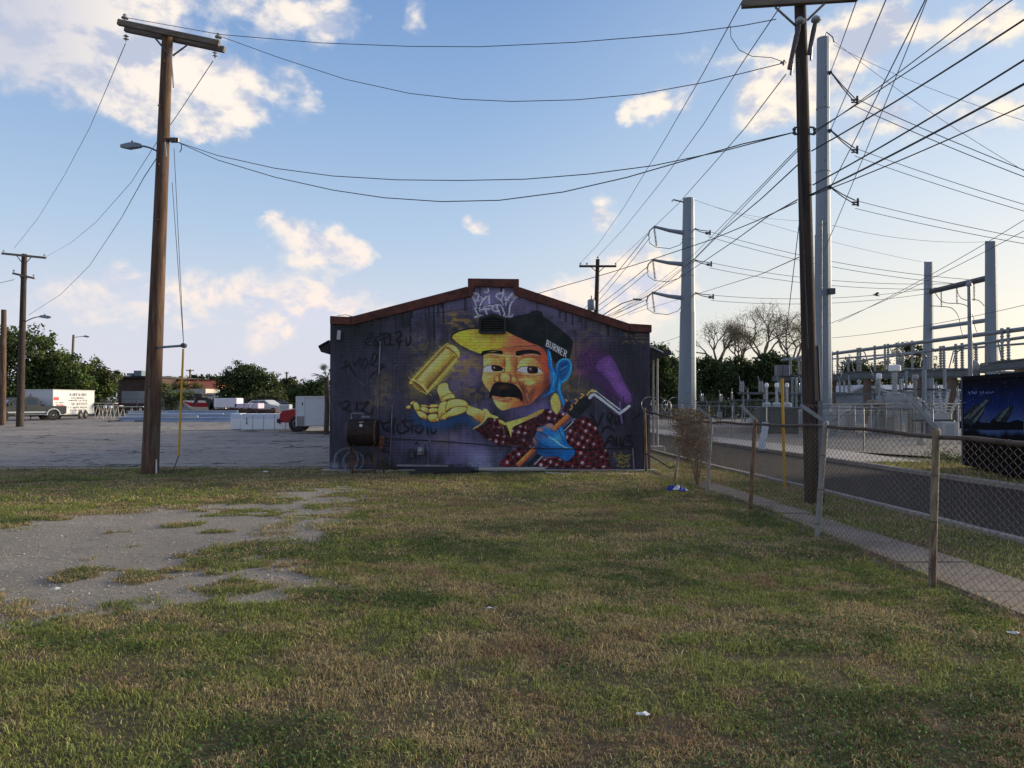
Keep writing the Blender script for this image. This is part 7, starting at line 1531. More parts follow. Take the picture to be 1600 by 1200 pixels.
q.link(q.mix(1.0, c1, (.6, .6, .62, 1), 'MULTIPLY'), bs.inputs['Base Color']); bs.inputs['Roughness'].default_value = .9; bs.inputs['Specular IOR Level'].default_value = .06
def cbox(name, u0, u1, w0, w1, z0, z1, mm, par=ct, bev=0):
    b = MB(); vs = [CA + d * u_ + nrm * w + Vector((0, 0, z_)) for z_ in (z0, z1) for w in (w0, w1) for u_ in (u0, u1)]
    b.add(vs, [(0, 2, 3, 1), (4, 5, 7, 6), (0, 1, 5, 4), (2, 6, 7, 3), (0, 4, 6, 2), (1, 3, 7, 5)]); return b.obj(name, mm, par, bevel=bev)
M_CB = mat('black_container_paint', (.008, .009, .013), .9, 0, var=.3, spec=.06)
cbox('body', .05, CLn - .05, -2.4, -.03, .1, CH - .03, M_CB)
b = MB(); n = 60; top = []
V_ = []
for i in range(n * 4 + 1):
    u_ = .12 + (CLn - .24) * i / (n * 4); w = -.0015 if i % 4 in (0, 1) else .0
    V_ += [CA + d * u_ + nrm * (w * 1.5 + .012) + Vector((0, 0, .2)), CA + d * u_ + nrm * (w * 1.5 + .012) + Vector((0, 0, CH - .12))]
b.add(V_, [(2 * i, 2 * i + 2, 2 * i + 3, 2 * i + 1) for i in range(n * 4)]); b.obj('corrugated_side', m_, ct)
cbox('top_rail', 0, CLn, -.06, .03, CH - .12, CH, M_CB, bev=.01); cbox('bottom_rail', 0, CLn, -.06, .03, .08, .2, M_CB, bev=.01); cbox('corner_post', 0, .12, -.06, .035, .08, CH - .005, mat('blue_corner_paint', (.015, .025, .09), .5, .1, var=.4), bev=.01)
cbox('end_frame', -.1, .0, -2.4, .0, .08, CH, mat('pale_worn_frame', (.3, .3, .28), .7, .1, var=.3, col2=(.05, .05, .05), cover=.5, scale=5), bev=.01)
# flat painted motifs on its side: leaning clawed shapes and faint lettering
def motif(pts, mm, k, name='painted_shape'):
    V_ = [CA + d * u_ + nrm * (.016 + .002 * k) + Vector((0, 0, z_)) for u_, z_ in pts]; b = MB(); b.add(V_, [tuple(range(len(V_)))]); o = b.obj(name, mm, ct, fix=False); return o
M_M1 = mat('dark_teal_paint', (.022, .03, .036), .9, spec=.05, var=.6, scale=9, bump=0); M_M2 = mat('grey_green_paint', (.10, .125, .13), .9, spec=.05, var=.6, scale=12, bump=0); M_M3 = mat('black_teal_paint', (.006, .008, .010), .9, spec=.05, var=.5, scale=9, bump=0); M_TX = mat('pale_blue_lettering', (.22, .28, .60), .6, var=.2, bump=0)
def px2c(px, py):
    """point of the container side plane for the outline"""
    v = at(px, py, 10) - Vector((0, 0, CAM_H)); o_ = Vector((0, 0, CAM_H)); t = (CA - o_).dot(nrm) / v.dot(nrm); h = o_ + v * t; return ((h - CA).dot(d), h.z)
def zK(p): return [px2c(1490 + x / 5.718, 570 + y / 5.714) for x, y in p]
claw1 = [(80, 540), (90, 450), (140, 400), (180, 370), (230, 350), (290, 300), (340, 290), (330, 330), (290, 370), (270, 430), (240, 490), (200, 540), (150, 560)]
claw2 = [(340, 520), (380, 470), (420, 420), (470, 390), (520, 355), (540, 370), (520, 430), (490, 490), (470, 520), (400, 530)]
motif(zK(claw1), M_M1, 1); motif(zK(claw2), M_M1, 1)
for p in ([(130, 480), (200, 400), (300, 310), (320, 320), (240, 400), (160, 480)], [(180, 500), (250, 420), (290, 370), (280, 400), (220, 490), (190, 530)], [(390, 500), (450, 420), (510, 370), (500, 400), (440, 480), (410, 510)], [(270, 500), (320, 465), (300, 500), (285, 520)], [(100, 470), (150, 430), (160, 440), (110, 490)]): motif(zK(p), M_M2, 2)
motif(zK([(60, 570), (62, 500), (110, 520), (160, 545), (220, 500), (260, 515), (330, 520), (370, 470), (380, 505), (440, 510), (500, 515), (540, 500), (580, 490), (629, 505), (629, 580), (300, 580)]), M_M3, 3)
for i, p in enumerate(([(140, 240), (160, 265)], [(150, 262), (175, 235), (180, 262)], [(190, 245), (200, 262)], [(210, 235), (212, 262)], [(205, 245), (225, 243)], [(245, 240), (262, 250), (245, 262)], [(275, 232), (277, 260), (290, 258)], [(300, 245), (310, 258)], [(318, 235), (320, 258)], [(330, 240), (345, 255)], [(355, 240), (370, 248)], [(75, 335), (130, 340)], [(250, 270), (262, 272)])):
    pc = zK(p); b = MB()
    for (u0, z0), (u1, z1) in zip(pc[:-1], pc[1:]): b.beam(CA + d * u0 + nrm * .024 + Vector((0, 0, z0)), CA + d * u1 + nrm * .024 + Vector((0, 0, z1)), .022, .004)
    b.obj('lettering', M_TX, ct, fix=True)
# ================================================================== the parking lot and what stands behind it
def car_paint(name, c): return mat(name, c, .5, .0, var=.04, bump=0, spec=.25, coat=.05)
def vehicle(label, cat, prof, width, paint, wheels, wr, glasses, loc, rz, rim=CHROME, extra=None, name='pickup_truck', tumble=.1):
    """prof: closed side outline (x forward, z up); body sides lean in above the belt line"""
    t = thing(name, label, cat, loc, rz); b = MB(); n = len(prof); w = width / 2; belt = 1.05
    def ww(z): return w if z < belt else w - (z - belt) * tumble * 2.2
    vs = [(x, -ww(z), z) for x, z in prof] + [(x, ww(z), z) for x, z in prof]
    b.add(vs, [tuple(range(n)), tuple(range(2 * n - 1, n - 1, -1))] + [(i, n + i, n + (i + 1) % n, (i + 1) % n) for i in range(n)]); b.obj('body', paint, t, world=False, bevel=.03)
    for poly_ in glasses:
        for s_ in (-1, 1):
            b = MB(); b.add([(x, s_ * (ww(z) + .006), z) for x, z in poly_] + [(x, s_ * (ww(z) - .03), z) for x, z in poly_], [tuple(range(len(poly_))), tuple(range(2 * len(poly_) - 1, len(poly_) - 1, -1))] + [(i, len(poly_) + i, len(poly_) + (i + 1) % len(poly_), (i + 1) % len(poly_)) for i in range(len(poly_))]); b.obj('window', GLASS_D, t, world=False)
    for x in wheels:
        for s_ in (-1, 1):
            b = MB(); b.lathe((x, s_ * (w - .16), wr), [(wr * 1.16, 0), (wr * 1.16, .175)], 18, (0, s_, 0)); b.obj('wheel_arch', BLACKP, t, world=False)
            wheel(t, (x, s_ * (w - .08), wr), wr, .24, (0, 1, 0), rim)
    return t
def wheel(par, c, r, w, axis=(0, 1, 0), m_=CHROME, n=20):
    ax = Vector(axis).normalized(); c = Vector(c); b = MB(); b.lathe(c - ax * w / 2, [(r * .60, .02), (r * .92, 0), (r, w * .15), (r, w * .85), (r * .92, w), (r * .60, w - .02)], n, ax); wh = b.obj('wheel', RUBBER, par, world=False)
    b = MB(); b.lathe(c - ax * (w / 2 + .004), [(0, .02), (r * .15, .02), (r * .25, .03), (r * .5, .06), (r * .6, .01), (r * .63, .02), (r * .63, w * .5)], n, ax); b.lathe(c + ax * (w / 2 + .004), [(0, -.02), (r * .15, -.02), (r * .25, -.03), (r * .5, -.06), (r * .6, -.01), (r * .63, -.02), (r * .63, -w * .5)], n, ax); b.obj('rim', m_, wh, world=False)
    return wh
def lbox(par, name, c, d, m_, bev=0, **k): b = MB(); b.box(c, d, **k); return b.obj(name, m_, par, world=False, bevel=bev)
# crew-cab work truck at far left
P_DG = car_paint('dark_green_grey_paint', (.035, .042, .045)); P_SV = car_paint('silver_paint', (.42, .45, .48)); P_RD = car_paint('deep_red_paint', (.30, .02, .022)); P_WH = car_paint('white_vehicle_paint', (.54, .56, .58))
tk_prof = [(-3.1, .62), (-3.15, 1.25), (-1.0, 1.28), (-.9, 1.95), (-.7, 2.02), (1.0, 2.02), (1.25, 1.95), (1.75, 1.38), (2.85, 1.28), (2.98, 1.1), (3.0, .62), (2.7, .5), (-2.9, .5)]
tx = vehicle('dark crew-cab work pickup with chrome trim parked at the far left', 'pickup truck', tk_prof, 2.0, P_DG, (-2.0, 2.0), .43, ([(-.75, 1.38), (-.68, 1.9), (.1, 1.92), (.1, 1.38)], [(.2, 1.38), (.2, 1.92), (1.0, 1.9), (1.45, 1.4)]), (-43.3, 68.2, 0), math.atan2(-.78, -.62))
b = MB(); b.add([(1.24, -.68, 1.94), (1.24, .68, 1.94), (1.78, .86, 1.40), (1.78, -.86, 1.40)], [(0, 1, 2, 3)]); b.obj('windscreen', mat('sky_blue_glass', (.03, .10, .15), .05, var=.1, bump=0, spec=1), tx, world=False, fix=False)
lbox(tx, 'grille', (3.0, 0, .98), (.06, 1.3, .42), CHROME, .02); lbox(tx, 'bumper', (3.08, 0, .62), (.16, 2.0, .26), CHROME, .03)
for s_ in (-1, 1): lbox(tx, 'headlight', (2.97, s_ * .82, 1.02), (.1, .34, .3), mat('headlight_glass', (.7, .75, .8), .15, var=.05, bump=0), .02); lbox(tx, 'trim_strip', (-.4, s_ * 1.005, .72), (4.2, .015, .12), P_SV); lbox(tx, 'trim_strip', (-.2, s_ * 1.0, .5), (2.6, .14, .06), CHROME); lbox(tx, 'mirror', (1.35, s_ * 1.15, 1.45), (.1, .2, .3), BLACKP, .02); lbox(tx, 'door_seam', (.15, s_ * 1.003, 1.0), (.02, .012, .72), BLACKP)
for s_ in (-1, 1):
    b = MB(); b.tube([(-2.0 + .54 * math.cos(a), s_ * 1.04, .5 + .5 * math.sin(a)) for a in np.linspace(-.1, 3.24, 12)], .07, 6); b.obj('wheel_arch_flare', P_SV, tx, world=False)
# enclosed cargo trailer with lettering
def cargo_trailer(label, L, Wd, H, loc, rz, paint, wheels_x, lettering=False, z0=.45, group=None):
    """local +y is the long axis, front at y=0, x is the width"""
    t = thing('cargo_trailer', label, 'trailer', loc, rz); lbox(t, 'body', (0, L / 2, (H + z0) / 2), (Wd, L, H - z0), paint, .04)
    T = mat('silver_trim', (.5, .52, .54), .4, .5, var=.1)
    for x in (-Wd / 2, Wd / 2):
        lbox(t, 'corner_trim', (x, -.0, (H + z0) / 2), (.09, .09, H - z0 + .02), T); lbox(t, 'roof_trim', (x, L / 2, H), (.08, L + .02, .08), T); lbox(t, 'bottom_trim', (x, L / 2, z0 + .03), (.05, L, .1), T)
    lbox(t, 'roof_trim', (0, 0, H), (Wd, .08, .08), T)
    lbox(t, 'stone_guard', (0, -.02, z0 + .33), (Wd - .02, .02, .62), mat('diamond_plate', (.2, .2, .21), .45, .6, var=.3, scale=20))
    b = MB(); b.beam((-.4, 0, z0 - .05), (0, -1.2, z0 - .1), .08, .1); b.beam((.4, 0, z0 - .05), (0, -1.2, z0 - .1), .08, .1); b.tube([(0, -1.15, .0), (0, -1.15, .75)], .035, 6); b.obj('tongue', BLACKP, t, world=False)
    for y in wheels_x:
        for s_ in (-1, 1):
            wheel(t, (s_ * (Wd / 2 + .02), y, .34), .34, .2, (1, 0, 0), mat('white_rim', (.6, .6, .6), .4, var=.05, bump=0), 16); b = MB(); b.lathe((s_ * (Wd / 2 - .02), y, .38), [(.43, 0), (.43, .06), (.36, .07)], 16, (s_, 0, 0)); b.obj('wheel_arch', BLACKP, t, world=False)
    if lettering:
        INKM = mat('dark_sign_lettering', (.07, .07, .09), .6, var=.1, bump=0); RDM = mat('red_sign_mark', (.42, .07, .08), .6, var=.1, bump=0); rg = random.Random(5)
        def txt_line(side, u, z, n, h, m2, w=.10):
            """row of small letter-like strokes; too small to read in the photograph"""
            b = MB(); x = u
            for i in range(n):
                lw = w * rg.uniform(.7, 1.1)
                if rg.random() < .15: x += lw; continue
                segs = rg.choice((((0, 0, 0, 1), (0, 1, 1, 1), (0, .5, .8, .5)), ((0, 0, 0, 1), (1, 0, 1, 1), (0, .5, 1, .5)), ((0, 0, .5, 1), (.5, 1, 1, 0), (.2, .4, .8, .4)), ((0, 1, 1, 1), (.5, 0, .5, 1)), ((0, 0, 0, 1), (0, 0, 1, 0)), ((0, 0, 1, 0), (1, 0, 1, 1), (0, 1, 1, 1), (0, 0, 0, 1))))
                for x0, y0, x1, y1 in segs:
                    p = []
                    for (ux, uz) in ((x + x0 * lw * .75, z + y0 * h), (x + x1 * lw * .75, z + y1 * h)):
                        p.append((ux, -.012, uz) if side == 'f' else (Wd / 2 + .012, ux, uz))
                    b.beam(p[0], p[1], .022, .022)
                x += lw
            b.obj('lettering', m2, t, world=False)
        for z, u, n, h, w in ((1.72, -.95, 14, .09, .08), (1.56, -.98, 18, .09, .08), (1.24, -1.15, 22, .11, .085), (1.08, -.6, 14, .07, .07), (.98, .2, 12, .06, .07)): txt_line('f', u, z, n, h, INKM, w)
        lbox(t, 'logo', (-.72, -.012, 2.02), (.5, .01, .14), RDM); b = MB(); b.beam((-.72, -.012, 2.1), (-.72, -.012, 2.45), .02, .012); b.beam((-.9, -.012, 2.1), (-.72, -.012, 2.3), .02, .012); b.beam((-.55, -.012, 2.1), (-.72, -.012, 2.3), .02, .012); b.obj('logo', INKM, t, world=False)
        b = MB(); b.tube([(.32 + .28 * math.cos(a), -.012, 1.18 + .22 * math.sin(a)) for a in np.linspace(0, 2 * math.pi, 14)], .02, 4, cap=False); b.beam((.05, -.012, 1.0), (.6, -.012, 1.42), .03, .012); b.obj('logo', RDM, t, world=False)
        for z, u, n, h, w in ((2.2, 2.7, 12, .24, .28), (1.92, 3.0, 10, .14, .24), (1.68, 2.4, 18, .13, .22), (1.3, 3.0, 12, .22, .26), (1.02, 2.5, 18, .13, .22), (.78, 2.9, 16, .09, .2)): txt_line('s', u, z, n, h, INKM, w)
        for z, u, n, h, w in ((1.5, .5, 8, .12, .17), (1.28, .5, 8, .1, .17), (1.0, .4, 8, .2, .15), (.72, .5, 10, .12, .17), (.56, .5, 12, .08, .16)): txt_line('s', u, z, n, h, RDM if z in (1.28, 1.0, .72) else INKM, w)
        b = MB(); b.box((Wd / 2 + .012, .55, 1.92), (.01, .8, .3)); b.obj('logo', RDM, t, world=False); b = MB(); b.tube([(Wd / 2 + .012, 1.7 + .45 * math.cos(a), 1.0 + .3 * math.sin(a)) for a in np.linspace(0, 2 * math.pi, 14)], .025, 4, cap=False); b.obj('logo', RDM, t, world=False)
    return t
cargo_trailer('white lettered cargo trailer with tandem wheels behind the dark pickup', 7.2, 2.55, 2.72, (-42.9, 69.6, 0), R(1), P_WH, (4.6, 5.5), True)
# second white trailer cut by the mural building, with the red pickup beside it
w0 = gp(463, 677); YW = w0.y; hW = at(463, 620, YW).z
t = thing('cargo_trailer', 'plain white box trailer partly hidden by the left corner of the mural building', 'trailer', (w0.x, YW, 0))
lbox(t, 'body', (2.4, 1.2, (hW + .38) / 2), (4.8, 2.4, hW - .38), P_WH, .04); lbox(t, 'corner_trim', (.0, 0, (hW + .38) / 2), (.07, .07, hW - .36), mat('silver_trim', (.5, .52, .54)));  lbox(t, 'roof_trim', (2.4, -.01, hW), (4.8, .06, .07), mat('silver_trim', (.5, .52, .54)))
lbox(t, 'nose_panel', (.22, -.015, (hW + .38) / 2), (.40, .02, hW - .42), mat('grey_white_panel', (.55, .58, .62), .5, var=.05)); lbox(t, 'stone_guard', (.22, -.03, .66), (.40, .02, .52), mat('diamond_plate', (.2, .2, .21))); lbox(t, 'panel_seam', (1.5, -.006, (hW + .4) / 2), (.012, .01, hW - .5), mat('grey_seam', (.3, .32, .34), .5, bump=0)); lbox(t, 'axle', (3.4, 1.5, .3), (.3, 2.6, .16), BLACKP)
lbox(t, 'rear_light', (3.7, -.02, .3), (.2, .04, .1), WHITEP); wheel(t, (3.6, .15, .3), .3, .2, (0, 1, 0), mat('white_rim', (.6, .6, .6)), 16); wheel(t, (2.9, .15, .3), .3, .2, (0, 1, 0), mat('white_rim', (.6, .6, .6)), 16)
lbox(t, 'marker', (.33, -.02, hW - .38), (.06, .02, .16), BLACKP)
rd_prof = [(-3.0, .62), (-3.05, 1.22), (-1.0, 1.25), (-.9, 1.8), (-.7, 1.9), (.9, 1.9), (1.15, 1.84), (1.7, 1.34), (2.75, 1.18), (2.9, 1.0), (2.9, .62), (2.6, .5), (-2.8, .5)]
rx0 = gp(450, 679); rt_ = vehicle('deep red pickup with its nose showing left of the white box trailer', 'pickup truck', rd_prof, 1.95, P_RD, (-1.9, 1.9), .42, ([(-.75, 1.34), (-.68, 1.8), (.1, 1.82), (.1, 1.34)], [(.2, 1.34), (.2, 1.82), (.9, 1.8), (1.4, 1.36)]), (at(441, 600, YW + 3.7).x + 3.0, YW + 3.7, 0), R(180 + 8))
lbox(rt_, 'grille', (2.9, 0, .92), (.06, 1.2, .36), CHROME, .02); lbox(rt_, 'bumper', (2.98, 0, .6), (.16, 1.9, .24), BLACKP, .03); lbox(rt_, 'bonnet_stripe', (2.2, .4, 1.27), (.7, .5, .04), WHITEP)
for s_ in (-1, 1): lbox(rt_, 'headlight', (2.87, s_ * .78, .95), (.1, .34, .26), mat('headlight_glass', (.7, .75, .8)), .02)
# row of white panels
wp0 = gp(360, 671); YP = wp0.y; M_WPN = mat('white_sheet_panel', (.66, .70, .74), .5, var=.04, scale=1)
xs = [360, 376.5, 395, 412, 429, 446, 462]; 
for i in range(6):
    Y_ = YP - (.0 if i == 0 else .5); a, c = at(xs[i] + .4, 646.5, Y_), at(xs[i + 1] - .4, 672, Y_)
    t = thing('display_crate', ('leftmost', 'second', 'third', 'fourth', 'fifth', 'rightmost')[i] + ' of the white crate-like panels standing in the parking lot', 'crate', ((a.x + c.x) / 2, Y_, 0), group='white panels standing in the parking lot'); z1 = a.z * (1.0 if i else 1.02)
    b = MB(); b.box(((a.x + c.x) / 2, Y_ + .5, z1 / 2), (c.x - a.x, 1.0, z1)); b.obj('panel', M_WPN, t, bevel=.02)
    b = MB(); b.box(((a.x + c.x) / 2, Y_ - .008, z1 * .84), (c.x - a.x - .06, .02, z1 * .26)); b.obj('upper_band', mat('pale_blue_sheet', (.50, .58, .68), .5, var=.08), t)
    if i in (1, 4): b = MB(); b.tube([((a.x + c.x) / 2, Y_ - .02, z1 * .8), ((a.x + c.x) / 2, Y_ - .02, z1 * .4)], .018, 5); b.lathe(((a.x + c.x) / 2, Y_ - .03, z1 * .36), [(0, 0), (.06, .04), (0, .1)], 8); b.obj('hanging_cord', BLACKP, t)
    if i == 4: b = MB(); b.tube([((a.x + c.x) / 2 + .2, Y_ - .02, z1 * .86), ((a.x + c.x) / 2 + .5, Y_ - .02, z1 * .97)], .02, 5); b.obj('cord', BLACKP, t)
# long pale blue beams lying in the lot
M_BB = mat('pale_blue_beam', (.34, .44, .60), .45, .1, var=.1, scale=2, stretch=(.3, 2, 2)); M_BB2 = mat('white_blue_beam', (.52, .58, .66), .45, .1, var=.1)
for i, (x0, y0, x1, y1, Y, m2, lab) in enumerate(((186, 652, 330, 653, 66, M_BB, 'front left'), (250, 655, 362, 656, 64, M_BB, 'front right'), (196, 648, 350, 649, 67.5, M_BB2, 'upper left'), (246, 650, 366, 650, 66.5, M_BB, 'middle'), (200, 645, 300, 645, 69, M_BB2, 'back left'), (262, 645, 372, 646.5, 68.5, M_BB, 'back right'), (240, 652.5, 310, 653, 65.4, M_BB2, 'short middle'))):
    a, c = at(x0, y0, Y), at(x1, y1, Y); z = (.16, .16, .45, .42, .66, .7, .3)[i]; a.z = z; c.z = z; t = thing('steel_beam', lab + ' beam of the long pale blue beams stacked flat in the lot', 'beam', (a.x, a.y, 0), group='pale blue beams lying in the lot')
    b = MB(); h = .28; b.beam(a, c, .05, h); b.beam(a + Vector((0, -.12, h / 2)), c + Vector((0, -.12, h / 2)), .3, .04); b.beam(a + Vector((0, -.12, -h / 2)), c + Vector((0, -.12, -h / 2)), .3, .04); b.obj('beam', m2, t)
for px in (192, 232, 290, 340): p = at(px, 655, 66.5); b = MB(); b.box((p.x, 66.5, .03), (.2, 4.5, .1)); tag(b.obj('timber_bearer', M_DPL, None, world=False), 'dark bearer under the pale blue beams ' + {192: 'at their left end', 232: 'near the left pole', 290: 'near the yellow guard', 340: 'at their right end'}[px], 'timber')
# pale boards on trestles
for i, (x0, x1, y, Y, lab) in enumerate(((152, 190, 634, 74, 'left pale board laid on trestles before the dark fence'), (186, 226, 635.5, 73, 'right pale board laid on trestles before the dark fence'), (148, 182, 630, 77, 'upper pale rail behind the trestles'))):
    a, c = at(x0, y, Y), at(x1, y, Y); t = thing('trestle_table', lab, 'trestle', (a.x, Y, 0)); b = MB(); b.box(((a.x + c.x) / 2, Y, a.z), (c.x - a.x, .7, .07)); b.obj('board', M_PLK, t)
    for k in range(3):
        x = a.x + (c.x - a.x) * (k + .5) / 3; b = MB(); b.beam((x - .3, Y - .2, 0), (x, Y, a.z), .05, .05); b.beam((x + .3, Y - .2, 0), (x, Y, a.z), .05, .05); b.obj('leg', M_PLK, t)
for px in (164, 173): p = at(px, 636, 72); b = MB(); b.box(p, (.28, .2, .24)); tag(b.obj('white_box', WHITEP, None, world=False, bevel=.05), 'small white tub hanging at the trestles, ' + ('left' if px == 164 else 'right') + ' one', 'tub')
# dark wire fence along the back of the lot
def back_fence():
    t = thing('wire_fence', 'dark wire fence with thin posts along the far side of the lot', 'fence', (-40, 86, 0)); x = -75
    while x < -18: b = MB(); b.tube([(x, 86, 0), (x, 86, 1.95)], .05, 5); b.obj('post', STEEL_D, t); x += 3.0
    for z in (.2, 1.0, 1.9): b = MB(); b.tube([(-75, 86, z), (-18, 86, z)], .02, 4); b.obj('rail', STEEL_D, t)
    V_, F_ = chainlink((-75, 86), (-18, 86), 1.9, 1.9, pitch=.2, r=.006, seed=88); V_ -= np.array(t.location); o = from_np('mesh_panel', V_, F_, STEEL_D, t); o['kind'] = 'stuff'
back_fence()
# far buildings
def bx(name, x0, y0, x1, y1, Y, dep, m_, par): return pb(name, x0, y0, x1, y1, Y, dep, m_, par, 0)
M_ORG = mat('salmon_orange_stucco', (.86, .30, .19), .85, var=.12, scale=.4, bump=.05); M_ORG2 = mat('orange_stucco', (.80, .32, .14), .85, var=.15, scale=.6, bump=.05); M_BRN = mat('brown_brick_far', (.07, .045, .038), .9, var=.25, scale=1.2); M_CRM = mat('cream_wall', (.48, .45, .40), .85, var=.12, scale=.5); M_GRYW = mat('grey_white_wall', (.33, .35, .36), .85, var=.12, scale=.5)
YO = 118
t = thing('building', 'orange-walled low building with a dark sign band behind the yellow guard', 'building', (at(300, 600, YO).x, YO, 0)); bx('wall', 282, 594, 340, 646, YO, 12, M_ORG, t); bx('wall', 250, 592, 282.5, 646, YO - .05, 12, M_ORG2, t); bx('coping', 280, 592.5, 341, 594.5, YO - .3, 12.6, M_COP, t)
bx('sign_band', 257, 593, 277, 603, YO - .4, .3, mat('maroon_sign', (.10, .012, .02), .6, var=.2), t)
for k in range(5): bx('sign_letter', 259 + k * 3.6, 595.5 + (k % 2), 261 + k * 3.6, 601, YO - .65, .1, mat('pale_sign_letter', (.45, .33, .33), .6, bump=0), t)
for px, w in ((258, 5), (264, 3.5), (279, 5)): bx('roof_unit', px, 587.5, px + w, 592, YO + 2, 2, STEEL_P, t)
t = thing('building', 'dark brown brick building with flat roof behind the left wooden pole', 'building', (at(215, 600, 112).x, 112, 0)); bx('wall', 184, 590, 249, 646, 112, 14, M_BRN, t); bx('roof_edge', 183, 587.5, 250, 590.5, 111.5, 15, mat('black_roof_edge', (.02, .022, .025), .7), t)
bx('roof_unit', 209, 579, 221, 587, 114, 3, mat('teal_grey_unit', (.14, .20, .23), .6, .2), t); bx('roof_unit', 198, 583, 206, 587, 114, 3, STEEL_P, t)
t = thing('white_wall', 'long pale wall panel low between the left trees and the wooden pole', 'wall', (at(210, 600, 98).x, 98, 0)); bx('wall', 190, 611, 232, 630, 98, .4, M_GRYW, t)
t = thing('building', 'low grey and cream building in front of the orange one', 'building', (at(290, 600, 104).x, 104, 0)); bx('wall', 232, 609, 298, 646, 104, 8, M_GRYW, t); bx('wall', 296, 607.5, 321, 646, 104.3, 8, M_CRM, t); bx('wall', 320, 614, 352, 646, 104.6, 8, mat('pale_cream_wall', (.55, .52, .45), .85, var=.1, scale=.5), t)
for px in (243, 262, 275): bx('window', px, 617, px + 5, 624, 103.9, .2, GLASS_D, t)
# red and white boat on the lot
YB = 79; t = thing('boat', 'white speedboat with a red stripe standing behind the pale blue beams', 'boat', (at(310, 600, YB).x, YB, 0))
def hull(secs, m_, name):
    b = MB(); n = len(secs[0]); vs = [p for s_ in secs for p in s_]; fs = [(i * n + j, i * n + j + 1, (i + 1) * n + j + 1, (i + 1) * n + j) for i in range(len(secs) - 1) for j in range(n - 1)]; b.add(vs, fs); b.add(secs[0], [tuple(range(n))]); b.add(secs[-1], [tuple(range(n))[::-1]]); return b.obj(name, m_, t, smooth=False)
x0b, x1b = at(286, 600, YB).x, at(334, 600, YB).x; zt, zk = at(300, 626, YB).z, at(300, 643, YB).z
def prof_at(f, lo, hi):
    w = 1.15 * min(1, (f * 1.5) ** .6) + .02; x = x0b + (x1b - x0b) * f; keel = zk + (zt - zk) * max(0, 1 - f * 2.6) * .85; r_ = []
    def zf(k): return keel + (zt - keel) * k
    ks = np.linspace(lo, hi, 4); 
    for k in ks: r_.append((x, YB - w * (.25 + .75 * k ** .6), zf(k)))
    for k in ks[::-1]: r_.append((x, YB + w * (.25 + .75 * k ** .6), zf(k)))
    return [Vector(p) for p in r_]
fsn = np.linspace(.0, 1, 10); hull([prof_at(f, 0, .42) for f in fsn], mat('cream_hull', (.62, .60, .54), .4, var=.05, bump=0), 'hull'); hull([prof_at(f, .42, .82) for f in fsn], mat('red_hull_stripe', (.38, .015, .03), .3, var=.05, bump=0), 'stripe'); hull([prof_at(f, .82, 1.0) for f in fsn], WHITEP, 'gunwale')
b = MB(); b.add([(x0b + 1.6, YB - .7, zt), (x0b + 1.6, YB + .7, zt), (x0b + 2.1, YB + .6, zt + .45), (x0b + 2.1, YB - .6, zt + .45)], [(0, 1, 2, 3)]); b.obj('windscreen', GLASS_D, t, fix=False)
b = MB(); b.beam((x0b + .8, YB, .45), (x1b, YB, .45), .5, .1); b.obj('cradle', STEEL_D, t)
for k in (.3, .8): wheel(t, (x0b + (x1b - x0b) * k - t.location.x, -1.0, .33), .33, .2)
# gooseneck flatbed with wrapped blocks
YG = 74; t = thing('flatbed_trailer', 'black gooseneck flatbed trailer loaded with wrapped white blocks', 'trailer', (at(360, 600, YG).x, YG, 0))
b = MB(); b.beam(at(334, 641, YG), at(436, 642, YG), 2.2, .3); b.obj('deck', mat('rusty_brown_deck', (.07, .04, .03), .8, var=.3), t)
b = MB(); b.beam(at(333, 643, YG), at(326, 624, YG), .4, .5); b.beam(at(326, 624, YG), at(308, 622.5, YG), .3, .3); b.beam(at(309, 622, YG), at(303, 634, YG), .25, .25); b.beam(at(336, 624, YG), at(330, 642, YG), .35, .4); b.obj('gooseneck', BLACKP, t)
b = MB(); b.box(at(312, 618.5, YG), (.75, .8, .4)); b.obj('toolbox', BLACKP, t); b = MB(); b.tube([at(318, 617, YG), at(334, 618, YG), at(334, 624, YG)], .05, 5); b.obj('handrail', BLACKP, t)
for px in (360, 375, 400, 415): wheel(t, (at(px, 600, YG).x - t.location.x, -1.15, .4), .4, .25, (0, 1, 0), STEEL_D, 14)
M_BLK = mat('white_wrapped_block', (.62, .62, .68), .5, var=.06, scale=2); M_BLKP = mat('lilac_wrapped_block', (.52, .46, .58), .5, var=.08, scale=2)
for (x0, y0, x1, y1, m2, lab) in ((334, 622, 370, 637, M_BLK, 'large white wrapped block at the front of the flatbed'), (366, 630.5, 381, 638, M_BLKP, 'first lilac block behind the large one on the flatbed'), (381.5, 630, 388, 638, M_BLKP, 'second lilac block on the flatbed'), (388.5, 630, 394, 638, M_BLK, 'third, narrow pale block on the flatbed'), (394.5, 630, 403.5, 638.5, M_BLKP, 'last lilac block at the back of the flatbed')):
    t = thing('wrapped_block', lab, 'block', (at((x0 + x1) / 2, 600, YG).x, YG, at(x0, y1, YG).z), group='blocks on the flatbed'); pb('block', x0, y0, x1, y1, YG - .9, 1.8, m2, t, .05)
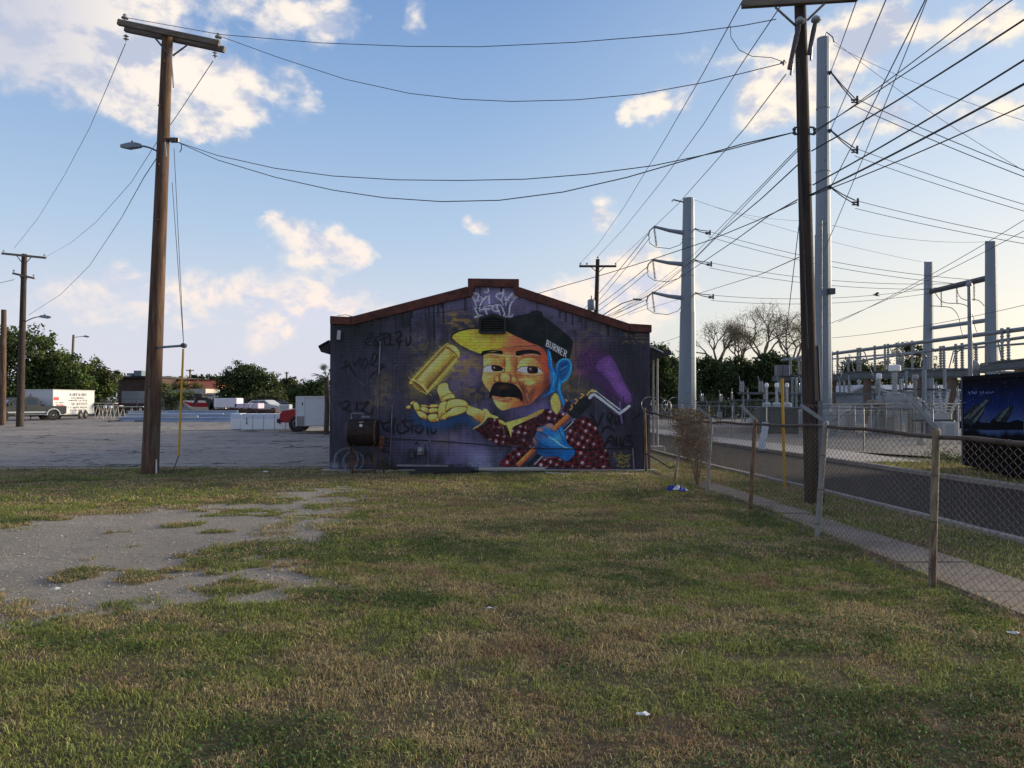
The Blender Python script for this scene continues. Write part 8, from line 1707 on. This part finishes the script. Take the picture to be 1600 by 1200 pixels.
# two parked cars and a pale cabinet behind
car_prof = [(-2.2, .35), (-2.25, .9), (-1.9, 1.0), (-1.2, 1.42), (.3, 1.45), (1.0, 1.02), (2.0, .85), (2.2, .7), (2.2, .35), (1.9, .25), (-2.0, .25)]
gl_ = ([(-1.5, .98), (-1.1, 1.34), (-.35, 1.36), (-.35, .98)], [(-.27, .98), (-.27, 1.36), (.28, 1.36), (.8, 1.0)])
vehicle('silver hatchback parked beyond the flatbed trailer', 'car', car_prof, 1.75, P_SV, (-1.35, 1.35), .32, gl_, (at(417, 600, 77).x, 77, 0.35), R(-18), name='parked_car')
vehicle('dark car parked between the silver hatchback and the pale cabinet', 'car', car_prof, 1.75, car_paint('black_paint', (.015, .015, .018)), (-1.35, 1.35), .32, gl_, (at(437, 600, 82).x, 82, 0.35), R(10), name='parked_car')
t = thing('storage_cabinet', 'pale grey cabinet standing just left of the red pickup', 'cabinet', (at(444, 600, 66).x, 66, 0)); pb('body', 436, 632, 452, 668, 66, .9, mat('pale_grey_cabinet', (.45, .48, .50), .5, var=.08), t); 
for k in range(3): pb('drawer', 437.5, 634 + k * 3.6, 450.5, 637 + k * 3.6, 65.97, .04, mat('grey_drawer', (.35, .38, .40), .5, var=.05), t, 0)
# ================================================================== trees
BARK = mat('tree_bark', (.07, .052, .04), .9, var=.4, scale=6, bump=.4)
def crown_pts(rg, n, lobes, fill_=.35, clump=.11):
    """leaf positions: many clumps near the skin of uneven lobes"""
    L = np.array(lobes, float); vol = L[:, 3] * L[:, 4] * L[:, 5]; nc = max(40, int(n / 26)); pick = rg.choice(len(L), nc, p=vol ** .75 / (vol ** .75).sum())
    d = rg.normal(size=(nc, 3)); d /= np.linalg.norm(d, axis=1)[:, None]; rad = (fill_ + (1 - fill_) * rg.uniform(0, 1, nc) ** .5) * rg.uniform(.72, 1.24, nc)
    cc = L[pick, :3] + d * rad[:, None] * L[pick, 3:6]
    k = rg.integers(0, nc, n); s = (L[pick, 3:6].mean(1) * clump + .12)[k]
    P_ = cc[k] + rg.normal(size=(n, 3)) * s[:, None] * np.array([1, 1, .75]); return P_, k, nc
def tree(name, label, base, H, lobes, n, leaf, cols, trunk_r, seed, group=None, bark=BARK, fill_=.3, clump=.085, cat='tree', trunks=1):
    rg = np.random.default_rng(seed); t = thing(name, label, cat, base, 0, group)
    P_, k, nc = crown_pts(rg, n, lobes, fill_, clump); P_ = P_[P_[:, 2] > .1]; k = k[:len(P_)]
    n = len(P_); u = rg.normal(size=(n, 3)); u /= np.linalg.norm(u, axis=1)[:, None]; w = np.cross(u, rg.normal(size=(n, 3))); w /= np.linalg.norm(w, axis=1)[:, None]
    s = leaf * rg.uniform(.6, 1.35, n)[:, None]; V_ = np.stack([P_ - u * s * .5, P_ + w * s * .3, P_ + u * s * .5, P_ - w * s * .3], 1).reshape(-1, 3)
    cl = np.array(cols); tone = rg.uniform(.7, 1.3, nc)[k][:, None]; c = cl[rg.integers(0, len(cl), nc)][k] * tone * rg.uniform(.8, 1.2, n)[:, None]
    o = from_np('crown', V_, np.arange(n * 4).reshape(-1, 4), TINT_LEAF, t, colors=np.repeat(c, 4, 0))
    rd = random.Random(seed); b = MB()
    for j in range(trunks):
        x0 = rd.uniform(-.4, .4) * (trunks > 1); hz = H * .45; b.tube([(x0, 0, -.1), (x0 * 1.2 + rd.uniform(-.15, .15), rd.uniform(-.1, .1), hz * .5), (x0 * 1.5 + rd.uniform(-.3, .3), 0, hz)], [trunk_r * 1.15, trunk_r * .85, trunk_r * .6], 8)
        for lb_ in lobes:
            e = Vector(lb_[:3]); s0 = Vector((x0, 0, hz * rd.uniform(.5, .95))); m1 = s0.lerp(e, .5) + Vector((rd.uniform(-.3, .3), rd.uniform(-.3, .3), rd.uniform(0, .4))); b.tube([s0, m1, e], [trunk_r * .45, trunk_r * .28, trunk_r * .1], 5)
    b.obj('trunk', bark, t, world=False); return t
DG = [(.04, .062, .02), (.055, .085, .028), (.075, .11, .034), (.028, .045, .016)]
MG = [(.07, .115, .03), (.10, .15, .04), (.055, .085, .025), (.14, .18, .055)]
OG = [(.075, .085, .03), (.06, .07, .025), (.10, .10, .04), (.045, .055, .02)]
def lob(*a): return [tuple(map(float, x)) for x in a]
def tree_at(name, label, px, Y, lobes_px, n, leaf, cols, tr, seed, **k):
    """lobes given as photograph extents at depth Y: (px, py, rx_px, rz_px, dy)"""
    b0 = at(px, 600, Y); m_per = Y / 1200; L = []
    for lx, ly, rx, rz, dyy in lobes_px:
        p = at(lx, ly, Y); L.append((p.x - b0.x, dyy, p.z, rx * m_per, (rx + rz) / 2 * m_per * .8, rz * m_per))
    return tree(name, label, (b0.x, Y, 0), max(l[2] for l in L), L, n, leaf, cols, tr, seed, **k)
gL = 'trees along the left side of the lot'
tree_at('mesquite_tree', 'tall leafy tree at the left edge behind the bare pole', 10, 88, [(-20, 545, 36, 30, 0), (20, 535, 30, 26, -1), (50, 548, 34, 34, 0), (10, 590, 50, 36, -1), (60, 590, 34, 32, 1), (35, 620, 44, 26, -1.5)], 17000, .34, MG + DG, .35, 11, group=gL)
tree_at('mesquite_tree', 'broad feathery tree above the lettered trailer', 100, 90, [(85, 572, 34, 26, 0), (112, 576, 32, 24, -1), (95, 605, 44, 26, 0), (130, 602, 30, 26, -1), (70, 600, 30, 34, 1), (70, 530, 18, 14, 0)], 14000, .32, MG + DG, .35, 12, group=gL)
tree_at('mesquite_tree', 'lighter green drooping tree right of the lettered trailer', 155, 93, [(150, 592, 28, 26, 0), (168, 602, 22, 22, -1), (148, 618, 26, 20, -1), (178, 592, 12, 12, 0), (140, 578, 14, 10, 0)], 9000, .30, MG + OG, .25, 13, group=gL)
tree_at('dark_bush', 'dark undergrowth below the left trees', 60, 92, [(0, 635, 60, 18, 0), (70, 633, 60, 20, 0), (130, 632, 40, 20, 0)], 7000, .3, DG, .1, 14, group=gL, cat='bush')
tree_at('live_oak', 'large round dark oak in the middle distance behind the flatbed', 386, 100, [(380, 592, 32, 24, 0), (408, 600, 30, 24, -1), (360, 606, 22, 24, 0), (392, 618, 42, 22, -1), (425, 614, 18, 22, 0), (384, 578, 18, 12, 0)], 17000, .30, DG, .4, 15)
tree_at('hedge_tree', 'dusty olive shrubs below the round dark oak', 395, 92, [(375, 632, 26, 12, 0), (410, 630, 30, 14, 0), (440, 630, 26, 16, 0)], 7000, .26, OG, .15, 16, cat='bush')
tree_at('olive_tree', 'yellowish tree right of the round dark oak', 452, 112, [(452, 602, 16, 12, 0), (446, 615, 20, 16, 0), (466, 615, 18, 14, 0)], 6000, .32, OG, .2, 17)
tree_at('dark_tree', 'dark spiky tree behind the white box trailer', 488, 84, [(482, 608, 18, 14, 0), (500, 602, 14, 14, 0), (470, 620, 20, 14, 0), (505, 618, 14, 22, 0), (490, 626, 24, 14, 0)], 8000, .26, DG + MG[:1], .2, 18)
tree_at('far_hedge', 'low far dark trees above the orange building', 330, 140, [(302, 592, 10, 6, 0), (322, 594, 14, 8, 0), (340, 596, 12, 10, 0), (350, 600, 12, 10, 0)], 4000, .36, DG, .2, 19)
tree_at('scrub_bush', 'scraggly shrub in front of the grey wall by the wooden pole', 268, 90, [(258, 612, 14, 14, 0), (280, 620, 22, 12, 0), (262, 630, 24, 14, 0), (300, 622, 10, 16, 0), (250, 600, 8, 10, 0)], 3600, .22, OG + MG, .08, 20, fill_=.1, cat='bush')
tree_at('scrub_bush', 'thin pale shrub against the orange wall', 300, 110, [(290, 602, 10, 8, 0), (308, 604, 12, 6, 0), (276, 604, 8, 8, 0)], 1500, .24, [(.22, .17, .06), (.14, .12, .05)], .06, 21, fill_=.1, cat='bush')
# palm at the left corner of the building
pc = at(510, 600, 40); t = thing('palm_tree', 'small fan palm behind the left corner of the mural building', 'palm', (pc.x, 40, 0)); b = MB(); hz = at(510, 590, 40).z; b.tube([(0, 0, 0), (.05, 0, hz * .5), (0, 0, hz)], [.14, .12, .12], 8); b.obj('trunk', BARK, t, world=False)
rg = random.Random(2)
for i in range(26):
    az_ = rg.uniform(0, 6.283); el_ = rg.uniform(-.9, 1.2); L = rg.uniform(.6, .95); dr = Vector((math.cos(az_) * math.cos(el_), math.sin(az_) * math.cos(el_), math.sin(el_))); c = Vector((0, 0, hz)); e = c + dr * L * .55; b = MB(); b.tube([c, e], .012, 4); sd_ = dr.cross(Vector((0, 0, 1))).normalized(); up_ = sd_.cross(dr)
    for k in range(9):
        a = (k - 4) * .24; dd = (dr * math.cos(a) + sd_ * math.sin(a)).normalized(); tip = e + dd * L * .5 - Vector((0, 0, .1)); b.add([e, e + dd * L * .25 + up_ * .015 + sd_ * .015, tip, e + dd * L * .25 - sd_ * .015], [(0, 1, 2, 3)])
    b.obj('frond', mat('palm_green', (.05, .08, .025), .6, var=.25, bump=0), t, world=False, fix=False)
# right: dense dark mass
gR = 'dark trees behind the three-armed steel pole'
spec = [(1030, 74, [(1028, 565, 20, 24, 0), (1035, 600, 26, 30, 0), (1018, 590, 16, 30, 0)], 'dark tree just right of the mural building'),
 (1056, 78, [(1050, 580, 16, 22, 0), (1062, 606, 30, 28, 0)], 'dark tree behind the three-armed steel pole'),
 (1110, 80, [(1100, 580, 24, 20, 0), (1125, 585, 28, 22, 0), (1108, 612, 36, 26, 0)], 'dense dark tree right of the three-armed steel pole'),
 (1160, 82, [(1150, 580, 26, 22, 0), (1180, 588, 28, 22, 0), (1162, 614, 36, 26, 0)], 'dense dark tree below the sparse trees'),
 (1208, 80, [(1205, 570, 22, 20, 0), (1225, 575, 20, 22, 0), (1206, 606, 34, 30, 0)], 'dark rounded tree left of the dark pole'),
 (1250, 88, [(1240, 580, 22, 20, 0), (1262, 590, 20, 30, 0), (1255, 618, 30, 22, 0)], 'dark tree behind the dark pole')]
for i, (px, Y, lb_, lab) in enumerate(spec): tree_at('dark_tree', lab, px, Y, lb_, 11000, .30, DG, .3, 40 + i, group=gR)
tree_at('dark_bush', 'dark undergrowth along the back of the substation yard', 1130, 76, [(1040, 636, 40, 16, 0), (1100, 636, 40, 16, 0), (1160, 638, 40, 15, 0), (1220, 638, 40, 15, 0), (1280, 632, 40, 18, 0)], 9000, .28, DG, .1, 47, cat='bush')
for i, (px, Y, lb_, n_, lab, cols, fl_) in enumerate(((1340, 84, [(1330, 575, 26, 16, 0), (1360, 580, 22, 14, 0), (1345, 600, 34, 18, 0)], 5500, 'loose backlit tree behind the control house', OG + DG, .15),
 (1395, 90, [(1385, 580, 20, 14, 0), (1405, 590, 24, 18, 0), (1380, 602, 26, 14, 0)], 4500, 'loose tree behind the big white bushing', OG + DG, .15), (1420, 96, [(1412, 545, 20, 12, 0), (1432, 552, 22, 14, 0), (1440, 575, 26, 18, 0), (1415, 575, 20, 20, 0)], 5200, 'airy tree rising left of the shorter frame leg', OG + DG, .15),
 (1480, 92, [(1475, 600, 28, 14, 0), (1500, 612, 24, 16, 0)], 4500, 'dark low tree between the frame legs', DG, .3), (1300, 90, [(1295, 600, 26, 22, 0), (1320, 615, 28, 16, 0)], 5500, 'dark tree right behind the tallest steel pole', DG, .3), (1560, 96, [(1560, 615, 50, 14, 0), (1620, 610, 40, 18, 0)], 5000, 'low dark trees behind the container', DG, .3))):
    tree_at('backlit_tree', lab, px, Y, lb_, n_, .27, cols, .22, 60 + i, fill_=fl_)
# sparse, nearly bare trees against the sky
def sparse(label, px, Y, ybase, ytop, spread_px, seed, leaves, group, lf=.15):
    b0 = at(px, 600, Y); rd = random.Random(seed); t = thing('sparse_tree', label, 'tree', (b0.x, Y, 0), group=group); b = MB(); tips = []
    H = at(px, ytop, Y).z; m = Y / 1200
    def grow(p, d, L, r, depth):
        n_ = 3; pts = [p]; q_ = p.copy(); dd = d.copy()
        for _ in range(n_):
            dd = (dd + Vector((rd.uniform(-.28, .28), rd.uniform(-.28, .28), rd.uniform(-.08, .16)))).normalized(); q_ = q_ + dd * L / n_; pts.append(q_.copy())
        b.tube(pts, [r * (1 - .35 * i / n_) for i in range(n_ + 1)], 6 if r > .06 else 3, cap=False)
        if depth == 0 or r < .008: tips.append(q_); return
        if depth <= 3: tips.extend(pts[1:])
        for k in range(rd.choice((2, 3, 3)) if depth > 1 else 3):
            a = rd.uniform(0, 6.283); sp_ = rd.uniform(.4, .85); o_ = dd.orthogonal().normalized(); o2 = dd.cross(o_); nd = (dd * math.cos(sp_) + (o_ * math.cos(a) + o2 * math.sin(a)) * math.sin(sp_)).normalized(); nd.z = nd.z * .8 + .1; grow(q_, nd.normalized(), L * rd.uniform(.62, .82), r * .62, depth - 1)
    z0 = at(px, ybase, Y).z; grow(Vector((0, 0, 0)), Vector((rd.uniform(-.08, .08), 0, 1)), z0, .26, 0); tips.clear()
    L0 = (H - z0) * .36
    for k in range(5):
        a = k * 1.256 + rd.uniform(-.3, .3); grow(Vector((0, 0, z0 * .93)), Vector((math.cos(a) * .75, math.sin(a) * .5, rd.uniform(.6, 1.2))).normalized(), L0, .14, 5)
    # fit to the height it has
    vs = np.array(b.v); zmax = vs[:, 2].max(); xm_ = np.percentile(np.abs(vs[:, 0]), 98); kz = (H - z0) / max(.1, zmax - z0); kx = spread_px * m / xm_
    def fitp(p): return (p[0] * kx, p[1] * kx, p[2] if p[2] < z0 else z0 + (p[2] - z0) * kz)
    b.v = [fitp(p) for p in b.v]; b.obj('branches', mat('grey_brown_twig', (.17, .135, .11), .9, var=.3, scale=8, bump=0), t, world=False)
    tp = np.array([fitp(p) for p in tips]); rg_ = np.random.default_rng(seed); k = rg_.integers(0, len(tp), leaves); P_ = tp[k] + rg_.normal(size=(leaves, 3)) * .42
    V_, F_, C_ = leaf_cloud(leaves, lambda r_, n_: P_, lf * .8, [(.26, .23, .13), (.20, .19, .10), (.32, .28, .18), (.16, .16, .08)], seed); from_np('leaves', V_, F_, TINT_LEAF, t, colors=C_)
gS = 'sparse, nearly bare trees against the pale sky'
sparse('sparse tree with the tallest open crown, left of the dark pole', 1192, 84, 555, 471, 62, 5, 4200, gS); sparse('sparse tree right next to the three-armed steel pole', 1122, 86, 562, 497, 56, 8, 3400, gS); sparse('sparse leafier tree touching the dark pole', 1240, 82, 560, 484, 46, 3, 5200, gS)
sparse('small sparse tree between the two sparse ones', 1158, 88, 560, 512, 30, 14, 2200, gS)
# weedy shrubs on the far side of the road and along the yard
for i, (x, y) in enumerate(((12.9, 22.2), (14.0, 22.8), (13.2, 23.6))):
    V_, F_, C_ = leaf_cloud(500, lambda r_, n_: np.stack([r_.normal(0, .35, n_), r_.normal(0, .25, n_), np.abs(r_.normal(0, .14, n_))], -1), .07, GC, 90 + i); o = from_np('weed_clump', V_, F_, TINT_LEAF, None, colors=C_); o.location = (x, y, 0); tag(o, 'rough green weeds beside the left end of the container, ' + ('nearest', 'rightmost', 'farthest')[i] + ' clump', 'plant')

# low tree line closing the horizon
def treeline(label, x0, x1, Y, h, n, seed, cols):
    def f(rg, n_):
        x = rg.uniform(x0, x1, n_); hh = h * (.45 + .9 * fbm(x / 9 + seed, x * 0 + 3.1, seed, 3)); z = rg.uniform(0, 1, n_) ** .8 * hh; return np.stack([x, Y + rg.normal(0, 1.5, n_), z], -1)
    V_, F_, C_ = leaf_cloud(n, f, .5, cols, seed); o = from_np('distant_treeline', V_, F_, TINT_LEAF, None, colors=C_); tag(o, label, 'trees', kind='stuff')
treeline('low band of far trees on the horizon behind the parking lot', -130, 10, 150, 4.2, 26000, 5, DG)
treeline('low band of far trees on the horizon behind the substation', 10, 110, 110, 4.2, 16000, 6, DG)
